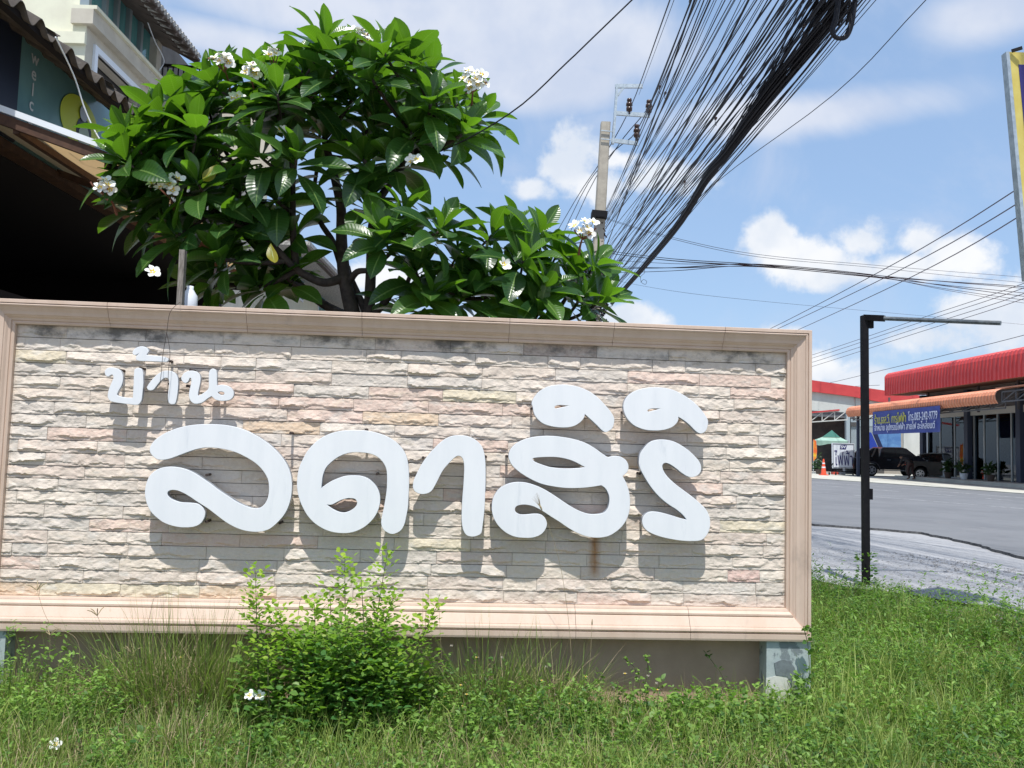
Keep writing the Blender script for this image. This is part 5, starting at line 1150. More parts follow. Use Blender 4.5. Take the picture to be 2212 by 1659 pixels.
# things seen through the glass
shown = [('orange_poster', (2150, 2200), (908, 930), (0.20, 0.075, 0.03), .8), ('green_white_poster', (2130, 2185), (932, 962), (0.12, 0.19, 0.15), .9), ('white_board', (2118, 2160), (965, 1000), (0.13, 0.16, 0.20), 1.3),
         ('grey_curtain', (2010, 2030), (915, 1010), (0.16, 0.14, 0.12), .8), ('shelf_goods', (2040, 2088), (985, 1004), (0.30, 0.36, 0.42), 1.6), ('blue_counter', (2110, 2150), (995, 1018), (0.07, 0.10, 0.28), 1.8), ('display_stand', (2066, 2080), (960, 985), (0.40, 0.44, 0.46), .8)]
for nm, (xa, xb), (ya, yb), col, dl in shown:
    l_ = LF + dl; s1_, s0_ = SX(xa, l_), SX(xb, l_); z1_, z0_ = ZL((xa + xb) / 2, ya, l_), ZL((xa + xb) / 2, yb, l_)
    b = MB(); b.rbox(s0_, s1_, l_, l_ + .05 if dl < 1.2 else l_ + .4, max(z0_, FL), z1_)
    o = single(nm, b.mesh(nm, pmat(nm, col, .7, [c * .6 for c in col], 3)), {'orange_poster': 'orange poster hung high inside the shop glass', 'green_white_poster': 'pale green and white poster behind the shop glass, under the orange one', 'white_board': 'pale board standing inside the shop behind the glass doors', 'grey_curtain': 'brown-grey sheet hanging inside the left end of the shop', 'shelf_goods': 'pale boxed goods on a shelf inside the left shop window', 'blue_counter': 'low blue counter inside the shop behind the doors', 'display_stand': 'narrow pale display stand in the middle of the left shop window'}[nm], 'shop fitting')
l_ = LF + .85
for i, (x, y, t, m_, sz) in enumerate(((2160, 947, 'SV', 'printdark', .35),)):
    me = text_mesh('lettering', t, sz, m_, .001); p = hit(x, y, l=l_); place_mesh(me, p, -EA, (0, 0, 1)); o = single('shop_emblem', me, 'dark SV lettering on the poster behind the shop glass', 'emblem')
# potted plants before the glass
M['potplant'] = leaf_mat('dark_pot_plant', (0.015, 0.045, 0.012), (0.03, 0.08, 0.02), (0.05, 0.12, 0.02), .5, False)
def pot_plant(x, y, s, h, label, potc, seed=1):
    rr = random.Random(seed); p = hit(x, y, s=s); p.z = FL if SL(p)[1] > LF - 1.8 else FZ
    t = thing('potted_plant', label, 'potted plant', p, 'potted plants outside the glass front' if s < 50 else None)
    b = MB(); b.lathe(p, [(.13, 0), (.19, .26), (.2, .3), (.17, .3), (.16, .25)], 12); part('pot', b.mesh('pot', potc), t)
    V0, F0, _ = TEMPL[2]; Vs = []; Fs = []; off = 0
    for k in range(46):
        a = rr.random() * 6.28; el_ = rr.uniform(-.2, 1.2); d = Vector((math.cos(a) * math.cos(el_), math.sin(a) * math.cos(el_), math.sin(el_))); sd_ = d.orthogonal().normalized(); u = d.cross(sd_)
        c = p + Vector((0, 0, .3)) + Vector((rr.uniform(-.15, .15), rr.uniform(-.15, .15), rr.uniform(0, h * .6))); L = rr.uniform(.2, .42)
        A = np.array(Matrix((d * L, sd_ * L * .9, u * L)).transposed()); Vs.append(V0 @ A.T + np.array(c)); Fs.append(F0 + off); off += len(V0)
    part('foliage', npmesh('foliage', np.concatenate(Vs), np.concatenate(Fs), 'potplant', np.full(off, .3)), t)
M['terracotta'] = pmat('dark_pot', (0.08, 0.06, 0.05), .7)
pot_plant(2048, 1020, 44.3, .9, 'large dark potted plant left of the middle column, leaves reaching left', 'terracotta', 3)
pot_plant(2082, 1020, 42.6, .7, 'smaller potted plant in a white pot beside the middle column', 'plastic_w', 4)
pot_plant(2140, 1030, 40.3, .6, 'low dark potted plant in front of the shop doors', 'terracotta', 5)

# blue banner under the awning
bx0, bx1 = SX(1885.5, LO2 - .05), SX(2031, LO2 - .05)
bz1, bz0 = ZL(1886, 890, LO2 - .05), ZL(1886, 938.5, LO2 - .05)
ban = thing('shop_banner', 'blue vinyl banner with yellow and white Thai lettering hung under the orange awning', 'banner', RF((bx0 + bx1) / 2, LO2 - .05, bz1))
b = MB(); n = 24; V = []
for i in range(n + 1):
    s_ = bx0 + (bx1 - bx0) * i / n
    for j in range(7):
        z_ = bz0 + (bz1 - bz0) * j / 6; w_ = .035 * noise.noise(Vector((s_ * .9, z_ * 1.4, 4))) + .012 * noise.noise(Vector((s_ * 4, z_ * 2, 8)))
        V.append(RF(s_, LO2 - .05 + w_, z_))
b.add(V, [(i * 7 + j, i * 7 + j + 1, (i + 1) * 7 + j + 1, (i + 1) * 7 + j) for i in range(n) for j in range(6)])
sheet_ = part('sheet', b.mesh('sheet', 'blue', True), ban)
def bantext(t, x0, x1, yc, size, mat):
    me = text_mesh('lettering', t, 1.0, mat, .002, offset=.008); xs = [v.co.x for v in me.vertices]; ys = [v.co.y for v in me.vertices]
    a, c = SX(x0, LO2 - .10), SX(x1, LO2 - .10); wd = a - c; sx = wd / (max(xs) - min(xs)); cx = (max(xs) + min(xs)) / 2; cy = (max(ys) + min(ys)) / 2; sy = size / (max(ys) - min(ys))
    me.transform(Matrix.Diagonal((sx, sy, 1, 1)) @ Matrix.Translation((-cx, -cy, 0)))
    zc_ = hit((x0 + x1) / 2, yc, l=LO2 - .10).z; place_mesh(me, RF((a + c) / 2, LO2 - .10, zc_), -EA, (0, 0, 1)); part('lettering', me, ban)
bantext('ร้าน.เอส.วี. การไฟฟ้า', 1889, 1957, 903, .52, 'banyel')
bantext('โทร.083-242-9779', 1962, 2025, 896.5, .46, 'banwhite')
bantext('จำหน่าย อุปกรณ์ไฟฟ้า สายไฟ อะไหล่ยนต์', 1889, 2020, 922, .50, 'banwhite')

# ------------------------------------------------------------------ warehouse facing us, left of the shop
WS = 62.0
wh = thing('warehouse', 'pale streaked warehouse with a red sloping roof edge and a grey roller shutter', 'warehouse', RF(WS + 5, 27, FZ))
M['whwall'] = pmat('streaked_white_render', (0.56, 0.57, 0.54), 0.9, (0.47, 0.48, 0.45), 1.0, 1, dirt=(0.20, 0.20, 0.18), dscale=1.3, dlo=.6, dhi=.85, stretch=(1, 1, .35))
M['shutter'] = pmat('grey_roller_shutter', (0.30, 0.35, 0.37), 0.5)
M['greypil'] = pmat('grey_blue_pillar', (0.33, 0.39, 0.42), 0.8)
def H(x, y, s=WS): return hit(x, y, s=s)
def facade(name, px, mat, s=WS, th=.12, parent=wh, label=None):
    b = MB(); b.slab([H(x, y, s) for x, y in px], EA, th); return part(name, b.mesh(name, mat), parent, label)
facade('fascia', [(1600, 799), (2006, 857), (2006, 872), (1900, 868), (1845, 857), (1600, 826)], 'redroof', WS - .25, .3)
facade('upper_wall', [(1600, 826), (1845, 857), (1848, 892), (1600, 877)], 'whwall')
facade('upper_wall', [(1848, 857.5), (1995, 874), (1995, 905), (1848, 905)], 'whwall', WS + .01)
facade('dark_bay', [(1600, 878), (1847, 893), (1847, 1026), (1600, 1022)], 'darkgap', WS + 3)
facade('bay_side', [(1600, 878), (1860, 893), (1860, 905), (1600, 890)], 'shopdark', WS + .1, .1)
facade('pillar', [(1828, 893), (1836, 893), (1837, 1025), (1829, 1025)], 'greypil', WS - .2, .3)
facade('shutter_head', [(1838, 905), (1905, 905), (1905, 921), (1838, 921)], 'greypil', WS - .05)
facade('dark_slot', [(1838, 912), (1856, 912), (1856, 921), (1838, 921)], 'darkgap', WS - .12, .05)
facade('shutter_back', [(1838, 921), (1910, 921), (1910, 1024), (1838, 1024)], 'darkgap', WS + .1)
for k in range(24):
    y = 921 + k * 2.42; b = MB(); a, c = H(1838, y + 1), H(1912, y + 1); b.bar(a, c, .05, .07); part('slat', b.mesh('slat', 'shutter'), wh)
facade('side_wall', [(1952, 905), (1992, 905), (1992, 1027), (1952, 1027)], 'whwall', WS - 2, .15)
facade('lower_wall', [(1905, 905), (1955, 905), (1955, 1026), (1905, 1026)], 'shopwall', WS + .4, .1)
b = MB(); b.slab([RF(WS, 18, 6.9), RF(WS, 31, 5.2), RF(WS + 12, 31, 5.5), RF(WS + 12, 18, 7.1)], (0, 0, 1), .1); part('roof', b.mesh('roof', 'redroof'), wh)
p0, p1 = H(1600, 905, WS - 3), H(1812, 885.5, WS - 3)
b = MB(); b.bar(p0, p1, .3, .10); part('canopy_edge', b.mesh('canopy_edge', 'redroof'), wh)
truss(H(1640, 899, WS - 3), H(1830, 887, WS - 3), .62, wh, 7, .07)
facade('floor_edge', [(1700, 1021), (1850, 1024), (1850, 1031), (1700, 1028)], 'beam', 55.0, .2)

# blue tarpaulin and leaning blue panels by the warehouse
M['tarpblue'] = pmat('blue_tarpaulin', (0.07, 0.17, 0.38), 0.5, (0.12, 0.26, 0.48), 2.2, 1, .5, 8)
b = MB(); b.slab([H(1896, 934, 59), H(1946, 932, 59), H(1947, 990, 59), H(1905, 990, 59)], EA, .06); single('blue_tarpaulin', b.mesh('blue_tarpaulin', 'tarpblue'), 'crumpled blue tarpaulin hung behind the black pickup', 'tarpaulin')
for (q, lab) in (([(1868, 934), (1882, 934), (1908, 992), (1888, 992)], 'bright blue tall panel leaning left of the tarpaulin'), ([(1886, 934), (1894, 934), (1918, 992), (1910, 992)], 'dark blue narrow panel leaning against the tarpaulin')):
    b = MB(); b.slab([H(x, y, 57.5) for x, y in q], EA, .15); single('leaning_panel', b.mesh('leaning_panel', pmat('p' + lab[:5], (0.02, 0.05, 0.32) if 'bright' in lab else (.012, .02, .07), .5)), lab, 'panel')

# green canopy tent
M['tent'] = pmat('green_tent_cloth', (0.24, 0.38, 0.31), 0.7, (0.33, 0.48, 0.40), 1.2)
M['tentdark'] = pmat('dark_green_tent_top', (0.03, 0.13, 0.10), 0.7)
tent = thing('canopy_tent', 'pale green pop-up canopy tent with a darker peak beyond the traffic cone', 'tent', H(1795, 1028, 56))
cx = H(1795, 963, 55.5); TS = 56.0
def Q(x, y, ds=0): return hit(x, y, s=TS + ds)
b = MB(); ap_ = Q(1797, 929, 1.5); c1, c2, c3, c4 = Q(1757, 951, -.0), Q(1832, 953, -.0), Q(1826, 950, 3), Q(1764, 949, 3)
m1, m2, m3, m4 = [ap_.lerp(c, .52) + Vector((0, 0, -.10)) for c in (c1, c2, c3, c4)]
b.add([ap_, m1, m2, m3, m4], [(0, 1, 2), (0, 2, 3), (0, 3, 4), (0, 4, 1)]); part('peak', b.mesh('peak', 'tentdark'), tent)
b = MB(); b.add([m1 - Vector((0, 0, .04)), m2 - Vector((0, 0, .04)), m3, m4, c1, c2, c3, c4], [(0, 4, 5, 1), (1, 5, 6, 2), (2, 6, 7, 3), (3, 7, 4, 0)]); part('skirt_roof', b.mesh('skirt_roof', 'tent'), tent)
b = MB(); d = Vector((0, 0, -.26)); V = []
for i in range(13): p = c1.lerp(c2, i / 12); V += [p, p + d * (1 + .25 * math.sin(i * .8))]
b.add(V, [(i * 2, i * 2 + 1, i * 2 + 3, i * 2 + 2) for i in range(12)]); b.quad(c2, c2 + d, c3 + d, c3); b.quad(c1, c4, c4 + d, c1 + d); part('valance', b.mesh('valance', 'tent'), tent)
for c in (c1, c2, c3, c4): b = MB(); b.bar(c, Vector((c.x, c.y, FZ)), .05); part('leg', b.mesh('leg', 'galv'), tent)

# SV sign on a wheeled frame
SS_ = 52.0
def G_(x, y, ds=0): return hit(x, y, s=SS_ + ds)
sg = thing('trolley_sign', 'white square shop sign with blue Thai letters on a black wheeled frame by the road', 'sign', G_(1822, 1031))
tlc, trc, brc, blc = G_(1797.5, 956.5), G_(1845.5, 958), G_(1846.5, 1011.5), G_(1798.5, 1011.5)
b = MB(); b.slab([tlc, trc, brc, blc], EA, .12); board = part('board', b.mesh('board', 'plastic_w'), sg)
ux = (trc - tlc).normalized(); uz = (tlc - blc).normalized(); ow = (trc - tlc).length; oh = (tlc - blc).length
b = MB()
for (a, c) in ((tlc, trc), (trc, brc), (brc, blc), (blc, tlc)): 
    cen = (tlc + brc) / 2; a2 = a.lerp(cen, .07) - EA * .012; c2_ = c.lerp(cen, .07) - EA * .012; b.bar(a2, c2_, .02, .02)
part('border_line', b.mesh('border_line', 'printdark'), board)
M['signblue'] = pmat('sign_blue_print', (0.02, 0.015, 0.14), .5)
def sgn(t, fx, fz, w_, h_, mat, dd=.012, off=.02):
    me = text_mesh('lettering', t, 1.0, mat, .003, offset=off); xs = [v.co.x for v in me.vertices]; ys = [v.co.y for v in me.vertices]
    me.transform(Matrix.Diagonal((w_ / (max(xs) - min(xs)), h_ / (max(ys) - min(ys)), 1, 1)) @ Matrix.Translation((-(max(xs) + min(xs)) / 2, -(max(ys) + min(ys)) / 2, 0)))
    place_mesh(me, blc + ux * ow * fx + uz * oh * fz - EA * dd, ux, uz); part('lettering', me, board)
sgn('ไฟฟ้า', .5, .42, ow * .82, oh * .60, 'signblue', off=.0)
cx_, cz_ = .49, .845
b = MB(); o_ = blc - EA * .006
def sp(fx, fz): return o_ + ux * ow * fx + uz * oh * fz
b.slab([sp(.34, .76), sp(.61, .76), sp(.66, .93), sp(.41, .93), sp(.37, .90)], -EA, .006); part('emblem', b.mesh('emblem', 'signblue'), board)
sgn('SV', .50, .85, ow * .24, oh * .11, 'plastic_w', .018, .03)
b = MB(); zf = FZ + .22
q0, q1 = G_(1790, 1027), G_(1852, 1028); q0.z = q1.z = zf
b.bar(q0, q1, .05); b.bar(q0 + EA * .6, q1 + EA * .6, .05); b.bar(q0, q0 + EA * .6, .05); b.bar(q1, q1 + EA * .6, .05)
for t in (.15, .9): a = q0.lerp(q1, t) + EA * .1; b.bar(a, Vector((a.x, a.y, blc.z + .1)), .05)
b.bar(q0.lerp(q1, .0) , q0.lerp(q1, .15) + Vector((0, 0, .5)), .04)
part('frame', b.mesh('frame', 'blackpaint'), sg)
for t in (0.02, .25, .85, 1.0): a = q0.lerp(q1, t); b = MB(); b.lathe(Vector((a.x, a.y, FZ + .09)) - NA * .02, [(.09, 0), (.09, .04)], 12, axis=NA); part('wheel', b.mesh('wheel', 'blackpaint'), sg)

# traffic cone
p = hit(1779, 1032, s=51.0); p.z = FZ
M['orange'] = pmat('orange_cone_plastic', (0.75, 0.10, 0.045), .5)
cone = thing('traffic_cone', 'orange traffic cone with two white bands at the far roadside', 'cone', p)
b = MB(); b.box(p.x - .21, p.x + .21, p.y - .21, p.y + .21, FZ, FZ + .05); b.lathe(p, [(.16, .05), (.05, .86), (.035, .95), (.01, .95)], 16); part('body', b.mesh('body', 'orange'), cone)
for (h0, h1) in ((.42, .50), (.66, .73)):
    def rr_(h): return .16 - (h - .05) * (.11 / .81) + .006
    b = MB(); b.lathe(p, [(rr_(h0) - .01, h0), (rr_(h0), h0), (rr_(h1), h1), (rr_(h1) - .01, h1)], 16); part('reflective_band', b.mesh('reflective_band', 'plastic_w'), cone)
# clutter by the warehouse floor
M['redflag'] = pmat('red_yellow_flag', (0.70, 0.12, 0.03), .7, (0.75, 0.5, 0.03), 2.5)
b = MB(); q = [H(x, y, 53) for x, y in ((1757, 949), (1763, 952), (1765, 975), (1763, 990), (1757, 996))]; b.slab(q, EA, .02); single('flag', b.mesh('flag', 'redflag'), 'red and yellow flag at the edge of the sign wall, left of the tent', 'flag')
pot_plant(1768, 1028, 54.0, 1.3, 'bushy green plant beside the red and yellow flag', 'terracotta', 9)
for (x0, x1, y0, y1, c, lab) in ((1800, 1812, 1020, 1026, (.6, .08, .05), 'red crate on the floor behind the wheeled frame'), (1812, 1826, 1018, 1026, (.55, .57, .6), 'white box on the floor behind the wheeled frame'), (1826, 1845, 1008, 1024, (.2, .22, .24), 'grey engine part heaped behind the wheeled sign'), (1840, 1858, 1012, 1018, (.04, .08, .4), 'blue tray lying right of the wheeled sign')):
    b = MB(); p0, p1 = hit(x0, y1, s=54), hit(x1, y0, s=54); z0_ = max(p0.z, FZ)
    b.rbox(54, 54.4, SL(p0)[1], SL(p1)[1], z0_, p1.z); o_ = b.mesh('crate', pmat('c' + lab[:6], c, .6, [q * .5 for q in c], 8)); single('crate', o_, lab, 'crate')

# ------------------------------------------------------------------ vehicles
M['carblack'] = pmat('black_car_paint', (0.010, 0.010, 0.013), 0.16, spec=.7)
M['carglass'] = pmat('dark_car_glass', (0.012, 0.014, 0.016), 0.05, spec=.9)
M['chrome'] = pmat('chrome', (0.75, 0.76, 0.78), 0.15, metal=1)
M['tyre'] = pmat('black_tyre', (0.014, 0.014, 0.014), 0.85)
M['rim'] = pmat('alloy_rim', (0.55, 0.56, 0.58), 0.3, metal=.7)
M['taillight'] = pmat('red_tail_light', (0.5, 0.02, 0.02), 0.3)
def prism(prof, w0, w1, inset=0.0, name='body', mat='carblack', taper=None, bev=0.04):
    """side outline (x, z) extruded across y, edges rounded by an inset outer ring"""
    n = len(prof); V = []; cz = sum(p[1] for p in prof) / n; cx = sum(p[0] for p in prof) / n
    rings = [(w0, 1 - bev), (w0 + .06, 1.0), (w1 - .06, 1.0), (w1, 1 - bev)]
    for y, k in rings:
        for (x, z) in prof:
            t = taper(z) if taper else 0.0; yy = y + (t if y < (w0 + w1) / 2 else -t)
            V.append((cx + (x - cx) * (1 - (1 - k) * .5), yy, cz + (z - cz) * (1 - (1 - k))))
    F = [(r * n + i, r * n + (i + 1) % n, (r + 1) * n + (i + 1) % n, (r + 1) * n + i) for r in range(3) for i in range(n)]
    F += [tuple(range(n))[::-1], tuple(range(3 * n, 4 * n))]
    b = MB(); b.add(V, F); return b.mesh(name, mat)
def vpart(name, me, root, mtx, label=None):
    me.transform(mtx); me.update(); return part(name, me, root, label)
def wheel(root, mtx, x, y, r, out):
    b = MB(); b.lathe((x, y - .11, r), [(r * .6, 0), (r * .93, 0.01), (r, .04), (r, .18), (r * .93, .21), (r * .6, .22)], 24, axis=(0, 1, 0)); t = vpart('wheel', b.mesh('tyre', 'tyre', True), root, mtx)
    b = MB(); yo = y + out * .10; b.lathe((x, yo - .01, r), [(r * .62, 0), (r * .62, .02)], 20, axis=(0, 1, 0))
    vpart('rim_disc', b.mesh('rim_disc', 'tyre'), t, mtx)
    b = MB()
    for k in range(6):
        a = k * math.pi / 3; b.bar((x, yo + out * .02, r), (x + math.cos(a) * r * .6, yo + out * .02, r + math.sin(a) * r * .6), .055, .03, up=(0, 1, 0))
    b.lathe((x, yo + (out * .02 if out > 0 else out * .04), r), [(r * .16, 0), (r * .16, .02)], 12, axis=(0, 1, 0))
    b2 = MB(); 
    for k in range(20):
        a0_, a1_ = k * math.pi / 10, (k + 1) * math.pi / 10; b.bar((x + math.cos(a0_) * r * .62, yo + out * .02, r + math.sin(a0_) * r * .62), (x + math.cos(a1_) * r * .62, yo + out * .02, r + math.sin(a1_) * r * .62), .04, .04, up=(0, 1, 0))
    vpart('rim', b.mesh('rim', 'rim'), t, mtx)
def arch_profile(xw, r, z0, xa, xb, top):
    """outline of a body side with wheel cut-outs; xw list of wheel x"""
    out = [(xa, z0)]
    for x in xw:
        out += [(x - r, z0)] + [(x + r * math.cos(a), .36 + r * math.sin(a)) for a in [math.pi * (1 - k / 8) for k in range(1, 8)]] + [(x + r, z0)]
    return out + [(xb, z0)] + top
# pickup: x forward (to the right), the near side is y negative
wc = hit(1883, 1018, s=52.0)
yaw = math.atan2(NA.y, NA.x) + R(4)
TR = Matrix.Translation(Vector((wc.x, wc.y, FZ))) @ Matrix.Rotation(yaw, 4, 'Z')
pk = thing('pickup_truck', 'black pickup truck with chrome sport bar, parked side-on behind the black post', 'pickup truck', TR.translation)
body = arch_profile([0.0, 3.1], .45, .42, -1.12, 4.05, [(4.15, .62), (4.10, .98), (3.75, 1.10), (2.85, 1.14), (0.55, 1.12), (-1.10, 1.10), (-1.16, .70)])
bd = vpart('body', prism(body, 0.0, 1.80), pk, TR)
cab = [(0.52, 1.10), (0.70, 1.66), (0.85, 1.76), (2.0, 1.78), (2.3, 1.72), (3.05, 1.12)]
vpart('cab', prism(cab, .08, 1.72, taper=lambda z: .16 * max(0, z - 1.1) / .7), pk, TR)
sport = [(-.55, 1.10), (0.05, 1.66), (0.18, 1.70), (0.46, 1.70), (0.50, 1.10)]
vpart('sport_bar', prism(sport, .08, .22), pk, TR); vpart('sport_bar', prism(sport, 1.58, 1.72), pk, TR)
b = MB(); b.bar((0.02, .055, 1.14), (0.30, .075, 1.68), .10, .03, up=(0, 1, 0)); vpart('chrome_strip', b.mesh('chrome_strip', 'chrome'), pk, TR)
for q in ([(0.80, 1.18), (0.88, 1.60), (1.50, 1.64), (1.50, 1.18)], [(1.58, 1.18), (1.58, 1.64), (2.15, 1.60), (2.72, 1.20)]):
    b = MB(); b.add([(x, .085 + .16 * (z - 1.1) / .7 - .012, z) for x, z in q], [(3, 2, 1, 0)]); vpart('side_window', b.mesh('side_window', 'carglass'), pk, TR)
b = MB(); b.add([(2.36, .30, 1.69), (2.36, 1.5, 1.69), (3.0, 1.56, 1.15), (3.0, .24, 1.15)], [(0, 3, 2, 1)]); vpart('windscreen', b.mesh('windscreen', 'carglass'), pk, TR)
b = MB(); b.bar((0.95, -.02, 1.00), (1.18, -.02, 1.00), .03, .035); b.bar((1.75, -.02, 1.00), (1.98, -.02, 1.00), .03, .035); vpart('door_handle', b.mesh('door_handle', 'chrome'), pk, TR)
b = MB(); b.bar((.65, -.06, .38), (2.5, -.06, .38), .12, .05); vpart('side_step', b.mesh('side_step', 'chrome'), pk, TR)
for x in (0.0, 3.1):
    wheel(pk, TR, x, .10, .37, -1); wheel(pk, TR, x, 1.70, .37, 1)
    b = MB(); pts = [(x + .49 * math.cos(a), -.02, .36 + .49 * math.sin(a)) for a in [math.pi * k / 10 for k in range(11)]]; b.tube(pts, .045, 6); vpart('wheel_arch', b.mesh('wheel_arch', 'carblack', True), pk, TR)
# dark car seen from behind its left corner, under the awning
cc = hit(1957, 1026, s=47.5)
CT = Matrix.Translation(Vector((cc.x, cc.y, FZ))) @ Matrix.Rotation(yaw - R(46), 4, 'Z')
car = thing('hatchback_car', 'dark dusty car, tail towards the pickup, parked in shade beside the shop column', 'car', CT.translation)
M['dusty'] = pmat('dusty_dark_paint', (0.022, 0.020, 0.018), .4, (0.035, .032, .028), 3)
ob = arch_profile([0.75, 3.25], .40, .26, 0.0, 4.2, [(4.3, .5), (4.2, .80), (3.2, .95), (0.25, 1.0), (0.0, .90), (-.06, .5)])
vpart('body', prism(ob, 0, 1.68, mat='dusty'), car, CT)
vpart('cabin', prism([(0.1, .96), (0.5, 1.28), (1.2, 1.44), (2.2, 1.44), (3.1, .96)], .08, 1.60, mat='carglass', taper=lambda z: .18 * max(0, z - .95) / .5), car, CT)
vpart('roof', prism([(0.5, 1.33), (1.1, 1.46), (2.3, 1.46), (2.4, 1.41), (1.1, 1.41)], .2, 1.48, mat='greypipe'), car, CT)
for x in (.75, 3.25): wheel(car, CT, x, .08, .31, -1); wheel(car, CT, x, 1.6, .31, 1)
b = MB(); b.box(-.09, -.05, .62, 1.06, .60, .74); vpart('number_plate', b.mesh('number_plate', 'lowpanel'), car, CT)
for y in (.06, 1.36): b = MB(); b.box(-.08, .02, y, y + .28, .76, .90); vpart('tail_light', b.mesh('tail_light', 'taillight'), car, CT)
# white car standing beyond the glass doors
wc2 = hit(2178, 1028, l=LF + 3.0)
CT2 = Matrix.Translation(RF(38.6, LF + 2.2, FL)) @ Matrix.Rotation(yaw - R(12), 4, 'Z')
wcar = thing('white_car', 'white car seen dimly through the glass doors of the shop', 'car', CT2.translation)
vpart('body', prism(arch_profile([0.75, 3.0], .38, .24, 0.0, 3.9, [(4.0, .5), (3.8, .78), (3.0, .92), (0.25, .95), (0.0, .85), (-.06, .5)]), 0, 1.6, mat='plastic_w'), wcar, CT2)
vpart('cabin', prism([(0.15, .92), (0.7, 1.36), (1.9, 1.38), (2.8, .92)], .08, 1.52, mat='carglass', taper=lambda z: .16 * max(0, z - .95) / .5), wcar, CT2)
vpart('roof', prism([(0.65, 1.33), (1.0, 1.41), (1.9, 1.41), (2.0, 1.35)], .2, 1.4, mat='plastic_w'), wcar, CT2)
for x in (.75, 3.0): wheel(wcar, CT2, x, .08, .30, -1); wheel(wcar, CT2, x, 1.52, .30, 1)
b = MB(); b.box(-.08, .02, .06, .30, .72, .86); vpart('tail_light', b.mesh('tail_light', 'taillight'), wcar, CT2)

# person bending over beside the car
def skin_person():
    J = {'pelvis': (0, 0, .86), 'belly': (.10, 0, .98), 'chest': (.34, 0, 1.10), 'neck': (.50, 0, 1.13), 'head': (.60, 0, 1.16), 'crown': (.70, 0, 1.19),
         'hipL': (0, .10, .84), 'kneeL': (.10, .12, .46), 'ankL': (0, .12, .09), 'toeL': (.16, .13, .04), 'hipR': (0, -.10, .84), 'kneeR': (.03, -.13, .46), 'ankR': (-.12, -.13, .09), 'toeR': (.04, -.14, .04),
         'shL': (.40, .17, 1.10), 'elL': (.48, .24, .86), 'wrL': (.62, .20, .70), 'haL': (.69, .19, .66), 'shR': (.40, -.17, 1.10), 'elR': (.52, -.24, .88), 'wrR': (.68, -.18, .74), 'haR': (.75, -.17, .71)}
    Rr = {'pelvis': .135, 'belly': .13, 'chest': .14, 'neck': .06, 'head': .095, 'crown': .085, 'hipL': .10, 'kneeL': .07, 'ankL': .045, 'toeL': .04, 'shL': .06, 'elL': .045, 'wrL': .032, 'haL': .035}
    E_ = [('pelvis', 'belly'), ('belly', 'chest'), ('chest', 'neck'), ('neck', 'head'), ('head', 'crown')]
    for s_ in 'LR': E_ += [('pelvis', 'hip' + s_), ('hip' + s_, 'knee' + s_), ('knee' + s_, 'ank' + s_), ('ank' + s_, 'toe' + s_), ('chest', 'sh' + s_), ('sh' + s_, 'el' + s_), ('el' + s_, 'wr' + s_), ('wr' + s_, 'ha' + s_)]
    keys = list(J); me = bpy.data.meshes.new('person'); me.from_pydata([J[k] for k in keys], [(keys.index(a), keys.index(c)) for a, c in E_], [])
    o = bpy.data.objects.new('person', me); COL.objects.link(o); md = o.modifiers.new('s', 'SKIN'); 
    for i, k in enumerate(keys):
        r_ = Rr.get(k, Rr.get(k[:-1] + 'L', .05)); me.skin_vertices[0].data[i].radius = (r_, r_); me.skin_vertices[0].data[i].use_root = (k == 'pelvis')
    s2_ = o.modifiers.new('u', 'SUBSURF'); s2_.levels = 2; s2_.render_levels = 2
    dg = bpy.context.evaluated_depsgraph_get(); m2_ = bpy.data.meshes.new_from_object(o.evaluated_get(dg)); bpy.data.objects.remove(o); return m2_
pm = skin_person(); M['skin'] = pmat('brown_skin', (.20, .10, .06), .6); M['clothes'] = pmat('dark_brown_clothes', (.055, .028, .026), .85); M['hair'] = pmat('black_hair', (.012, .01, .01), .6); M['shirt'] = pmat('dark_shirt', (.035, .03, .03), .85)
for n_ in ('clothes', 'shirt', 'skin', 'hair'): pm.materials.append(M[n_])
for p in pm.polygons:
    x, y, z = p.center; p.material_index = 3 if x > .56 and z > 1.19 else 2 if (x > .50 and abs(y) < .12 and z > 1.0) or (z < .80 and x > .45) or z < .1 else 1 if z > .88 else 0
pp_ = hit(1968, 1034, s=46.0)
pm.transform(Matrix.Translation(Vector((pp_.x, pp_.y, FZ - .0))) @ Matrix.Rotation(yaw + R(110), 4, 'Z')); pm.update()
single('person', pm, 'person in dark brown clothes bending over behind the dark car in the awning shade', 'person')
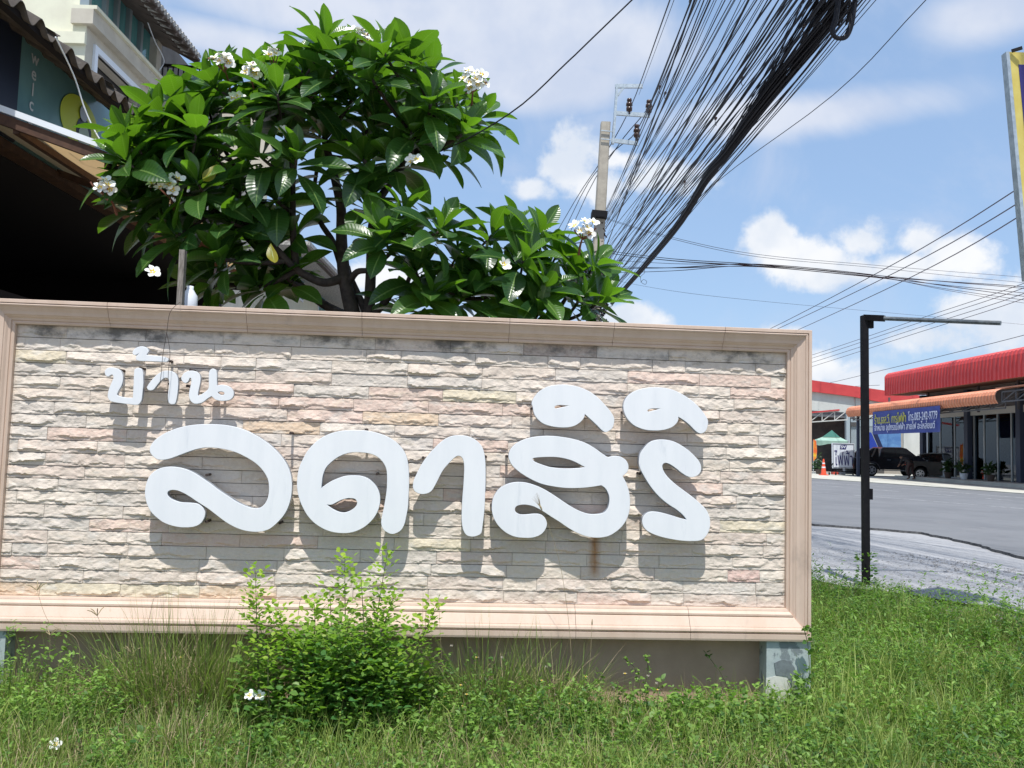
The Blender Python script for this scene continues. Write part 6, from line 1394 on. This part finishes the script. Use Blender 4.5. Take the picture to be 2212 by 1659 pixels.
# ------------------------------------------------------------------ vegetation on the ground
def blades(P, L, W_, az_, lean, curl, tint, ns=4):
    """ribbons: P (n,3) roots, L length, W_ width, az_ direction of lean, lean start angle, curl extra bend"""
    n = len(P); t = np.linspace(0, 1, ns + 1)
    ang = lean[:, None] + curl[:, None] * t[None, :]
    dx = np.sin(ang); dz = np.cos(ang); step = L[:, None] / ns
    hx = np.concatenate([np.zeros((n, 1)), np.cumsum(dx[:, :-1] * step, 1)], 1); hz = np.concatenate([np.zeros((n, 1)), np.cumsum(dz[:, :-1] * step, 1)], 1)
    ca, sa = np.cos(az_)[:, None], np.sin(az_)[:, None]
    X = P[:, 0:1] + hx * ca; Y = P[:, 1:2] + hx * sa; Z = P[:, 2:3] + hz
    tw = az_ + RNG.normal(0, .6, n); wx = -np.sin(tw)[:, None]; wy = np.cos(tw)[:, None]
    wd = (W_[:, None] / 2) * (1 - t[None, :] ** 2.2 * .96)
    A = np.stack([X - wx * wd, Y - wy * wd, Z], 2); B = np.stack([X + wx * wd, Y + wy * wd, Z], 2)
    V = np.stack([A, B], 2).reshape(n * (ns + 1) * 2, 3)
    k = np.arange(ns)[None, :] * 2 + np.arange(n)[:, None] * (ns + 1) * 2
    F = np.stack([k, k + 1, k + 3, k + 2], 2).reshape(-1, 4)
    T_ = np.repeat(tint, (ns + 1) * 2)
    return V, F, T_
class Acc:
    def __init__(s): s.V = []; s.F = []; s.T = []; s.o = 0
    def add(s, V, F, T_): s.V.append(V); s.F.append(F + s.o); s.T.append(T_); s.o += len(V)
    def mesh(s, name, mat): return npmesh(name, np.concatenate(s.V), np.concatenate(s.F), mat, np.concatenate(s.T))
C0 = np.array(CAM); e2 = np.array([EA.x, EA.y]); n2 = np.array([NA.x, NA.y])
def to_sl(P): q = P[:, :2] - C0[:2]; return q @ e2, q @ n2
def gzv(l): x = np.clip((l - 1.9) / 3.1, 0, 1); return ROADZ * x * x * (3 - 2 * x)
def patch(x, y, f, seed):   # smooth pseudo-noise
    return np.sin(x * f + seed) * np.cos(y * f * 1.3 + seed * 2.1) + .6 * np.sin(x * f * 2.3 + y * f * 1.7 + seed * 3.3) + .4 * np.cos(y * f * 3.9 - x * f * 3.1 + seed)
def sample(n, x0, x1, y0, y1):
    P = np.zeros((n, 3)); P[:, 0] = RNG.uniform(x0, x1, n); P[:, 1] = RNG.uniform(y0, y1, n); return P
# ovate weed leaves, joined
def leaflets(P, D, L, wr, tint):
    """P base, D unit direction, L length; a 6-point pointed oval with a fold"""
    n = len(P); up = np.tile([0, 0, 1.0], (n, 1)) + RNG.normal(0, .35, (n, 3)); S = np.cross(D, up); S /= np.linalg.norm(S, axis=1)[:, None] + 1e-9; U = np.cross(S, D)
    def pt(t, v, h): return P + D * (L * t)[:, None] + S * (L * wr * v)[:, None] + U * (L * h)[:, None]
    z = np.zeros(n)
    pts = [pt(z, z, z), pt(z + .35, z + 1, z + .10), pt(z + .72, z + .75, z + .04), pt(z + 1, z, z - .12), pt(z + .72, z - .75, z + .04), pt(z + .35, z - 1, z + .10), pt(z + .5, z, z + .0)]
    V = np.stack(pts, 1).reshape(-1, 3); k = np.arange(n)[:, None] * 7
    F = np.concatenate([k + np.array([[0, 1, 2, 6]]), k + np.array([[6, 2, 3, 3]])[:, [0, 1, 2, 2]] * 0 + k * 0 + k + np.array([[0, 6, 4, 5]]), k * 0 + k + np.array([[6, 2, 3, 4]])], 0)
    F = np.concatenate([np.arange(n)[:, None] * 7 + np.array([[0, 1, 2, 6]]), np.arange(n)[:, None] * 7 + np.array([[0, 6, 4, 5]]), np.arange(n)[:, None] * 7 + np.array([[6, 2, 3, 4]])], 0)
    return V, F, np.repeat(tint, 7)
XL, XR = -1.3, 4.95
# --- 1 low grass and creeping weeds in front of the wall
acc = Acc(); wac = Acc(); dry = Acc()
n = 34000; P = sample(n, XL, XR, -2.0, 0.0); P[:, 1] = -2.0 + 1.97 * RNG.random(n) ** .9
s_, l_ = to_sl(P); P[:, 2] = gzv(l_); d = patch(P[:, 0], P[:, 1], 3.0, 1.2)
L = (0.05 + .18 * RNG.random(n) ** 1.7) * (1 + .35 * d); acc.add(*blades(P, L, RNG.uniform(.003, .006, n), RNG.random(n) * 6.28, RNG.uniform(0, .6, n), RNG.uniform(.2, 1.4, n), np.clip(.32 + .3 * d + RNG.normal(0, .32, n), 0, 1), 3))
# weeds: many small plants, each a bunch of pointed leaves on short stems
def weedplants(n, x0, x1, y0, y1, hmin, hmax, ll, nl, dens=None, tb=.4, wr=.30):
    P = sample(n, x0, x1, y0, y1)
    if dens is not None: P = P[dens(P)]
    n = len(P); s_, l_ = to_sl(P); P[:, 2] = gzv(l_); H_ = RNG.uniform(hmin, hmax, n) * (1 + .3 * patch(P[:, 0], P[:, 1], 2.4, 4.))
    az_ = RNG.random(n) * 6.28; le = RNG.uniform(0, .45, n)
    for k in range(nl):
        t = RNG.uniform(.15, 1, n); Q = P + np.stack([np.cos(az_) * np.sin(le) * H_ * t, np.sin(az_) * np.sin(le) * H_ * t, np.cos(le) * H_ * t], 1)
        a = RNG.random(n) * 6.28; e_ = RNG.uniform(-.15, .9, n); D = np.stack([np.cos(a) * np.cos(e_), np.sin(a) * np.cos(e_), np.sin(e_)], 1)
        wac.add(*leaflets(Q, D, RNG.uniform(*ll, n), wr, np.clip(tb + RNG.normal(0, .30, n) + .22 * patch(P[:, 0], P[:, 1], 1.7, 6.) + .3 * (t - .5), 0, 1)))
    acc.add(*blades(P, H_, np.full(n, .003), az_, le, RNG.uniform(-.1, .2, n), np.full(n, .5), 3))
dz = lambda f, s, t: (lambda P: patch(P[:, 0], P[:, 1], f, s) + RNG.normal(0, .35, len(P)) > t)
weedplants(5200, XL, XR, -1.95, -.05, .03, .15, (.012, .034), 9, tb=.35, wr=.26, dens=dz(3.1, 2., -.25))
weedplants(1700, XL, XR, -1.9, -.05, .10, .27, (.014, .036), 12, tb=.65, wr=.20, dens=dz(2.3, 5., .1))
weedplants(900, XL, XR, -1.9, -.05, .05, .16, (.028, .055), 7, tb=.2, wr=.34, dens=dz(4.0, 9., .2))
weedplants(1100, 2.2, 4.9, -1.6, -.08, .06, .22, (.014, .038), 11, tb=.5, dens=dz(3.4, 1., 0))
weedplants(600, XL, .4, -1.6, -.1, .10, .24, (.014, .034), 12, tb=.4)
weedplants(1500, 1.0, 4.8, -2.0, -.9, .05, .14, (.015, .036), 10, tb=.75, dens=dz(3.8, 3., 0))
# mixed long thin stems over everything
n = 5200; P = sample(n, XL, XR, -1.9, -.06); P[:, 2] = gzv(to_sl(P)[1]); acc.add(*blades(P, RNG.uniform(.12, .34, n), RNG.uniform(.002, .0045, n), RNG.random(n) * 6.28, RNG.uniform(0, .5, n), RNG.uniform(.1, .9, n), np.clip(RNG.normal(.55, .25, n), 0, 1), 5))
weedplants(620, XL, 1.0, -.75, -.1, .15, .46, (.016, .04), 15, tb=.6, wr=.22)
weedplants(420, 2.2, 3.5, -.8, -.12, .15, .36, (.016, .04), 14, tb=.6, wr=.24)
weedplants(160, 3.6, 4.9, -.8, -.12, .10, .26, (.02, .05), 12, tb=.5, wr=.28)
stuff('ground_weeds', wac.mesh('ground_weeds', 'weed'), None, 'low green leafy weeds covering the strip in front of the sign wall', 'weeds')
stuff('low_grass', acc.mesh('low_grass', 'grass'), None, 'short grass mixed with the weeds in front of the sign wall', 'grass')
# dry straw lying in it
n = 9000; P = sample(n, XL, XR, -1.9, -.05); P = P[(patch(P[:, 0], P[:, 1], 2.2, 7.) * 1.2 + .5 + .9 * np.exp(-((P[:, 0] - .75) / .6) ** 2) * 1.5 + .8 * np.exp(-((P[:, 0] - 2.9) / .5) ** 2)) > .25]; n = len(P); P[:, 2] = gzv(to_sl(P)[1]) + .02
V, F, T_ = blades(P, RNG.uniform(.06, .26, n), RNG.uniform(.002, .0045, n), RNG.random(n) * 6.28, RNG.uniform(.1, 1.2, n), RNG.uniform(-.3, 1.2, n), np.zeros(n), 4)
stuff('dry_straw', npmesh('dry_straw', V, F, 'drygrass'), None, 'dry straw tangled in the grass before the wall', 'straw')

# --- 2 tussocks of tall grass
def tussock(cx, cy, n, h, spread, label, dryf=.25, green='grass', lean=.5, az0=None):
    z = float(gzv(to_sl(np.array([[cx, cy, 0]]))[1])[0])
    t = thing('grass_tussock', label, 'grass tussock', (cx, cy, z))
    P = np.zeros((n, 3)); a = RNG.random(n) * 6.28; r_ = spread * np.sqrt(RNG.random(n)); P[:, 0] = cx + r_ * np.cos(a); P[:, 1] = np.minimum(cy + r_ * np.sin(a) * .5, -.02); P[:, 2] = z
    az_ = a + RNG.normal(0, .7, n); Lh = h * RNG.uniform(.45, 1.1, n)
    V, F, T_ = blades(P, Lh, RNG.uniform(.003, .0062, n), az_, RNG.uniform(.02, lean * 1.5, n), RNG.uniform(.0, 1.3, n) * RNG.random(n), np.clip(RNG.normal(.3, .25, n), 0, 1), 7)
    V[:, 1] = np.minimum(V[:, 1], .02)
    o = stuff('blades', npmesh('blades', V, F, green, T_), t)
    m_ = int(n * dryf * 1.4); P2 = P[RNG.integers(0, n, m_)] + RNG.normal(0, .02, (m_, 3)) * (1, .3, 0); P2[:, 1] = np.minimum(P2[:, 1], -.02)
    V, F, T_ = blades(P2, h * RNG.uniform(.3, .95, m_), RNG.uniform(.003, .006, m_), RNG.random(m_) * 6.28, RNG.uniform(.1, .9, m_), RNG.uniform(-.4, 1.6, m_), np.zeros(m_), 6); V[:, 1] = np.minimum(V[:, 1], .02)
    stuff('dry_blades', npmesh('dry_blades', V, F, 'drygrass'), t)
def X_(px, Y=-.2): return hit(px, 1500, Y=Y).x
tussock(X_(400), -.30, 620, .70, .28, 'big half-dry grass tussock against the wall left of the shrub', .5)
tussock(X_(300), -.20, 200, .62, .2, 'thin tall grass tussock near the left pillar', .3)
tussock(X_(485), -.22, 240, .68, .16, 'upright grey-green grass tussock just left of the shrub', .15)
tussock(X_(1060), -.22, 300, .60, .20, 'arching green grass tussock right of the shrub, in the middle of the wall', .2, lean=.7)
tussock(X_(1190), -.24, 260, .58, .18, 'drooping grass tussock below the letter with the knob', .35, lean=.8)
tussock(X_(60), -.30, 320, .36, .2, 'short green tussock at the left edge beside the pillar', .2)
tussock(X_(470), -.85, 380, .30, .22, 'dry tussock low in front, left of the shrub', .9)
tussock(X_(180), -.9, 300, .26, .22, 'low bright tussock in the left foreground', .2)

# --- 3 seed heads and single tall stalks
def stalk(px, label, cat='grass stalk', head=True, rad=.0016, fuzzy=False, mat='drygrass', Y=-.25, group='tall seeding stalks before the wall'):
    q = [hit(x, y, Y=Y) for x, y in px]; root = q[0].copy(); b = MB(); out = []
    for i in range(len(q) - 1):
        p0, p1, p2, p3 = q[max(i - 1, 0)], q[i], q[i + 1], q[min(i + 2, len(q) - 1)]
        for k in range(6):
            t = k / 6; out.append(0.5 * (2 * p1 + (p2 - p0) * t + (2 * p0 - 5 * p1 + 4 * p2 - p3) * t * t + (-p0 + 3 * p1 - 3 * p2 + p3) * t ** 3))
    out.append(q[-1]); b.tube(out, [rad * (1 - .4 * i / len(out)) for i in range(len(out))], 5)
    t_ = thing('grass_stalk', label, cat, root, group); part('stem', b.mesh('stem', mat), t_)
    rr = random.Random(int(px[0][0])); d = (out[-1] - out[-3]).normalized(); b = MB()
    if head == 'finger':
        for k in range(4):
            a = k * 1.57 + rr.random(); v = (Vector((math.cos(a), math.sin(a) * .5, .35)) + d * .5).normalized(); p = out[-1]
            b.tube([p, p + v * .04, p + v * .07 - Vector((0, 0, .012))], [.002, .003, .002], 5)
    elif head == 'awned':
        for k in range(12):
            v = (d + Vector((rr.uniform(-.45, .45), rr.uniform(-.2, .2), rr.uniform(-.2, .4)))).normalized(); b.tube([out[-1], out[-1] + v * rr.uniform(.05, .09)], [.0012, .0004], 3)
        b.tube([out[-1] - d * .02, out[-1], out[-1] + d * .02], [.003, .006, .003], 6)
    elif head: b.tube([out[-1] - d * .015, out[-1], out[-1] + d * .02], [.003, .0045, .002], 6)
    if head: part('seed_head', b.mesh('seed_head', mat), t_)
stalk([(1236, 1560), (1235, 1440), (1228, 1340), (1212, 1230), (1190, 1150), (1168, 1096)], 'long bent grass stalk with an awned head crossing the letter with the knob', head='awned')
stalk([(175, 1560), (172, 1450), (165, 1380), (107, 1345), (80, 1275)], 'bent seeding stalk left of the tussock with branching head', head='finger')
stalk([(60, 1600), (80, 1500), (105, 1430), (108, 1372)], 'stalk with three spread fingers beside the left pillar', head='finger')
stalk([(330, 1560), (300, 1480), (240, 1390), (210, 1330)], 'leaning dry stalk over the brown plinth', head='finger')
stalk([(250, 1600), (300, 1540), (280, 1470), (285, 1412)], 'hooked stalk with drooping fingers near the plinth', head='finger')
stalk([(545, 1560), (540, 1480), (560, 1380), (557, 1285)], 'straight stalk just left of the shrub spire', head=True)
stalk([(820, 1560), (818, 1480), (816, 1320)], 'thin upright stalk right of the shrub', head=False)
stalk([(905, 1560), (908, 1500), (912, 1400), (914, 1280)], 'thin upright stalk in front of the bottom moulding', head=False)
stalk([(990, 1560), (960, 1480), (953, 1400), (948, 1310)], 'stalk with small head under the big hook letter', head=True)
stalk([(1270, 1600), (1268, 1500), (1275, 1420), (1279, 1345)], 'stalk carrying two brown beads near the rust stain', head=True)
stalk([(700, 1600), (640, 1480), (600, 1400), (590, 1330), (575, 1300)], 'arched dry stalk leaning into the shrub', head=False)
stalk([(1010, 1560), (1050, 1460), (1100, 1410), (1150, 1450), (1165, 1500)], 'looping green stalk over the plinth', head=False, mat='stem')
stalk([(1200, 1560), (1290, 1490), (1350, 1470), (1400, 1450)], 'low arching stalk reaching right over the plinth', head=False, mat='stem')
# composite wildflowers: yellow-white heads and fluffy seed heads on thin stems
M['tridax'] = pmat('pale_yellow_ray', (0.75, 0.70, 0.42), .6); M['tcore'] = pmat('yellow_core', (0.65, 0.42, 0.03), .7); M['fluff'] = pmat('seed_fluff', (0.50, 0.45, 0.38), .9)
def wildflower(x, y, h, kind, label, grp, Y):
    p = hit(x, y, Y=Y); base = p - Vector((random.uniform(-.02, .02), 0, h)); t = thing('wildflower', label, 'wildflower', base, grp)
    b = MB(); b.tube([base, base.lerp(p, .5) + Vector((.008, 0, 0)), p], .0013, 4); part('stem', b.mesh('stem', 'stem'), t); b = MB()
    if kind == 'flower':
        b.lathe(p, [(.002, -.006), (.005, 0), (.004, .003)], 8, mi=1)
        for k in range(5):
            a = k * 1.257; v = Vector((math.cos(a), math.sin(a), .15)); s2_ = Vector((-math.sin(a), math.cos(a), 0)) * .0035
            b.add([p + v * .003, p + v * .010 - s2_, p + v * .012, p + v * .010 + s2_], [(0, 1, 2, 3)], 0)
        part('flower_head', b.mesh('flower_head', ['tridax', 'tcore']), t)
    else:
        rr = random.Random(int(x * y))
        for k in range(34):
            v = Vector((rr.gauss(0, 1), rr.gauss(0, 1), rr.gauss(.3, 1))).normalized() * rr.uniform(.008, .013); w_ = v.orthogonal().normalized() * .0007; b.add([p - w_, p + w_, p + v], [(0, 1, 2)], 0)
        part('seed_head', b.mesh('seed_head', 'fluff'), t)
FL_ = [(718, 1390), (520, 1356), (840, 1435), (905, 1395), (884, 1458), (862, 1463), (960, 1505), (1030, 1420), (995, 1480), (1008, 1500), (1000, 1525), (1040, 1510), (780, 1500), (1230, 1520), (1350, 1455), (1200, 1570), (1090, 1600), (940, 1590), (390, 1420), (60, 1560), (1150, 1545), (1265, 1462), (770, 1610), (1420, 1490), (700, 1560), (1170, 1470), (300, 1600), (850, 1560)]
for i, (x, y) in enumerate(FL_): wildflower(x, y, .12, 'flower', 'small pale yellow daisy-like flower on a thin stem among the weeds', 'small yellow wildflowers among the weeds', -.3 - .5 * max(0, (y - 1430) / 230))
SD = [(890, 1370), (975, 1395), (1085, 1420), (1400, 1460), (1418, 1476), (1325, 1485), (1265, 1535), (1180, 1558), (1100, 1530), (1010, 1620), (1060, 1575), (1200, 1500), (1230, 1610), (740, 1640), (920, 1630), (430, 1540), (1370, 1510), (1180, 1440), (660, 1470), (1120, 1640)]
for i, (x, y) in enumerate(SD): wildflower(x, y, .14, 'seed', 'fluffy pale seed head on a thin stem among the weeds', 'fluffy seed heads among the weeds', -.3 - .5 * max(0, (y - 1430) / 230))

# --- 4 the leafy shrub with three spires
sc_ = (X_(735, -.45), -.45); shrub = thing('leafy_shrub', 'bushy green shrub with bright upright spires in front of the bottom moulding', 'shrub', (sc_[0], sc_[1], 0))
SP = [((560, 1640), (556, 1450), (552, 1232)), ((640, 1600), (690, 1400), (678, 1300)), ((755, 1640), (744, 1400), (745, 1205)), ((790, 1600), (795, 1420), (838, 1190)), ((850, 1600), (880, 1430), (945, 1308)), ((700, 1600), (650, 1450), (598, 1318)), ((760, 1600), (810, 1400), (850, 1290)), ((620, 1600), (600, 1480), (545, 1300)), ((860, 1620), (900, 1500), (915, 1430)), ((720, 1600), (720, 1430), (712, 1270)), ((800, 1600), (790, 1400), (780, 1250)), ((700, 1640), (610, 1520), (560, 1440)), ((800, 1640), (870, 1540), (900, 1480)), ((740, 1640), (745, 1500), (760, 1380)), ((680, 1640), (660, 1500), (650, 1400)), ((820, 1640), (840, 1500), (860, 1400)), ((590, 1620), (575, 1500), (580, 1400)), ((760, 1640), (700, 1540), (690, 1460)), ((760, 1640), (800, 1560), (820, 1480)), ((650, 1650), (620, 1580), (600, 1500)), ((860, 1650), (880, 1580), (890, 1540))]
ac = Acc(); rr = random.Random(4)
def shoot(q, n0, big, bright):
    Ps = []; Ds = []; Ls = []; Ts_ = []
    for i in range(n0):
        t = .12 + .88 * (i / n0) ** .85; p = q[0] * (1 - t) ** 2 + q[1] * 2 * t * (1 - t) + q[2] * t * t
        a = i * 2.4 + rr.uniform(-.3, .3); el_ = .25 + .6 * t ** 3; d = Vector((math.cos(a) * math.cos(el_), math.sin(a) * math.cos(el_), math.sin(el_)))
        nlf = 3 + int(4 * (1 - t)); lr = (.045 + .07 * (1 - t)) * big
        for k in range(nlf):   # a pinnate spray
            c = p + d * lr * (k + .4) / nlf * 1.5; sg_ = 1 if k % 2 else -1; sv = d.cross(Vector((0, 0, 1))).normalized()
            dv = (d * .8 + sv * sg_ * .9 + Vector((0, 0, rr.uniform(-.1, .4)))).normalized() if k < nlf - 1 else d
            Ps.append(c); Ds.append(dv); Ls.append(rr.uniform(.038, .058) * (1 - .30 * t)); Ts_.append(min(1, max(0, bright * (.22 + 1.3 * max(0, t - .40)) + rr.gauss(0, .10))))
    ac.add(*leaflets(np.array([tuple(p) for p in Ps]), np.array([tuple(p) for p in Ds]), np.array(Ls), .39, np.array(Ts_)))
for i, sp_px in enumerate(SP):
    Y = -.45 + rr.uniform(-.18, .16) * (i > 5); q = [hit(x, y, Y=Y) for x, y in sp_px]; q[0].z = max(0, q[0].z)
    b = MB(); b.tube([q[0] * (1 - t) ** 2 + q[1] * 2 * t * (1 - t) + q[2] * t * t for t in [k / 8 for k in range(9)]], [.006 - .0045 * k / 8 for k in range(9)], 6); part('stem', b.mesh('stem', 'stem'), shrub)
    shoot(q, 58 if i < 8 else 34, 1.25 if i < 7 else 1.7, 1.15 if i < 7 else .9)
# dense low body
for k in range(60):
    x = rr.gauss(750, 95); y = rr.uniform(1340, 1590); Y = -.45 + rr.uniform(-.28, .3); w_ = 120 + 40 * (y > 1450); 
    if abs(x - 755) > w_ * 1.25: continue
    p = hit(x, y, Y=Y); 
    if p.z < .02: p.z = .03
    q = [Vector((sc_[0] + (p.x - sc_[0]) * .6, p.y, max(0, p.z - .30))), p - Vector((0, 0, .10)), p]; shoot(q, 15, 1.15, .7)
stuff('foliage', ac.mesh('foliage', 'shrubleaf'), shrub)
# small vine on the right end of the frame, and a creeper up the plinth
ac = Acc()
def creeper(px, Y, n, L, label, cat='climbing weed', tb=.3):
    global ac; ac = Acc(); q = [hit(x, y, Y=Y) for x, y in px]; t = thing('climbing_weed', label, cat, (q[0].x, q[0].y, q[0].z)); b = MB(); b.tube(q, .0022, 5); part('stem', b.mesh('stem', 'stem'), t)
    Ps = []; Ds = []
    for i in range(n):
        f = rr.random() * (len(q) - 1); k = int(f); p = q[k].lerp(q[k + 1], f - k); d = Vector((rr.uniform(-1, 1), rr.uniform(-.8, -.1), rr.uniform(-.6, .8))).normalized(); Ps.append(tuple(p + d * .006)); Ds.append(tuple(d))
    ac.add(*leaflets(np.array(Ps), np.array(Ds), RNG.uniform(L * .7, L * 1.2, n), .4, np.clip(RNG.normal(tb, .15, n), 0, 1))); part('foliage', ac.mesh('foliage', 'weed'), t)
creeper([(1750, 1470), (1748, 1430), (1745, 1390), (1735, 1352), (1745, 1360)], -.16, 34, .03, 'small dark vine on the lower right corner of the frame')
creeper([(1660, 1560), (1700, 1520), (1735, 1480), (1760, 1450)], -.15, 46, .03, 'sparse creeper climbing the right pillar')
creeper([(1700, 1560), (1722, 1520), (1700, 1470), (1735, 1455)], -.2, 18, .06, 'broad-leaved young weed in front of the right pillar', tb=.7)
creeper([(1600, 1560), (1580, 1500), (1555, 1450), (1520, 1405)], -.03, 24, .03, 'dark trailing creeper on the brown plinth near the right pillar', tb=0)
creeper([(1385, 1560), (1382, 1480), (1370, 1440), (1345, 1420)], -.2, 40, .02, 'spindly yellow-green weed standing before the plinth', tb=.8)
creeper([(1388, 1500), (1400, 1450), (1398, 1410)], -.22, 26, .02, 'short yellow-green sprig beside the spindly weed', tb=.8)
creeper([(1870, 1290), (1868, 1240), (1872, 1215)], None or -.0, 1, .01, 'tiny sprig', tb=.3) if False else None
# vine round the foot of the black post
t = thing('climbing_weed', 'green weed scrambling up the foot of the black post', 'climbing weed', pp); Ps = []; Ds = []
for i in range(150):
    a = rr.random() * 6.28; h = rr.random() ** 1.5 * .42; d = Vector((math.cos(a), math.sin(a), rr.uniform(-.2, .8))).normalized(); Ps.append((pp.x + math.cos(a) * .075, pp.y + math.sin(a) * .075, pp.z + h)); Ds.append(tuple(d))
ac = Acc(); ac.add(*leaflets(np.array(Ps), np.array(Ds), RNG.uniform(.03, .06, 150), .3, np.clip(RNG.normal(.3, .2, 150), 0, 1))); part('foliage', ac.mesh('foliage', 'weed'), t)
# fallen frangipani flowers
def fallen(x, y, Y, k, label):
    p = hit(x, y, Y=Y); t = thing('fallen_flower', label, 'fallen flower', p)
    for j in range(k):
        o = part('flower', FM[j], t); mt = Matrix.Translation(p + Vector((.05 * j, -.01 * j, 0))) @ Vector((rr.uniform(-.4, .4), -.8, .7)).to_track_quat('Z', 'Y').to_matrix().to_4x4() @ Matrix.Scale(.6, 4); o.matrix_basis = mt
fallen(540, 1502, -.62, 2, 'white frangipani blossoms fallen on the weeds left of the shrub')
fallen(120, 1608, -.95, 1, 'single fallen frangipani blossom in the left foreground weeds')

# --- 5 the verge to the right of the wall
acc = Acc()
n = 105000; s_ = 3.2 + 8.2 * RNG.random(n) ** 1.0; l_ = RNG.uniform(-.2, 5.0, n)
gl_ = np.interp(s_, gs, gl) + .16 * patch(s_, l_, 3., 2.); gap = gl_ - l_
keep = (gap > -.1) & (RNG.random(n) < np.clip((gap + .12) / .55, .04, 1)) ; s_, l_ = s_[keep], l_[keep]; gap = gap[keep]
P = np.zeros((len(s_), 3)); P[:, 0] = C0[0] + s_ * e2[0] + l_ * n2[0]; P[:, 1] = C0[1] + s_ * e2[1] + l_ * n2[1]; P[:, 2] = gzv(l_)
k = (P[:, 0] > 4.62) | (P[:, 1] > .25); k &= ~((P[:, 0] < 4.95) & (P[:, 1] > -.15) & (P[:, 1] < .25)); P = P[k]; gap = gap[k]
d = patch(P[:, 0], P[:, 1], 2.1, 3.); n = len(P)
L = (0.06 + .22 * RNG.random(n) ** 1.8) * (1 + .3 * d + .25 * patch(P[:, 0], P[:, 1], 6.5, 1.)) * np.clip(.45 + gap * .6, .45, 1.15)
acc.add(*blades(P, L, RNG.uniform(.003, .0065, n), RNG.random(n) * 6.28, RNG.uniform(0, .5, n), RNG.uniform(.2, 1.5, n), np.clip(.36 + .25 * d + RNG.normal(0, .32, n), 0, 1), 3))
n = 2400; s_ = RNG.uniform(3.3, 9.5, n); l_ = RNG.uniform(.6, 4.2, n); k = (np.interp(s_, gs, gl) - l_) > .15; s_, l_ = s_[k], l_[k]; n = len(s_); P = np.zeros((n, 3)); P[:, 0] = C0[0] + s_ * e2[0] + l_ * n2[0]; P[:, 1] = C0[1] + s_ * e2[1] + l_ * n2[1]; P[:, 2] = gzv(l_); k = (P[:, 0] > 4.95); P = P[k]; n = len(P)
for j in range(9):   # coarser tufts of wider leaves
    acc.add(*blades(P + RNG.normal(0, .012, (n, 3)) * (1, 1, 0), RNG.uniform(.09, .2, n), RNG.uniform(.004, .0085, n), RNG.random(n) * 6.28, RNG.uniform(.1, .6, n), RNG.uniform(.3, 1.5, n), np.clip(RNG.normal(.4, .25, n), 0, 1), 4))
stuff('verge_grass', acc.mesh('verge_grass', 'grass'), None, 'bright rough grass verge right of the sign wall', 'grass')
wac = Acc(); acc = Acc()
weedplants(9500, 4.7, 8.6, -2.2, 4.2, .08, .34, (.018, .052), 10, dens=lambda P: (patch(P[:, 0], P[:, 1], 4.5, 2.) > -.7) & ((np.interp(to_sl(P)[0], gs, gl) - to_sl(P)[1]) > .1) & (P[:, 0] > 4.98), tb=.55, wr=.16)
stuff('verge_weeds', wac.mesh('verge_weeds', 'weed'), None, 'leafy weeds mixed through the grass verge', 'weeds')
n = 5000; P = sample(n, 4.98, 8.8, -2.2, 4.4); s_, l_ = to_sl(P); g_ = np.interp(s_, gs, gl) - l_; P = P[(g_ > -.15) & ((g_ < .7) | (RNG.random(n) < .3)) & (patch(P[:, 0], P[:, 1], 1.9, 8.) > -.2)]; n = len(P); P[:, 2] = gzv(to_sl(P)[1]) + .02
V, F, T_ = blades(P, RNG.uniform(.04, .13, n), RNG.uniform(.0025, .005, n), RNG.random(n) * 6.28, RNG.uniform(.2, 1.2, n), RNG.uniform(0, 1.2, n), np.zeros(n), 3)
stuff('verge_straw', npmesh('verge_straw', V, F, 'drygrass'), None, 'brown dry grass through the verge', 'straw')
